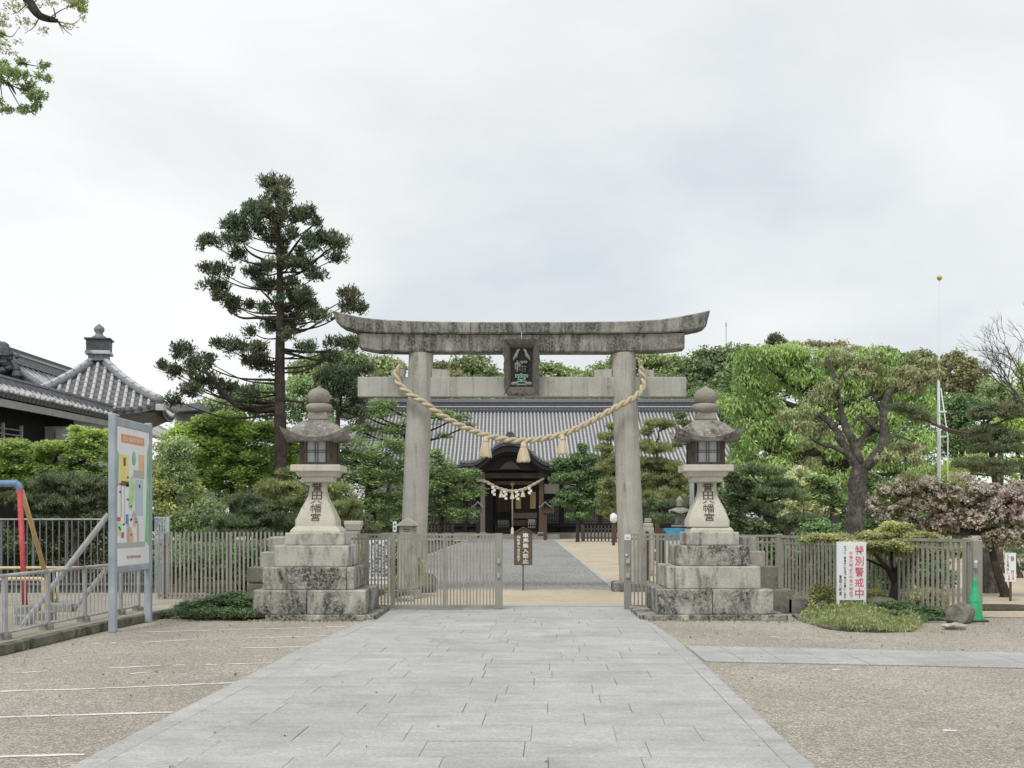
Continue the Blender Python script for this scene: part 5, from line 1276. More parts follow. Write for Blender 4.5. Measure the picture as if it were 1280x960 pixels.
# low dark lattice barriers each side of the bell rope
for (a, c) in ((619.5, 637), (659, 674)):
    x0_, x1_ = XX(a, Q(67.2)), XX(c, Q(67.2)); g = MB(); k = x0_
    while k < x1_: g.box(k-.035, k+.035, Q(67.17), Q(67.23), .42, ZZ(653, Q(67.2))); k += .19
    g.box(x0_, x1_, Q(67.15), Q(67.25), ZZ(657, Q(67.2))-.04, ZZ(657, Q(67.2))+.04); g.box(x0_, x1_, Q(67.15), Q(67.25), .6, .68)
    g.build('barrier', M['darkwood'], porch)
bell = MB(); xb = XX(640.5, Q(67)); bell.tube([(xb, Q(67), ZZ(606, Q(67))), (xb, Q(67), ZZ(660, Q(67)))], .055, 8)
br = thing('bell_rope', 'pale bell rope with thick end hanging down the centre of the porch', 'rope', (xb, Q(67), .5))
bell.build('rope_cord', M['straw'], br, True); MB().lathe(xb, Q(67), [(.05, ZZ(659, Q(67))), (.11, ZZ(661, Q(67))), (.14, ZZ(666, Q(67))), (.12, ZZ(668, Q(67)))], 10).build('rope_end', M['whiteink'], br)
MB().lathe(xb, Q(67), [(.02, ZZ(601, Q(67))), (.15, ZZ(603, Q(67))), (.17, ZZ(606, Q(67))), (.05, ZZ(608, Q(67)))], 12).build('bell', M['brass'], br, True)
# sacred rope of the porch
RYp = Q(65.9)
r = thing('straw_rope', 'small straw rope with white paper streamers hung across the porch of the hall', 'rope', W(640, 615, RYp))
pts = [(601, 590, RYp), (595.5, 591.5, RYp), (593, 596, RYp), (597, 599.5, RYp), (607, 602, RYp), (620, 609, RYp), (633, 613.2, RYp), (643, 614, RYp), (655, 611.5, RYp), (667, 605.5, RYp), (680, 597.8, RYp)]
b = MB(); twisted(b, catmull([W(*p) for p in pts], 8), .14, 2, .8, 6, lambda f: .65+.35*min(1, f/.2, (1-f)/.2)); b.build('rope_strands', M['straw'], r, True)
for px, py in ((626.5, 614), (640.5, 616), (653.5, 613.5)): tassel(px, py, py+8, 7, RYp-.05, r, 'small_tassel', 14)
for px, py, n_ in ((617, 608, 3), (631.5, 613, 3), (646.5, 613.5, 3), (662.5, 609, 2)):
    b = MB(); s = RYp/FX
    for k in range(n_+1):
        x0_ = XX(px, RYp)+(.06 if k % 2 else -.06); z0_ = ZZ(py+k*2.7, RYp)
        b.hexa([(x0_-.11, RYp-.18, z0_-.20), (x0_+.11, RYp-.18, z0_-.24), (x0_+.11, RYp-.17, z0_-.24), (x0_-.11, RYp-.17, z0_-.20), (x0_-.11, RYp-.18, z0_+.02), (x0_+.11, RYp-.18, z0_-.02), (x0_+.11, RYp-.17, z0_-.02), (x0_-.11, RYp-.17, z0_+.02)])
    b.build('paper_streamer', M['shide'], r)

# ---------------------------------------------------------------- buildings on the left
# square pavilion with pyramid roof
rot = math.radians(10); nv = Vector((math.sin(rot), -math.cos(rot), 0)); uv = Vector((math.cos(rot), math.sin(rot), 0))
PV = 30*KD; C0 = Vector((XX(124, PV), PV, 0)); A_ = 2.5; zap = ZZ(446, PV); zea = 5.50
pav = thing('corner_pavilion', 'square pavilion with pyramid tiled roof and round stone finial, upper left', 'pavilion', C0)
def pz(r_, m):  # r_ 0 apex..1 eave ; m 0 mid .. 1 corner
    return zap+(zea-zap)*(1-(1-r_)**1.25 if False else r_**.86)+.30*(m**3)*(r_**3)
faces = [(nv, uv), (uv, -nv), (-nv, -uv), (-uv, nv)]
b = MB(); n = 12
for (f, l) in faces:
    b.grid([[C0+f*(A_*r_/n)+l*(A_*r_/n*(-1+2*i/12))+Vector((0, 0, pz(r_/n, abs(-1+2*i/12)))) for i in range(13)] for r_ in range(n+1)])
b.grid([[C0+f*A_+l*(A_*(-1+2*i/12))+Vector((0, 0, pz(1, abs(-1+2*i/12))-d)) for f, l in faces for i in range(13)] for d in (0, .16)])
b.add([C0+(f+l)*(A_*.97)+Vector((0, 0, zea-.02)) for f, l in faces], [(0, 1, 2, 3)])
rf = b.build('pyramid_roof', M['tilepan'], pav)
for (f, l) in faces[:2]:
    nr = 17
    for k in range(nr):
        t_ = -1+2*(k+.5)/nr
        pts = []
        for j in range(8):
            r_ = lerp(abs(t_)+.03, 1.01, j/7); 
            pts.append(C0+f*(A_*r_)+l*(A_*t_)+Vector((0, 0, pz(r_, abs(t_)/max(r_, .01))+.03)))
        MB().tube(pts, .068, 8).build('tile_row', M['tilelight'], rf, True)
        MB().tube([pts[-1]+f*.0, pts[-1]+f*.03], .078, 10).build('round_tile_end', M['tiledark'], rf)
for (f, l) in faces:
    for dz, w_, m_ in ((.07, .17, M['tileridge']), (.20, .10, M['tilelight'])):
        pts = [C0+(f+l)*(A_*j/9)+Vector((0, 0, pz(j/9, 1)+dz)) for j in range(1, 10)]
        MB().tube(pts, w_, 8, flat=.8).build('hip_ridge', m_, pav, True)
def sq(w0, z0, w1, z1, nm, m_, e=0):
    c = []
    for w_, z_ in ((w0, z0), (w1, z1)):
        for a, d in ((1, -1), (1, 1), (-1, 1), (-1, -1)): c.append(C0+nv*w_*a+uv*w_*d+Vector((0, 0, z_)))
    MB().bev(MB().hexa(c), .012).build(nm, m_, pav)
sq(.36, ZZ(452, PV), .34, ZZ(444, PV), 'dew_basin_foot', M['tileridge']); sq(.46, ZZ(444, PV), .44, ZZ(439.5, PV), 'dew_basin_foot', M['tilelight'])
sq(.41, ZZ(439.5, PV), .42, ZZ(426, PV), 'dew_basin', M['tiledark']); sq(.48, ZZ(426, PV), .48, ZZ(424, PV), 'dew_basin_rim', M['tiledark'])
Zp = lambda p: ZZ(p, PV)
MB().lathe(C0.x, C0.y, [(.28, Zp(424)), (.27, Zp(421.5)), (.15, Zp(419)), (.13, Zp(416.5)), (.19, Zp(413.5)), (.195, Zp(411)), (.15, Zp(408.5)), (.06, Zp(406.3)), (.01, Zp(404.6))], 24).build('finial', M['tile'], pav, True)
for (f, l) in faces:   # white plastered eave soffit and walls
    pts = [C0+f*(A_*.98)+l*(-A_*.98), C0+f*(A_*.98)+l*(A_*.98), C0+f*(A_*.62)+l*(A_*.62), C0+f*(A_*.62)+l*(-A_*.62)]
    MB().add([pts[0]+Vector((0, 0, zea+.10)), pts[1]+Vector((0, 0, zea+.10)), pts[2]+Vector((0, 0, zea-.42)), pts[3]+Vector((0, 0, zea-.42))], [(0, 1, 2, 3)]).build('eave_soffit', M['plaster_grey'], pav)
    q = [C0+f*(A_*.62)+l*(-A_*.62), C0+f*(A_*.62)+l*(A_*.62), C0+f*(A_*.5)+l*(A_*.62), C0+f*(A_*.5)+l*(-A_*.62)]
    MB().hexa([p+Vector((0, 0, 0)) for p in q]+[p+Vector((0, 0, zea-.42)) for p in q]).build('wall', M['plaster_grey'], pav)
cc = C0+nv*A_+uv*A_; MB().bev(MB().box(cc.x-.16, cc.x+.16, cc.y-.16, cc.y+.16, zea+.02, zea+.26), .02).build('corner_beam_end', M['plaster'], pav)

# long low roof in front of it
ann = thing('side_hall', 'dark timber side hall with long low tiled roof running off the left edge', 'hall', (-14.5, 22*KD, 0))
def q4(u, v):  # u 0 far .. 1 near ; v 0 eave .. 1 top
    e_ = Vector((-13.25, 26.1*KD, 4.967)).lerp(Vector((-14.55, 15.0*KD, 5.067)), u); t_ = Vector((-13.95, 26.9*KD, 5.23)).lerp(Vector((-16.4, 15.5*KD, 5.75)), u)
    if u < .25: t_ = t_+Vector((-.35*math.sin(u/.25*PI/2), 0, .12*math.sin(u/.25*PI/2)))
    else: t_ = t_+Vector((-.35, 0, .12))
    p = e_.lerp(t_, v); p.z -= .10*math.sin(v*PI); return p
b = MB(); b.grid([[q4(i/30, j/5) for j in range(6)] for i in range(31)]); b.grid([[q4(i/30, 0) for i in range(31)], [q4(i/30, 0)+Vector((-.05, 0, -.14)) for i in range(31)], [q4(i/30, 0)+Vector((-1.6, 0, -.10)) for i in range(31)]])
rf = b.build('low_roof', M['tilepan'], ann)
me_c = {}
N = 56
for i in range(N+1):
    u = i/N; pts = [q4(u, j/4)+Vector((0, 0, .03)) for j in range(5)]
    MB().tube([pts[0]+Vector((.04, 0, -.01))]+pts, .066, 6).build('tile_row', M['tilelight'], rf, True)
b = MB()
for k, (dz0, dz1, w_, m_) in enumerate(((-.05, .17, .13, M['tileridge']), (.17, .24, .17, M['tile']))):
    b = MB(); rows = []
    for i in range(25):
        p = q4(i/24*.98, 1); rows.append([p+Vector((w_, 0, dz0)), p+Vector((w_, 0, dz1)), p+Vector((-w_, 0, dz1)), p+Vector((-w_, 0, dz0))])
    b.grid(rows); b.f.append((0, 1, 2, 3)); b.build('ridge_course', m_, ann)
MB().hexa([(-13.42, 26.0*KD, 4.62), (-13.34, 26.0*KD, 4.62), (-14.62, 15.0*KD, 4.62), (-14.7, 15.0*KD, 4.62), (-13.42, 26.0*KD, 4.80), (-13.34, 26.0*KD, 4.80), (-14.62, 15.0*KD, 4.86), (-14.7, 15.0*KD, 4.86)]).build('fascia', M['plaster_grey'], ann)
MB().hexa([(-16.2, 25.5*KD, 0), (-14.35, 25.5*KD, 0), (-15.5, 15*KD, 0), (-17.5, 15*KD, 0), (-16.2, 25.5*KD, 4.9), (-14.35, 25.5*KD, 4.9), (-15.5, 15*KD, 4.9), (-17.5, 15*KD, 4.9)]).build('wall', M['darkwood'], ann)
# window with bars
for k, z_ in enumerate((3.55, 3.7, 3.85, 4.0, 4.15)): MB().tube([(-14.37, 22.9*KD, z_), (-14.55, 21.5*KD, z_)], .018, 6).build('window_bar', M['railgrey'], ann)
for (x_, y_) in ((-14.40, 22.9*KD), (-14.47, 22.2*KD), (-14.55, 21.5*KD)): MB().box(x_-.03, x_+.05, y_-.03, y_+.03, 3.45, 4.3).build('window_frame', M['railgrey'], ann)
MB().hexa([(-14.6, 24.2*KD, 0), (-13.5, 24.2*KD, 0), (-13.5, 25.8*KD, 0), (-14.6, 25.8*KD, 0), (-14.6, 24.2*KD, ZZ(533, 24.2*KD)), (-13.5, 24.2*KD, ZZ(533, 24.2*KD)), (-13.5, 25.8*KD, ZZ(533, 24.2*KD)), (-14.6, 25.8*KD, ZZ(533, 24.2*KD))]).build('white_store', M['plaster'], ann)
MB().box(OX(70, 24), OX(106, 24), 24*KD, 24*KD+.08, 0, ZZ(536, 24*KD)).build('white_wall', M['plaster'], ann)
# upper gabled roof with its carved gable ornament
up = thing('upper_hall', 'taller gabled hall roof with carved gable ornament peeping over the side hall', 'hall', (-19.5, 33*KD, 0))
UY = 29.6*KD; Rz = ZZ(437, 30*KD)-.5; RX = OX(12, 30)
def ur(u, v, s=1):  # u along ridge 0 near..1 far
    return Vector((RX+s*4.4*v, lerp(UY, 37*KD, u), Rz-2.7*v**.85+.12*(v**2)))
b = MB(); b.grid([[ur(i/8, j/6) for i in range(9)] for j in range(7)]); b.grid([[ur(i/8, j/6, -1) for i in range(9)] for j in range(7)])
rf = b.build('upper_roof', M['tilepan'], up)
for i in range(22):
    MB().tube([ur((i+.5)/22, j/6)+Vector((0, 0, .04)) for j in range(7)], .08, 6).build('tile_row', M['tilelight'], rf, True)
for (z0, z1, w_, m_) in ((.0, .30, .20, M['tileridge']), (.30, .38, .26, M['tilelight']), (.38, .55, .15, M['tiledark'])):
    MB().box(RX-w_, RX+w_, UY-.1, 37.2*KD, Rz+z0, Rz+z1).build('ridge_course', m_, up)
MB().grid([[ur(0, j/6)+Vector((0, -.08, d)) for j in range(7)] for d in (.14, -.05)]).build('verge_tiles', M['tilelight'], up)
MB().tube([ur(0, j/6)+Vector((0, -.05, .12)) for j in range(7)], .12, 8).build('descending_ridge', M['tileridge'], up, True)
MB().prism([(RX, Rz-.1), (RX+4.2, Rz-2.7), (RX+4.2, 0), (RX-4.2, 0), (RX-4.2, Rz-2.7)], UY+.3, UY+.5).build('gable_wall', M['darkwood'], up)
random.seed(11)
b = MB()
for k in range(30):
    px, py = random.uniform(-8, 22), random.uniform(430, 468)
    if py < 428+abs(px-4)*.9: continue
    p = W(px, py, UY-.3); s = random.uniform(.10, .22); b.lathe(p.x, p.y, [(.01, p.z-s), (s, p.z-s*.3), (s*.8, p.z+s*.4), (.01, p.z+s)], 7)
b.lathe(XX(4, UY-.3), UY-.25, [(.05, ZZ(448, UY-.3)), (.35, ZZ(445, UY-.3)), (.30, ZZ(436, UY-.3)), (.05, ZZ(427, UY-.3))], 9)
b.build('gable_ornament', M['tiledark'], up)
# neighbouring roof edge seen right of the pavilion
r = thing('low_roof_corner', 'small grey roof corner showing between pavilion and maple trees', 'building', (OX(235, 34), 34*KD, 0))
MB().hexa([W(215, 515, 34*KD), W(250, 512, 34*KD), W(262, 520, 38*KD), W(225, 520, 38*KD)]+[q+Vector((0, 0, .3)) for q in (W(215, 515, 34*KD), W(250, 512, 34*KD), W(262, 520, 38*KD), W(225, 520, 38*KD))]).build('roof', M['tile'], r)
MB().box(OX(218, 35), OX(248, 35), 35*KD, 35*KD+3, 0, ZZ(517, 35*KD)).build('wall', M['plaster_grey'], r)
# ---------------------------------------------------------------- plants
rng = np.random.default_rng(3)
DENS = 4.6; NLEAF = [0]
def unit(a): return a/np.maximum(np.linalg.norm(a, axis=1, keepdims=True), 1e-9)
def leaf_obj(name, P, Nn, T, L, Wd, m, parent, fold=.18):
    """one leaf = a folded rhombus of two triangles' worth of quad; P centre, Nn normal, T tip direction"""
    n = len(P); T = unit(T-Nn*(T*Nn).sum(1, keepdims=True)); B = np.cross(Nn, T)
    L = L.reshape(-1, 1); Wd = Wd.reshape(-1, 1)
    V = np.empty((n, 4, 3), np.float32); org = np.array(wloc(parent) if parent is not None else P.mean(0))
    V[:, 0] = P-T*L*.5; V[:, 1] = P+B*Wd*.5-Nn*Wd*fold+T*L*.05; V[:, 2] = P+T*L*.5; V[:, 3] = P-B*Wd*.5-Nn*Wd*fold+T*L*.05
    V -= org.astype(np.float32)
    me = bpy.data.meshes.new(name); me.vertices.add(n*4); me.vertices.foreach_set('co', V.reshape(-1))
    me.loops.add(n*4); me.loops.foreach_set('vertex_index', np.arange(n*4, dtype=np.int32))
    me.polygons.add(n); me.polygons.foreach_set('loop_start', np.arange(0, n*4, 4, dtype=np.int32)); me.polygons.foreach_set('loop_total', np.full(n, 4, np.int32))
    me.materials.append(m); me.update(calc_edges=True)
    o = bpy.data.objects.new(name, me); COL.objects.link(o)
    if parent is not None: o.parent = parent
    else: o.location = org
    return o
def clumps_of(ells, cr, dens=1.0, flat=1.0, fill=.3):
    """scatter sub-clumps through a list of ellipsoids (c, (rx,ry,rz)); cr = clump radius in metres"""
    out = []
    for c, r in ells:
        rr = np.array(r, float); area = (rr[0]*rr[1]*rr[2])**(2/3); n = max(2, int(dens*DENS*area/(cr*cr)+.5))
        d = unit(rng.normal(size=(n, 3))); d[:, 2] = np.where(rng.random(n) < .62, np.abs(d[:, 2]), d[:, 2]); k = np.where(rng.random((n, 1)) < fill, rng.uniform(.2, .7, (n, 1)), rng.uniform(.68, 1.0, (n, 1)))
        q = np.array(c)+d*k*np.maximum(rr-cr*.45, rr*.4)
        s = cr*rng.uniform(.6, 1.3, n)
        out += [(q[i], s[i]) for i in range(n)]
    return out
def foliage(name, clumps, per, L, Wd, m, parent, mode='broad', flat=.75, zmin=.05):
    C = np.repeat(np.array([c for c, s in clumps]), per, 0); S = np.repeat(np.array([s for c, s in clumps]), per)
    n = len(C); d = unit(rng.normal(size=(n, 3))); k = rng.random(n)**.45
    off = d*(k*S)[:, None]; off[:, 2] *= flat
    up = np.array([0, 0, 1.0])
    if mode == 'needle':
        off[:, 2] += .12*S; T = unit(d*.7+up*.75+rng.normal(size=(n, 3))*.35); N = unit(rng.normal(size=(n, 3)))
    elif mode == 'droop':
        T = unit(d*.55-up*.9+rng.normal(size=(n, 3))*.25); N = unit(d*.9+up*.35+rng.normal(size=(n, 3))*.35)
    elif mode == 'flat':
        T = unit(d*np.array([1, 1, .2])+rng.normal(size=(n, 3))*.4); N = unit(up*1.2+rng.normal(size=(n, 3))*.38)
    elif mode == 'spiky':
        T = unit(up+rng.normal(size=(n, 3))*.45); N = unit(rng.normal(size=(n, 3))*np.array([1, 1, .2]))
    else:
        T = unit(d+rng.normal(size=(n, 3))*.7); N = unit(d*.7+up*.55+rng.normal(size=(n, 3))*.55)
    P = C+off; keep = P[:, 2] > zmin
    P, N, T = P[keep], N[keep], T[keep]; n = len(P); NLEAF[0] += n; f = rng.uniform(.6, 1.35, n)
    return leaf_obj(name, P, N, T, L*f, Wd*f, m, parent)
def ell(px, py, rx, ry, Y, dz=None):
    s = Y/FX*1.14; return (np.array(W(px, py, Y)), (rx*s, (dz if dz is not None else max(rx, ry)*.85)*s, ry*s))
def limb(b, pts, r0, r1, n=7, wob=.06):
    P = catmull(pts, 5) if len(pts) > 2 else [Vector(pts[0]).lerp(Vector(pts[1]), i/6) for i in range(7)]
    m_ = len(P); L = sum((P[i+1]-P[i]).length for i in range(m_-1))
    for i in range(1, m_-1): P[i] = P[i]+Vector((random.uniform(-1, 1), random.uniform(-1, 1), random.uniform(-.5, .5)))*wob*r0*2
    b.tube(P, [lerp(r0, r1, (i/(m_-1))**.8)*random.uniform(.92, 1.08) for i in range(m_)], n)
def tree(name, label, cat, Y, base, ells, tr, cr, per, L, Wd, leaf, barkm, mode='broad', flat=.75, dens=1.0, group=None, limbs=True, fork=.35, top=None, fill=.3, split=None, lr=.32, forks=None):
    """base px of trunk, ells as (px,py,rx,ry[,Yoffset]); trunk radius tr in metres"""
    Y = Y*KD; bx = XX(base, Y); r = thing(name, label, cat, (bx, Y, 0), group)
    E = [ell(e[0], e[1], e[2], e[3], Y+(e[4] if len(e) > 4 else 0)) for e in ells]
    cl = clumps_of(E, cr, dens, flat, fill)
    cen = np.mean([e[0] for e in E], 0); zmin_ = min(e[0][2]-e[1][2] for e in E); zt = max(e[0][2] for e in E)
    b = MB(); fk = Vector((lerp(bx, float(cen[0]), .35), Y, max(.3, lerp(float(zmin_), float(cen[2]), fork))))
    if top is not None: tp = W(top[0], top[1], Y)
    else: tp = Vector((float(cen[0]), Y, lerp(float(cen[2]), float(zt), .6)))
    P = [Vector((bx, Y, -.05)), Vector((bx, Y, .1))]
    mid = Vector((bx, Y, 0)).lerp(fk, .5); P += [mid, fk, fk.lerp(tp, .5), tp]
    pts = catmull(P, 5); k = len(pts)
    b.tube(pts, [tr*(1.25 if i < 2 else 1)*lerp(1, .12, i/(k-1)) for i in range(k)], 9)
    if limbs:
        for i, (c, rr) in enumerate(E):
            c = Vector([float(x) for x in c]); f = min(.85, max(.15, (c.z-.35*abs(c.x-tp.x)-fk.z)/max(.1, tp.z-fk.z)))
            st = fk.lerp(tp, f) if c.z > fk.z else fk
            md = st.lerp(c, .5)+Vector((0, 0, -.06*(c-st).length))
            limb(b, [st, md, c], tr*lr*1.3, tr*.10, 6)
            for q in range(3):
                e = c+Vector((random.uniform(-1, 1)*rr[0], random.uniform(-1, 1)*rr[1], random.uniform(-.2, .8)*rr[2]))*.8
                limb(b, [md.lerp(c, .5), e], tr*.12, tr*.04, 5)
    b.build('trunk', barkm, r, True)
    foliage('crown', cl, per, L, Wd, leaf, r, mode, flat)
    return r

# --- tall conifer over the left lantern
def zc(lst): return [(180+x/3, 200+y/3, a/3, c/3) for x, y, a, c in lst]
CY_ = 24.0*KD
cz = zc([(495,100,46,34),(525,150,35,20),(500,135,30,25),(430,200,50,26),(400,190,25,20),(340,250,52,32),(245,318,42,24),(345,292,40,22),(575,212,45,24),(640,235,28,14),(600,195,25,10),(420,270,32,30),(500,215,25,30),(560,285,35,18),(480,300,30,45),(680,305,52,26),(735,322,32,20),(620,322,38,24),(715,372,38,10),(350,360,28,26),(290,420,34,22),(225,410,25,10),(270,472,50,16),(430,420,48,28),(460,480,42,26),(585,400,50,20),(645,440,34,13),(555,472,30,9),(290,515,35,14),(340,545,35,24),(400,552,25,8),(520,395,30,14),(600,560,60,34),(655,592,45,24),(560,610,38,26),(480,622,40,16),(600,505,34,14),(770,515,40,24),(795,555,46,12),(745,545,20,10),(400,645,25,13),(330,700,50,26),(280,690,22,12),(420,722,48,24),(450,770,45,24),(390,755,35,20),(740,690,60,18),(620,700,30,12),(700,740,48,11),(780,690,35,14),(150,725,45,28),(60,780,28,12),(120,800,38,16),(200,780,42,32),(230,830,48,24),(180,870,38,20),(110,908,30,17),(320,860,55,24),(400,880,45,24),(240,760,25,20)])
r = thing('conifer_tree', 'tall dark conifer with layered branches rising against the sky left of the gate', 'tree', (XX(350, CY_), CY_, 0))
b = MB(); tk = [Vector((XX(351, CY_), CY_, -.05)), W(351, 560, CY_), W(349.5, 500, CY_), W(350, 440, CY_), W(350.5, 380, CY_), W(349, 320, CY_), W(346.5, 270, CY_), W(346, 232, CY_)]
b.tube(catmull(tk, 6), [lerp(.215, .03, (i/42)**1.1)*random.uniform(.95, 1.05) for i in range(43)], 12)
E = []
for (px, py, rx, ry) in cz:
    dY = random.uniform(-1, 1)*1.3*(1 if abs(px-349) < 40 else .6); E.append(ell(px+random.uniform(-2, 2), py+random.uniform(-2, 2), (rx*1.12+2)*random.uniform(.8, 1.15), (ry*1.2+2)*random.uniform(.85, 1.2), CY_+dY, max(rx, ry)*.9))
    c = Vector([float(v) for v in E[-1][0]]); dist = abs(c.x-XX(349, CY_)); stz = min(c.z-.05, c.z-.30*dist) if py < 480 else c.z-.12*dist
    if py > 225:
        st = Vector((XX(349.5, CY_), CY_, max(stz, 2.0))); md = st.lerp(c, .5)+Vector((0, 0, -.10*dist))
        limb(b, [st, md, c], .022+.009*dist, .010, 6)
def lp(pts, r0, r1): limb(b, [W(180+x/3, 200+y/3, CY_) for x, y in pts], r0, r1, 8, .04)
lp([(510, 935), (400, 935), (320, 900), (270, 840), (230, 790)], .12, .04); lp([(510, 600), (430, 592), (360, 590), (300, 545)], .06, .02); lp([(525, 712), (600, 720), (700, 718)], .06, .03)
lp([(525, 720), (600, 740), (660, 750), (720, 735)], .05, .02); lp([(500, 560), (470, 520), (440, 490)], .06, .02); lp([(510, 400), (590, 290), (640, 240)], .05, .015); lp([(505, 395), (400, 350), (360, 290)], .05, .015)
lp([(505, 450), (600, 415), (680, 345), (740, 320)], .05, .015); lp([(510, 655), (600, 640), (680, 595)], .05, .02)
lp([(700, 600), (740, 570), (770, 520)], .04, .015); lp([(530, 900), (600, 910)], .05, .03)
b.build('trunk', M['barkdark'], r, True)
for k in range(26):
    py = random.uniform(250, 425); E.append(ell(349+random.gauss(0, 16), py, random.uniform(5, 11), random.uniform(4, 8), CY_+random.uniform(-.8, .8)))
cl = clumps_of(E, .19, 1.15, 1, .35)
foliage('crown', cl, 42, .14, .038, M['L_conifer'], r, 'needle', 1.0)

# --- left side
tree('maple_tree', 'spreading yellow green maple before the dark side hall, at the left edge', 'tree', 20, 60,
     [(8,560,38,14),(0,590,30,20),(40,572,30,14),(75,562,34,13),(60,590,45,18),(105,552,26,12),(122,545,20,12),(112,572,35,14),(132,565,22,20),(20,604,45,14),(118,595,35,18),(100,536,12,6)], .12, .24, 66, .085, .052, M['L_maple'], M['barkdark'], 'flat', .45, 1.8)
tree('maple_tree', 'large rounded yellow green maple between map board and left lantern', 'tree', 25, 290,
     [(245,560,30,26),(262,535,26,18),(225,548,18,18),(280,528,32,16),(270,565,40,26),(300,545,36,20),(325,538,28,14),(345,548,28,16),(330,575,40,22),(362,566,22,20),(290,595,44,24),(235,590,30,20),(335,605,35,20),(256,610,30,18)], .16, .32, 74, .12, .07, M['L_lime'], M['barkdark'], 'flat', .6, 1.7)
tree('camellia_tree', 'olive yellow bushy tree just right of the map board posts', 'tree', 20, 218,
     [(222,558,14,14),(206,560,14,14),(215,590,26,20),(206,615,22,22),(232,612,22,20),(222,640,28,20),(205,575,12,10)], .08, .22, 60, .08, .045, M['L_yell'], M['barkdark'], 'broad', .7, 1.4)
tree('broadleaf_tree', 'dark green tree filling the gap behind the camphor crown', 'tree', 40, 1030,
     [(940,480,40,30),(985,480,44,34),(1030,490,44,34),(1075,480,44,34),(1115,490,40,34),(1150,510,26,40),(930,545,40,36),(980,560,44,36),(1030,560,44,36),(1080,560,44,36),(1130,570,36,34),(1160,600,30,30),(1000,610,60,24),(1090,615,60,24)], .3, .6, 60, .22, .11, M['L_green'], M['barkdark'], 'broad', .8, 1.5)
tree('evergreen_shrub', 'green leafy shrub over the left fence below the large maple', 'shrub', 18.5, 250,
     [(228,565,18,18),(212,575,16,20),(226,600,20,24),(240,655,34,22),(262,640,26,18),(228,675,30,20),(268,668,30,20),(250,690,40,18)], .05, .2, 56, .08, .04, M['L_soft'], M['barkdark'], 'broad', .7, 1.4)
tree('evergreen_shrub', 'dark shrub low behind the left fence bars', 'shrub', 17, 300,
     [(230,705,45,24),(290,700,45,26),(335,700,35,26),(200,715,20,20),(350,720,30,20)], .05, .22, 60, .08, .045, M['L_green'], M['barkdark'], 'broad', .7, 1.5)
def padpine(label, Y, base, pads, leaf, tr=.1, cr=.13, per=85, group=None, L=.11, dens=1.7, cat='tree', name='pine_tree'):
    return tree(name, label, cat, Y, base, pads, tr, cr, per, L, .014*max(1, Y/18), leaf, M['barkpine'], 'needle', .6, dens, group, fill=.5, lr=.4)
padpine('dark rounded pine at the back of the playground, behind the map board brace', 18.5, 97,
        [(75,605,40,14),(105,608,38,14),(60,628,34,14),(95,630,42,16),(128,622,24,18),(40,640,20,12),(75,650,30,10),(118,648,28,12),(10,625,20,10)], M['L_pinedark'], .12)
tree('evergreen_shrub', 'dark hedge mass behind the tall thin playground fence', 'hedge', 18.8, 100,
     [(-10,690,40,40),(30,690,40,36),(70,690,40,40),(110,690,38,42),(145,690,35,45),(180,700,25,30),(60,655,30,16),(160,650,20,30)], .06, .28, 60, .09, .045, M['L_pinedark'], M['barkdark'], 'broad', .7, 1.3)
padpine('dark clipped pine in low pads over the left fence', 17.6, 305,
        [(307,627,24,10),(322,640,24,10),(285,652,32,11),(315,655,30,10),(342,652,28,12),(275,668,30,9),(350,635,16,8),(360,658,20,12),(330,668,34,8)], M['L_pine'], .09)
padpine('golden green clipped pine in round pads around the left lantern stem', 16.9, 385,
        [(347,610,28,11),(334,617,14,8),(362,628,24,12),(374,620,20,10),(358,592,12,7),(415,597,12,7),(420,612,20,9),(407,622,16,9),(432,633,26,9),(418,643,22,8),(440,642,16,8),(385,642,20,9)], M['L_pinelight'], .09)
padpine('dark low pine hedge pads behind the left lantern, under the golden pine', 17.8, 420,
        [(428,656,24,9),(445,650,20,9),(412,660,22,10),(372,660,24,12),(455,662,22,8),(395,655,20,10)], M['L_pinedark'], .08)
tree('juniper_shrub', 'low spreading dark green juniper at the foot of the left lantern base', 'shrub', 13.0, 275,
     [(225,768,20,8,0),(250,760,24,11,.1),(278,757,28,14,.15),(308,758,26,13,.1),(328,766,16,9,-.1),(262,768,30,8,-.25),(300,768,30,8,-.25),(236,758,16,8,.3),(290,748,20,9,.3)], .04, .10, 70, .055, .018, M['L_juniper'], M['barkdark'], 'flat', .8, 1.7, limbs=False)
tree('evergreen_shrub', 'dark leafy shrub behind the bars between stone post and gate leaf', 'shrub', 16.8, 508,
     [(500,700,16,24),(515,712,14,22),(490,725,14,18),(448,700,14,26),(500,680,14,12)], .04, .15, 60, .07, .035, M['L_azalea'], M['barkdark'], 'broad', .8, 1.6)
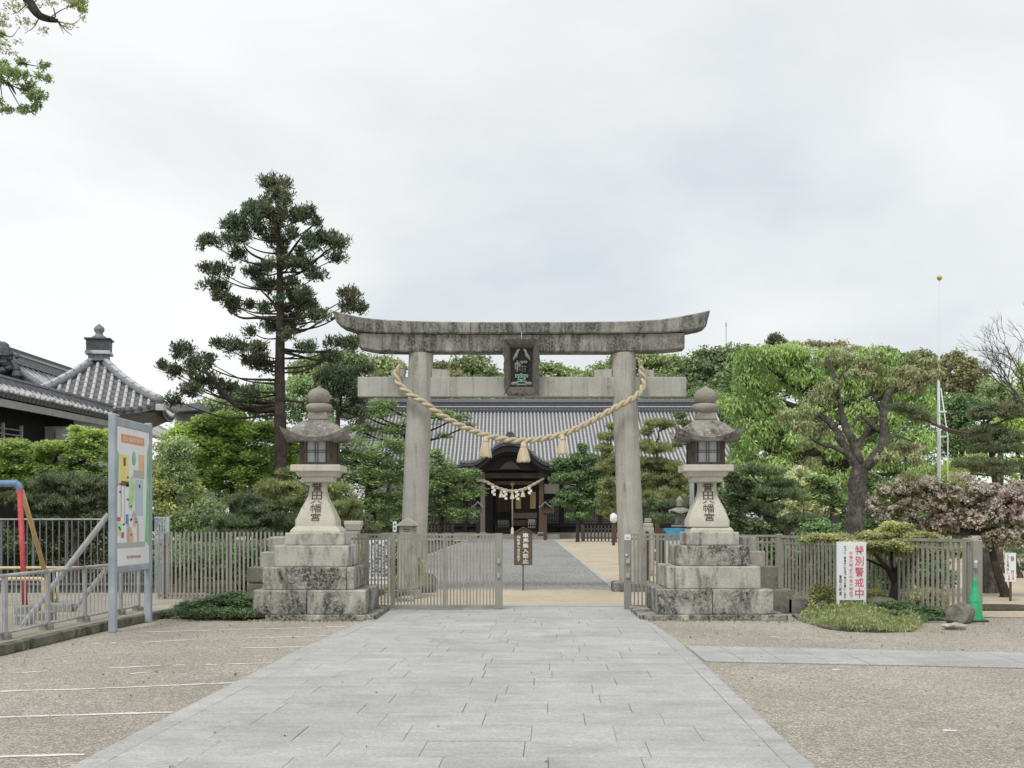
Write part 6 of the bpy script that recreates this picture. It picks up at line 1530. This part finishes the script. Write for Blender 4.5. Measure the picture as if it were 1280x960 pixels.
# --- between left lantern and left pillar, reaching over the roof
tree('hinoki_tree', 'soft blue green conifer mass between left lantern and the left gate pillar', 'tree', 33, 470,
     [(425,560,34,22),(455,575,36,20),(485,565,28,22),(440,600,40,22),(480,605,36,24),(430,630,34,24),(470,640,40,24),(500,635,22,30),(500,590,18,22),(420,590,20,18)], .22, .40, 60, .15, .055, M['L_soft'], M['barkdark'], 'flat', .5, 1.3)
tree('hinoki_tree', 'soft green conifer right of the left gate pillar, before the hall wall', 'tree', 58, 548,
     [(545,570,14,12),(550,590,26,18),(575,600,26,16),(548,612,32,18),(578,622,24,16),(545,638,32,18),(572,645,26,14),(535,600,20,25),(590,592,12,8),(595,612,10,8)], .28, .58, 62, .24, .10, M['L_soft'], M['barkdark'], 'flat', .5, 1.4)
tree('broadleaf_tree', 'green tree whose upper branches cross the left gate pillar before the roof', 'tree', 38, 508,
     [(470,520,30,16),(495,540,24,14),(520,528,22,14),(545,520,24,12),(568,524,20,10),(585,533,12,6),(450,540,26,14),(440,512,20,10),(480,505,18,8),(508,560,20,14),(555,545,10,5)], .22, .36, 56, .14, .07, M['L_soft'], M['barkdark'], 'flat', .5, 1.2)
tree('conifer_tree', 'brownish dark conifer branches between tall conifer and left end of the tie beam', 'tree', 29, 418,
     [(425,468,26,12),(440,485,22,14),(410,490,24,12),(440,522,20,18),(425,510,20,12),(455,462,16,8),(400,475,14,10),(448,502,16,10)], .15, .28, 60, .13, .04, M['L_conifer'], M['barkdark'], 'needle', .7, 1.3)
tree('broadleaf_tree', 'mid green tree behind the large maple, under the low conifer branches', 'tree', 42, 290,
     [(270,515,40,18),(310,505,40,20),(350,510,40,22),(390,510,36,24),(240,520,30,16),(400,540,30,24),(380,485,30,16),(330,490,26,14)], .2, .5, 56, .17, .10, M['L_soft'], M['barkdark'], 'broad', .7, 1.2)
tree('broadleaf_tree', 'light green tree on the skyline behind the tall conifer', 'tree', 70, 420,
     [(380,468,26,18),(405,455,30,14),(430,450,30,14),(460,455,34,12),(490,462,26,14),(440,475,60,22),(395,485,36,22)], .4, .85, 56, .32, .20, M['L_farlight'], M['barkdark'], 'broad', .7, 1.3)

# --- skyline behind the hall
FARG = 'trees on the skyline behind the hall'
tree('broadleaf_tree', 'rounded green tree above the hall roof just left of the plaque', 'tree', 105, 590,
     [(588,457,28,15),(572,466,22,12),(606,468,20,12),(590,480,45,16)], .5, 1.1, 60, .42, .28, M['L_far'], M['barkdark'], 'broad', .75, 1.4, FARG)
tree('broadleaf_tree', 'olive tree edge right of the left gate pillar under the lintel', 'tree', 100, 552,
     [(548,466,16,14),(556,478,30,16),(535,476,20,16)], .4, 1.0, 56, .40, .26, M['L_farolive'], M['barkdark'], 'broad', .75, 1.4, FARG)
tree('broadleaf_tree', 'pale yellow green treetops just right of the plaque above the tie beam', 'tree', 115, 690,
     [(685,462,18,10),(700,472,30,12),(730,472,26,8),(622,474,16,9),(640,484,60,12)], .4, 1.0, 58, .42, .28, M['L_farlight'], M['barkdark'], 'broad', .75, 1.5, FARG)
tree('broadleaf_tree', 'light olive green trees above the tie beam, through the right pillar', 'tree', 108, 800,
     [(765,462,26,14),(790,455,30,15),(820,455,32,14),(845,462,26,16),(745,475,24,12),(830,480,60,20),(870,480,30,20)], .5, 1.1, 58, .42, .27, M['L_farlight'], M['barkdark'], 'broad', .75, 1.3, FARG)
tree('broadleaf_tree', 'broad dark green tree under the thin mast right of the lintel end', 'tree', 95, 900,
     [(870,458,22,14),(890,448,26,14),(920,444,26,13),(905,465,48,22),(870,480,30,24),(935,460,20,20),(900,490,60,20),(905,520,40,24),(905,550,40,24),(905,580,40,24)], .5, 1.0, 62, .38, .24, M['L_far'], M['barkdark'], 'broad', .75, 1.4, FARG)
tree('conifer_tree', 'small pointed dark conifer tip above the bright camphor', 'tree', 80, 970,
     [(970,424,8,5),(970,432,13,8),(968,442,18,10)], .3, .5, 60, .32, .10, M['L_conifer'], M['barkdark'], 'needle', .9, 1.6, FARG)
tree('broadleaf_tree', 'thin pale leafed treetop behind the gnarled tree', 'tree', 60, 1020,
     [(1015,430,18,5),(1040,432,22,6),(995,432,14,5),(1065,437,14,6)], .15, .4, 26, .22, .11, M['L_farolive'], M['bark'], 'broad', .75, .9, FARG)
tree('broadleaf_tree', 'dark flat topped tree behind the bright crown on the right', 'tree', 70, 1110,
     [(1108,441,20,6),(1095,450,24,10),(1125,452,24,10)], .3, .6, 60, .3, .18, M['L_green'], M['barkdark'], 'broad', .7, 1.5, FARG)
tree('broadleaf_tree', 'olive brown rounded tree behind the flagpole', 'tree', 65, 1195,
     [(1150,448,20,9),(1165,460,26,16),(1195,455,24,16),(1205,475,34,22),(1225,492,28,18),(1175,485,30,20)], .4, .75, 62, .26, .17, M['L_farolive'], M['barkdark'], 'broad', .75, 1.4, FARG)
tree('broadleaf_tree', 'bluish green domed tree at the foot of the flagpole', 'tree', 44, 1205,
     [(1195,505,26,14),(1215,520,26,22),(1190,530,28,24),(1180,555,26,20),(1210,560,34,20)], .3, .45, 62, .18, .10, M['L_green'], M['barkdark'], 'broad', .7, 1.5, FARG)
tree('broadleaf_tree', 'grey green tree right of the olive tree, near the bare branches', 'tree', 52, 1250,
     [(1245,485,26,14),(1262,500,24,16),(1235,505,26,14),(1275,520,30,20)], .3, .5, 54, .2, .11, M['L_soft'], M['barkdark'], 'broad', .7, 1.2, FARG)
tree('broadleaf_tree', 'bright yellow green tree at the right edge behind the pines', 'tree', 34, 1290,
     [(1280,470,14,18),(1265,530,26,14),(1285,545,30,24),(1250,555,30,16),(1225,585,40,18),(1275,585,40,20),(1195,590,30,16)], .2, .4, 60, .14, .08, M['L_lime'], M['barkdark'], 'broad', .7, 1.3)
tree('broadleaf_tree', 'strip of dark treetops just showing over the hall ridge under the tie beam', 'tree', 90, 660,
     [(470+i*34, 500+random.uniform(-2, 2), 26, 12) for i in range(13)], .4, 1.0, 60, .4, .25, M['L_green'], M['barkdark'], 'broad', .75, 1.2, FARG, limbs=False)
# --- right court
tree('camphor_tree', 'large bright green camphor with drooping leaves behind the right lantern', 'tree', 31, 985,
     [(950,452,34,17),(938,482,24,16),(985,446,30,15),(1000,478,34,20),(918,512,20,20),(962,515,30,22),(940,550,34,22),(1010,520,30,20),(985,556,30,20),(1035,452,26,18),(1060,480,30,22),(1095,452,30,16),(1112,482,26,20),(1072,520,30,20),(1140,480,24,18),(1148,515,22,22),(1110,530,28,20),(1050,560,34,20),(1098,575,34,18),(1145,555,28,18),(1010,595,34,15),(960,588,34,18),(925,590,24,20),(1150,590,24,12),(1060,600,30,14),(975,620,40,14)],
     .45, .42, 90, .18, .064, M['L_camphor'], M['barkdark'], 'droop', .85, 1.75, fill=.30)
padpine('tiered pine with golden pads before the roof, right of the right gate pillar', 44, 822,
        [(825,531,22,7),(808,541,10,5),(820,562,24,8),(803,558,16,8),(812,580,24,10),(840,585,22,10),(810,600,26,12),(838,602,24,12),(820,620,34,12),(850,615,18,14),(800,612,14,12)], M['L_pinelight'], .2, .32, 80, None, .23, 1.5)
padpine('dark lower boughs of pine just right of the right gate pillar', 28, 806,
        [(812,635,22,12),(840,635,24,12),(828,648,32,9),(860,640,16,14)], M['L_pine'], .14, .2, 80, None, .14, 1.5)
padpine('golden tiered pine seen left of the right gate pillar', 57, 768,
        [(765,534,8,5),(760,547,13,7),(755,562,14,8),(765,575,16,9),(757,585,14,9),(762,604,20,8),(765,618,18,9),(758,630,16,9),(762,642,14,7)], M['L_pinelight'], .22, .38, 80, None, .26, 1.6)
tree('maple_tree', 'deep green leafy tree right of the porch, before the tiled roof', 'tree', 58, 722,
     [(705,580,16,9),(730,575,20,10),(745,590,16,12),(715,597,22,12),(740,612,18,12),(712,622,20,12),(735,632,22,10),(722,645,16,6),(698,600,10,8),(700,628,10,8),(728,560,6,8)], .18, .42, 60, .20, .12, M['L_green'], M['barkdark'], 'broad', .65, 1.4)
tree('pine_tree', 'grey lichened pine branches left of the right lantern roof', 'tree', 26, 868,
     [(850,520,10,5),(858,530,10,6),(846,557,8,3),(855,548,9,4)], .08, .16, 60, .13, .02, M['L_pine'], M['bark'], 'needle', .6, 1.3)
padpine('leaning garden pine with soft pads over the right fence, trunk showing', 19.5, 955,
        [(935,588,18,8),(962,590,22,7),(978,606,22,8),(950,615,28,10),(925,612,20,12),(985,618,20,8),(935,635,26,10),(960,640,20,8),(975,655,24,8),(1000,650,26,8),(925,655,18,10)], M['L_pine'], .1, .16, 80, None, .12, 1.6)
tree('conifer_shrub', 'soft green garden conifer directly right of the right lantern stem', 'tree', 18, 925,
     [(915,600,14,16),(922,625,18,18),(912,650,16,16),(940,660,22,12),(932,605,12,10)], .07, .18, 66, .09, .035, M['L_pine'], M['bark'], 'flat', .6, 1.6)
tree('fringe_tree', 'small tree with creamy white blossom between the pines and the gnarled trunk', 'tree', 22, 1005,
     [(1002,592,16,9),(985,602,14,8),(1012,605,18,10),(990,625,20,10),(1010,635,20,12),(985,645,16,8),(1035,640,14,10)], .06, .18, 60, .09, .05, M['L_whiteb'], M['bark'], 'broad', .7, 1.2)
tree('garden_tree', 'grey green leafy tree behind the fence left of the gnarled trunk', 'tree', 21, 1035,
     [(1030,612,20,12),(1015,622,24,10),(1040,630,16,14),(1020,600,16,10),(1100,620,26,18),(1085,600,16,12)], .07, .18, 62, .09, .05, M['L_soft'], M['bark'], 'flat', .6, 1.5)
tree('evergreen_shrub', 'dark leafy mass behind the right fence under the cherry', 'shrub', 18, 1110,
     [(985,700,20,24),(1020,715,26,24),(1055,712,26,24),(1090,715,26,24),(1125,715,26,24),(1160,715,26,24),(1000,690,24,20),(1080,725,26,16),(1130,725,26,16),(1175,722,24,16),(1040,725,24,16),(960,690,20,20),(965,735,16,14),(1030,665,30,16),(1090,650,34,20),(1130,655,34,20),(1170,655,30,20),(1010,690,30,26),(1060,700,34,26),(1110,700,34,26),(1150,700,30,24),(1000,720,24,20),(1190,690,20,22),(975,710,22,26)], .07, .24, 56, .09, .05, M['L_green'], M['barkdark'], 'broad', .7, 1.3)
# big dark pines at the right
padpine('dark tiered pine at the right, above the cherry blossom', 24, 1250,
        [(1245,512,34,9),(1230,520,22,8),(1265,520,20,9),(1235,540,30,8),(1262,548,26,8),(1222,550,20,7),(1248,562,36,8),(1225,580,32,8),(1250,588,34,9),(1275,585,26,9),(1205,582,16,6),(1130,512,30,7),(1150,522,20,6)], M['L_pinedark'], .16, .2, 84, None, .14, 1.6)
tree('dead_trunk', 'thick dark leaning trunk behind the cherry, right of the fence', 'tree', 17.5, 1238,
     [(1235,640,10,6)], .28, .15, 30, .08, .04, M['L_cherry'], M['bark'], 'broad', .7, .5, top=(1232, 632), limbs=False)
# cherry with fading blossom
def cherry():
    Y = 16.5
    pads = [(1120,615,26,10),(1100,640,22,12),(1140,605,24,12),(1165,610,30,14),(1150,635,34,16),(1190,625,34,16),(1215,615,26,14),(1240,618,24,14),(1262,625,22,16),(1200,650,36,16),(1235,648,32,16),(1265,655,24,20),(1170,660,26,14),(1280,640,20,22),(1250,675,24,14),(1282,672,16,16),(1120,650,22,12),(1270,610,16,10),(1088,628,12,10)]
    r = tree('cherry_tree', 'cherry tree with fading pink blossom over the fence end at the right edge', 'tree', Y, 1256, pads, .13, .15, 46, .075, .042, M['L_cherry'], M['barkdark'], 'broad', .8, 1.15, lr=.45, fork=.3)
    Y = Y*KD; E = [ell(*p, Y-.25) for p in pads]
    cl = clumps_of(E, .07, .30, 1, .15); foliage('blossom', cl, 8, .055, .05, M['L_blossom'], r, 'broad', .9)
    E = [ell(*p, Y-.3) for p in [(1265,625,20,16),(1275,655,14,20),(1225,612,16,8),(1200,596,14,6),(1148,560,14,6),(1262,676,14,14),(1240,632,16,10)]]
    cl = clumps_of(E, .08, .5, 1, .2); foliage('blossom', cl, 12, .06, .055, M['L_blossom'], r, 'broad', .9)
cherry()
# gnarled tree in front of the right fence
def gnarled():
    Y = 14.9*KD
    r = thing('gnarled_tree', 'old gnarled tree with thick twisted limbs behind the white warning sign', 'tree', (XX(1068, Y), Y, 0))
    b = MB()
    def L_(pts, r0, r1, dy=0):
        P = [W(x, y, Y+dy*(i/(len(pts)-1))) for i, (x, y) in enumerate(pts)]
        P = catmull(P, 5); k = len(P); P = [p+Vector((random.uniform(-1, 1), random.uniform(-1, 1), random.uniform(-1, 1)))*r0*.10 for p in P]
        q_ = .8 if r0 < .2 else .9
        b.tube(P, [lerp(r0, r1, i/(k-1))*q_*random.uniform(.84, 1.18) for i in range(k)], 11)
    L_([(1067, 763), (1068, 720), (1067, 680), (1069, 640), (1072, 605), (1077, 582)], .215, .165)
    L_([(1077, 588), (1092, 572), (1104, 556), (1105, 535), (1104, 515), (1108, 498), (1118, 485)], .13, .075, -.1)
    L_([(1114, 490), (1128, 482), (1145, 478), (1160, 475), (1172, 466)], .065, .012, -.3); L_([(1125, 483), (1140, 488), (1158, 482), (1166, 470)], .04, .012, .3)
    L_([(1076, 588), (1062, 570), (1050, 548), (1040, 530), (1022, 518), (1010, 512)], .12, .05, .3)
    L_([(1074, 592), (1060, 570), (1045, 560), (1030, 556), (1012, 548)], .075, .03, -.4)
    L_([(1076, 580), (1066, 552), (1056, 530), (1050, 505), (1044, 480), (1040, 460), (1032, 446)], .095, .035, .2)
    L_([(1100, 540), (1085, 528), (1074, 520), (1066, 534)], .06, .03, -.2); L_([(1104, 552), (1118, 545), (1130, 548), (1142, 552)], .04, .015, .3)
    L_([(1070, 560), (1085, 538), (1096, 522)], .07, .04, .2); L_([(1106, 520), (1094, 500), (1090, 485), (1098, 470)], .045, .012, .2)
    L_([(1044, 478), (1060, 460), (1075, 450)], .03, .01); L_([(1022, 518), (1008, 530), (995, 528)], .03, .01)
    b.build('trunk', M['bark'], r, True)
    pads = [(985,520,18,8),(1002,535,20,10),(1020,540,18,12),(1022,495,18,10),(1010,512,14,8),(1040,485,16,10),(1036,500,16,8),(1035,452,12,7),(1060,450,16,8),(1085,455,18,8),(1100,465,18,8),(1125,468,22,10),(1150,470,20,10),(1160,455,16,8),(1172,470,10,10),(1110,480,20,8),(1140,485,22,8),(1010,556,18,7),(1130,562,22,8),(1112,572,18,8),(1145,575,14,8),(1075,468,18,7),(1048,440,14,5),(1095,444,16,5),(1012,580,12,5),(1140,596,14,5)]
    E = [ell(*p, Y+random.uniform(-.5, .7)) for p in pads]; cl = clumps_of(E, .13, 1.2, 1, .3)
    foliage('crown', cl, 36, .08, .030, M['L_gnarl'], r, 'droop', .9)
gnarled()
# flat spreading shrub tree in front of the fence
def spread():
    Y = 14.0*KD
    r = thing('spreading_tree', 'small flat topped tree with forked dark trunk right of the warning sign', 'tree', (XX(1120, Y), Y, 0)); b = MB()
    def L_(pts, r0, r1, dy=0):
        P = catmull([W(x, y, Y+dy*(i/(len(pts)-1))) for i, (x, y) in enumerate(pts)], 5); k = len(P)
        b.tube(P, [lerp(r0, r1, i/(k-1))*random.uniform(.9, 1.12) for i in range(k)], 9)
    L_([(1117, 764), (1118, 745), (1121, 728)], .10, .075); L_([(1121, 732), (1112, 715), (1104, 705), (1092, 692), (1075, 682)], .06, .015, -.3); L_([(1122, 732), (1118, 712), (1116, 695), (1112, 682)], .065, .02, .2)
    L_([(1124, 730), (1132, 715), (1138, 702), (1150, 690)], .05, .015, .3); L_([(1130, 718), (1150, 700), (1175, 690)], .03, .01, -.3); L_([(1108, 710), (1098, 706), (1085, 700), (1070, 695)], .03, .01, .4)
    b.build('trunk', M['barkdark'], r, True)
    pads = [(1095,684,30,8),(1125,678,34,10),(1160,680,30,9),(1198,684,16,6),(1060,676,26,7),(1022,671,18,6),(1145,692,30,6),(1030,672,18,5),(1050,672,20,6),(1010,676,12,4),(1095,672,26,9),(1120,668,28,11),(1145,672,28,10),(1110,682,30,9),(1140,686,32,7),(1170,684,24,7),(1192,687,16,5),(1085,688,22,6),(1120,658,20,7),(1165,676,20,6),(1070,680,18,6)]
    E = [ell(*p, Y+random.uniform(-.35, .35)) for p in pads]; cl = clumps_of(E, .10, 1.9, 1, .35)
    foliage('crown', cl, 42, .05, .027, M['L_azalea'], r, 'flat', .6)
spread()
tree('azalea_shrub', 'small olive shrub in the bed just left of the warning sign', 'shrub', 14.3, 1028, [(1028,738,14,9),(1022,752,14,9),(1036,755,12,9),(1030,745,16,12)], .02, .1, 40, .05, .024, M['L_azalea'], M['barkdark'], 'broad', .8, 1.6)
tree('azalea_shrub', 'small olive shrub by the fence between the forked tree and the rock', 'shrub', 13.7, 1165, [(1160,742,16,8),(1172,750,14,9),(1150,748,12,8),(1165,760,18,8)], .02, .1, 40, .05, .024, M['L_azalea'], M['barkdark'], 'broad', .8, 1.6)
tree('azalea_shrub', 'small olive shrub right behind the warning sign leg', 'shrub', 14.2, 1098, [(1092,742,12,7),(1102,750,14,8),(1088,752,10,8)], .02, .1, 40, .05, .024, M['L_azalea'], M['barkdark'], 'broad', .8, 1.5)
tree('juniper_shrub', 'spreading green juniper on the right half of the shrub bed', 'shrub', 12.9, 1150,
     [(1112,757,18,6,.6),(1132,760,22,8,.3),(1152,765,24,9,0),(1168,771,18,10,-.2),(1148,776,26,8,-.5),(1172,780,14,8,-.6),(1130,770,20,7,-.3)], .03, .09, 70, .05, .015, M['L_juniper'], M['barkdark'], 'flat', .7, 1.8, limbs=False)
# ground cover of the bed
bedpts = [(1004,776),(1010,769),(1030,762),(1060,757),(1100,760),(1135,768),(1150,784),(1140,790),(1100,791),(1060,790),(1030,786)]
def inpoly(x, y, P):
    c = False; j = len(P)-1
    for i in range(len(P)):
        if (P[i][1] > y) != (P[j][1] > y) and x < (P[j][0]-P[i][0])*(y-P[i][1])/(P[j][1]-P[i][1])+P[i][0]: c = not c
        j = i
    return c
gp = [G(*p) for p in bedpts]; gpt = [(p.x, p.y) for p in gp]
MB().add([(x, y, .006) for x, y in gpt], [tuple(range(len(gpt)))]).build('bed_soil', M['soil'], kind='structure', org=(gpt[0][0], gpt[0][1], .006))
pts = []
while len(pts) < 16000:
    x, y = random.uniform(4.2, 7.2), random.uniform(11.2*KD, 15.2*KD)
    if inpoly(x, y, gpt): pts.append((x+random.gauss(0, .05), y+random.gauss(0, .09), random.uniform(.01, .12)*(1+.9*math.sin(x*5+y)*math.sin(y*2.3))))
P = np.array(pts); n = len(P)
o = leaf_obj('ground_cover', P+np.array([0, 0, .02]), unit(rng.normal(size=(n, 3))*np.array([1, 1, .7])+np.array([0, 0, .3])), unit(rng.normal(size=(n, 3))*.6+np.array([0, 0, 1.0])), rng.uniform(.05, .12, n), rng.uniform(.012, .028, n), M['L_cover'], None)
o['kind'] = 'stuff'; o.name = 'ground_cover'
# scattered weeds and dark litter behind fences
def litter(name, region, n_, m, h=(.01, .06), L=(.04, .09)):
    pts = []; 
    while len(pts) < n_:
        x, y = random.uniform(region[0], region[1]), random.uniform(region[2]*KD, region[3]*KD); pts.append((x, y, random.uniform(*h)))
    P = np.array(pts); n = len(P)
    o = leaf_obj(name, P, unit(rng.normal(size=(n, 3))+np.array([0, 0, .8])), rng.normal(size=(n, 3))+np.array([0, 0, .4]), rng.uniform(*L, n), rng.uniform(.015, .035, n), m, None); o['kind'] = 'stuff'
litter('weeds', (-12, -4.6, 15.35, 17), 5000, M['L_green']); litter('leaf_litter', (3.2, 8.5, 16.3, 19), 3000, M['L_cover'])
for reg, n_, mm in (((-4.4, -2.3, 12.45, 12.8), 240, 'L_farolive'), (((-6.1, -4.5, 12.4, 14.5)), 260, 'L_cover'), ((1.9, 4.4, 12.4, 12.78), 200, 'L_farolive'), ((4.3, 7.6, 11.2, 13.5), 420, 'L_cover'), ((-6.1, -2.9, 6, 12.5), 130, 'L_farolive'), ((2.1, 8, 6, 12.5), 140, 'L_farolive'), ((-2.4, 1.8, 5, 14), 40, 'L_farolive')):
    litter('fallen_leaves', reg, n_, M[mm], (.018, .022), (.02, .05))
# soil patch by the slow sign
c = G(1240, 762); b = MB(); b.lathe(c.x, c.y, [(1.3, .010), (1.1, .05), (.5, .09), (.01, .1)], 24, 0, 1, .35); b.build('soil_mound', M['soil'], None, True, org=c, kind='structure')
# dark stone things in the right court
r = thing('stone_bench', 'low grey stone table in the court behind the slow sign stake', 'bench', (OX(1240, 24), 24*KD, 0))
MB().bev(MB().box(OX(1228, 24), OX(1262, 24), 24*KD, 24*KD+.5, ZZ(718, 24*KD), ZZ(714, 24*KD)), .02).build('bench_top', M['tier2'], r)
for px in (1236, 1254): MB().box(OX(px, 24), OX(px+5, 24), 24*KD+.05, 24*KD+.4, 0, ZZ(718, 24*KD)).build('bench_leg', M['rock'], r)
r = thing('dark_panel', 'dark square stone tablet behind the fence left of the gnarled trunk', 'monument', (OX(1038, 23), 23*KD, 0))
MB().bev(MB().box(OX(1030, 23), OX(1050, 23), 23*KD, 23*KD+.2, 0, ZZ(640, 23*KD)), .04).build('tablet', M['conegrey'], r)
padpine('dark boughs filling the far right edge above the court', 22, 1275, [(1270,690,20,18),(1282,712,12,14),(1275,670,20,14),(1235,700,14,14)], M['L_green'], .1, .2, 60, None, .10, 1.3, 'shrub', 'evergreen_shrub')
tree('hedge', 'long dark hedge closing the court behind the right fence', 'hedge', 34, 1150,
     [(890+i*28, 660+random.uniform(-6, 6), 24, 20) for i in range(16)]+[(900+i*30, 628, 22, 20) for i in range(12)], .08, .45, 56, .15, .08, M['L_green'], M['barkdark'], 'broad', .8, 1.9, limbs=False)
tree('hedge', 'long dark hedge closing the garden behind the left fence', 'hedge', 40, 400,
     [(150+i*26, 655+random.uniform(-5, 5), 22, 16) for i in range(15)]+[(160+i*28, 625, 22, 20) for i in range(9)]+[(160+i*30, 592, 24, 22) for i in range(9)], .08, .5, 56, .16, .09, M['L_green'], M['barkdark'], 'broad', .8, 1.9, limbs=False)
# bare twiggy trees
def bare(label, Y, base, tips, seed, r0=.05):
    Y = Y*KD; random.seed(seed); r = thing('bare_tree', label, 'tree', (XX(base, Y), Y, 0)); b = MB()
    def rec(p, d, l, rad, k):
        q = p+d*l; m_ = p.lerp(q, .5)+Vector((random.uniform(-1, 1), random.uniform(-1, 1), random.uniform(-1, 1)))*l*.10
        b.tube([p, m_, q], [rad, rad*.8, rad*.6], 5, cap=False)
        if k == 0: return
        for _ in range(random.choice([2, 3, 3])):
            nd = (d+Vector((random.uniform(-1, 1), random.uniform(-1, 1), random.uniform(-.6, .9)))*.62).normalized(); rec(q, nd, l*random.uniform(.62, .85), rad*.58, k-1)
    st = Vector((XX(base, Y), Y, 0)); tp = W(base, tips[1], Y); b.tube([st, tp], [r0*2.4, r0*1.3], 8)
    for (x, y) in tips[2]: 
        t_ = W(x, y, Y); rec(tp, (t_-tp).normalized(), (t_-tp).length*.42, r0, 5)
    b.build('branches', M['bark'], r)
bare('leafless twiggy tree at the right edge against the sky', 32, 1292, (0, 520, [(1262, 440), (1250, 470), (1280, 410), (1240, 455)]), 4, .07)
# overhanging branches, upper left
random.seed(21)
def overhang():
    Y = 9.0*KD
    r = thing('overhanging_tree', 'leafy tree whose branches hang into the upper left corner of the sky', 'tree', (XX(-420, Y), Y, 0)); b = MB()
    b.tube([(XX(-420, Y), Y, -.05), (XX(-420, Y), Y, 3), W(-330, 60, Y), W(-180, -80, Y)], [.3, .24, .18, .12], 10)
    def L_(pts, r0, r1): P = catmull([W(x, y, Y+random.uniform(-.1, .1)) for x, y in pts], 5); b.tube(P, [lerp(r0, r1, i/(len(P)-1)) for i in range(len(P))], 7)
    L_([(-180, -80), (-60, -90), (10, -40), (36, 2), (48, 18), (60, 24), (72, 26)], .09, .022); L_([(-330, 60), (-120, 90), (-30, 95), (8, 103), (20, 118)], .07, .006)
    L_([(48, 16), (68, 22), (67, 10)], .012, .006)
    for pts in ([(72, 26), (82, 38), (90, 44)], [(50, 20), (42, 34), (30, 42)], [(60, 24), (78, 12), (96, 6)], [(40, 6), (52, -6), (66, -12)], [(66, 25), (90, 30), (104, 20)], [(10, -40), (-6, 10), (-2, 40), (10, 52)], [(8, 103), (14, 90), (26, 78)], [(8, 103), (30, 112), (50, 100)], [(8, 103), (22, 128), (32, 144)], [(0, 101), (2, 118), (4, 140)], [(26, 78), (42, 82), (58, 84)], [(30, 112), (46, 118), (52, 130)], [(72, 26), (76, 34), (80, 43)], [(-2, 40), (14, 46), (24, 34)], [(36, 2), (24, 14), (14, 18)]):
        L_(pts, .008, .002)
    b.build('trunk', M['barkdark'], r, True)
    E = [ell(*p, Y+random.uniform(-.3, .3)) for p in [(12,92,16,10),(26,78,9,6),(34,112,12,12),(45,122,12,14),(30,138,12,7),(44,136,8,8),(10,138,10,5),(56,82,9,6),(28,96,12,8),(4,84,10,8),(60,100,4,8),(48,96,6,6),(-10,100,20,20),(-10,130,16,12)]]
    cl = clumps_of(E, .05, 1.0, 1, .5); foliage('crown', cl, 14, .046, .019, M['L_soft'], r, 'broad', .9)
    E = [ell(*p, Y+random.uniform(-.3, .3)) for p in [(60,4,14,6),(85,2,12,6),(100,8,10,8),(104,20,6,6),(90,34,12,5),(20,10,16,10),(4,30,12,16),(30,28,14,8),(22,52,8,4),(8,56,10,6),(55,40,9,6),(0,62,10,8),(36,6,10,6),(12,66,10,4),(-20,20,20,30)]]
    cl = clumps_of(E, .05, .8, 1, .5); foliage('sparse_leaves', cl, 6, .036, .014, M['L_farolive'], r, 'broad', .9)
    E = [ell(*p, Y+random.uniform(-.2, .2)) for p in [(96,4,12,6),(102,12,8,6),(2,44,4,8)]]
    cl = clumps_of(E, .05, 1.7, 1, .5); foliage('young_leaves', cl, 12, .04, .017, M['L_lime'], r, 'broad', .9)
overhang()

print('LEAVES', NLEAF[0])
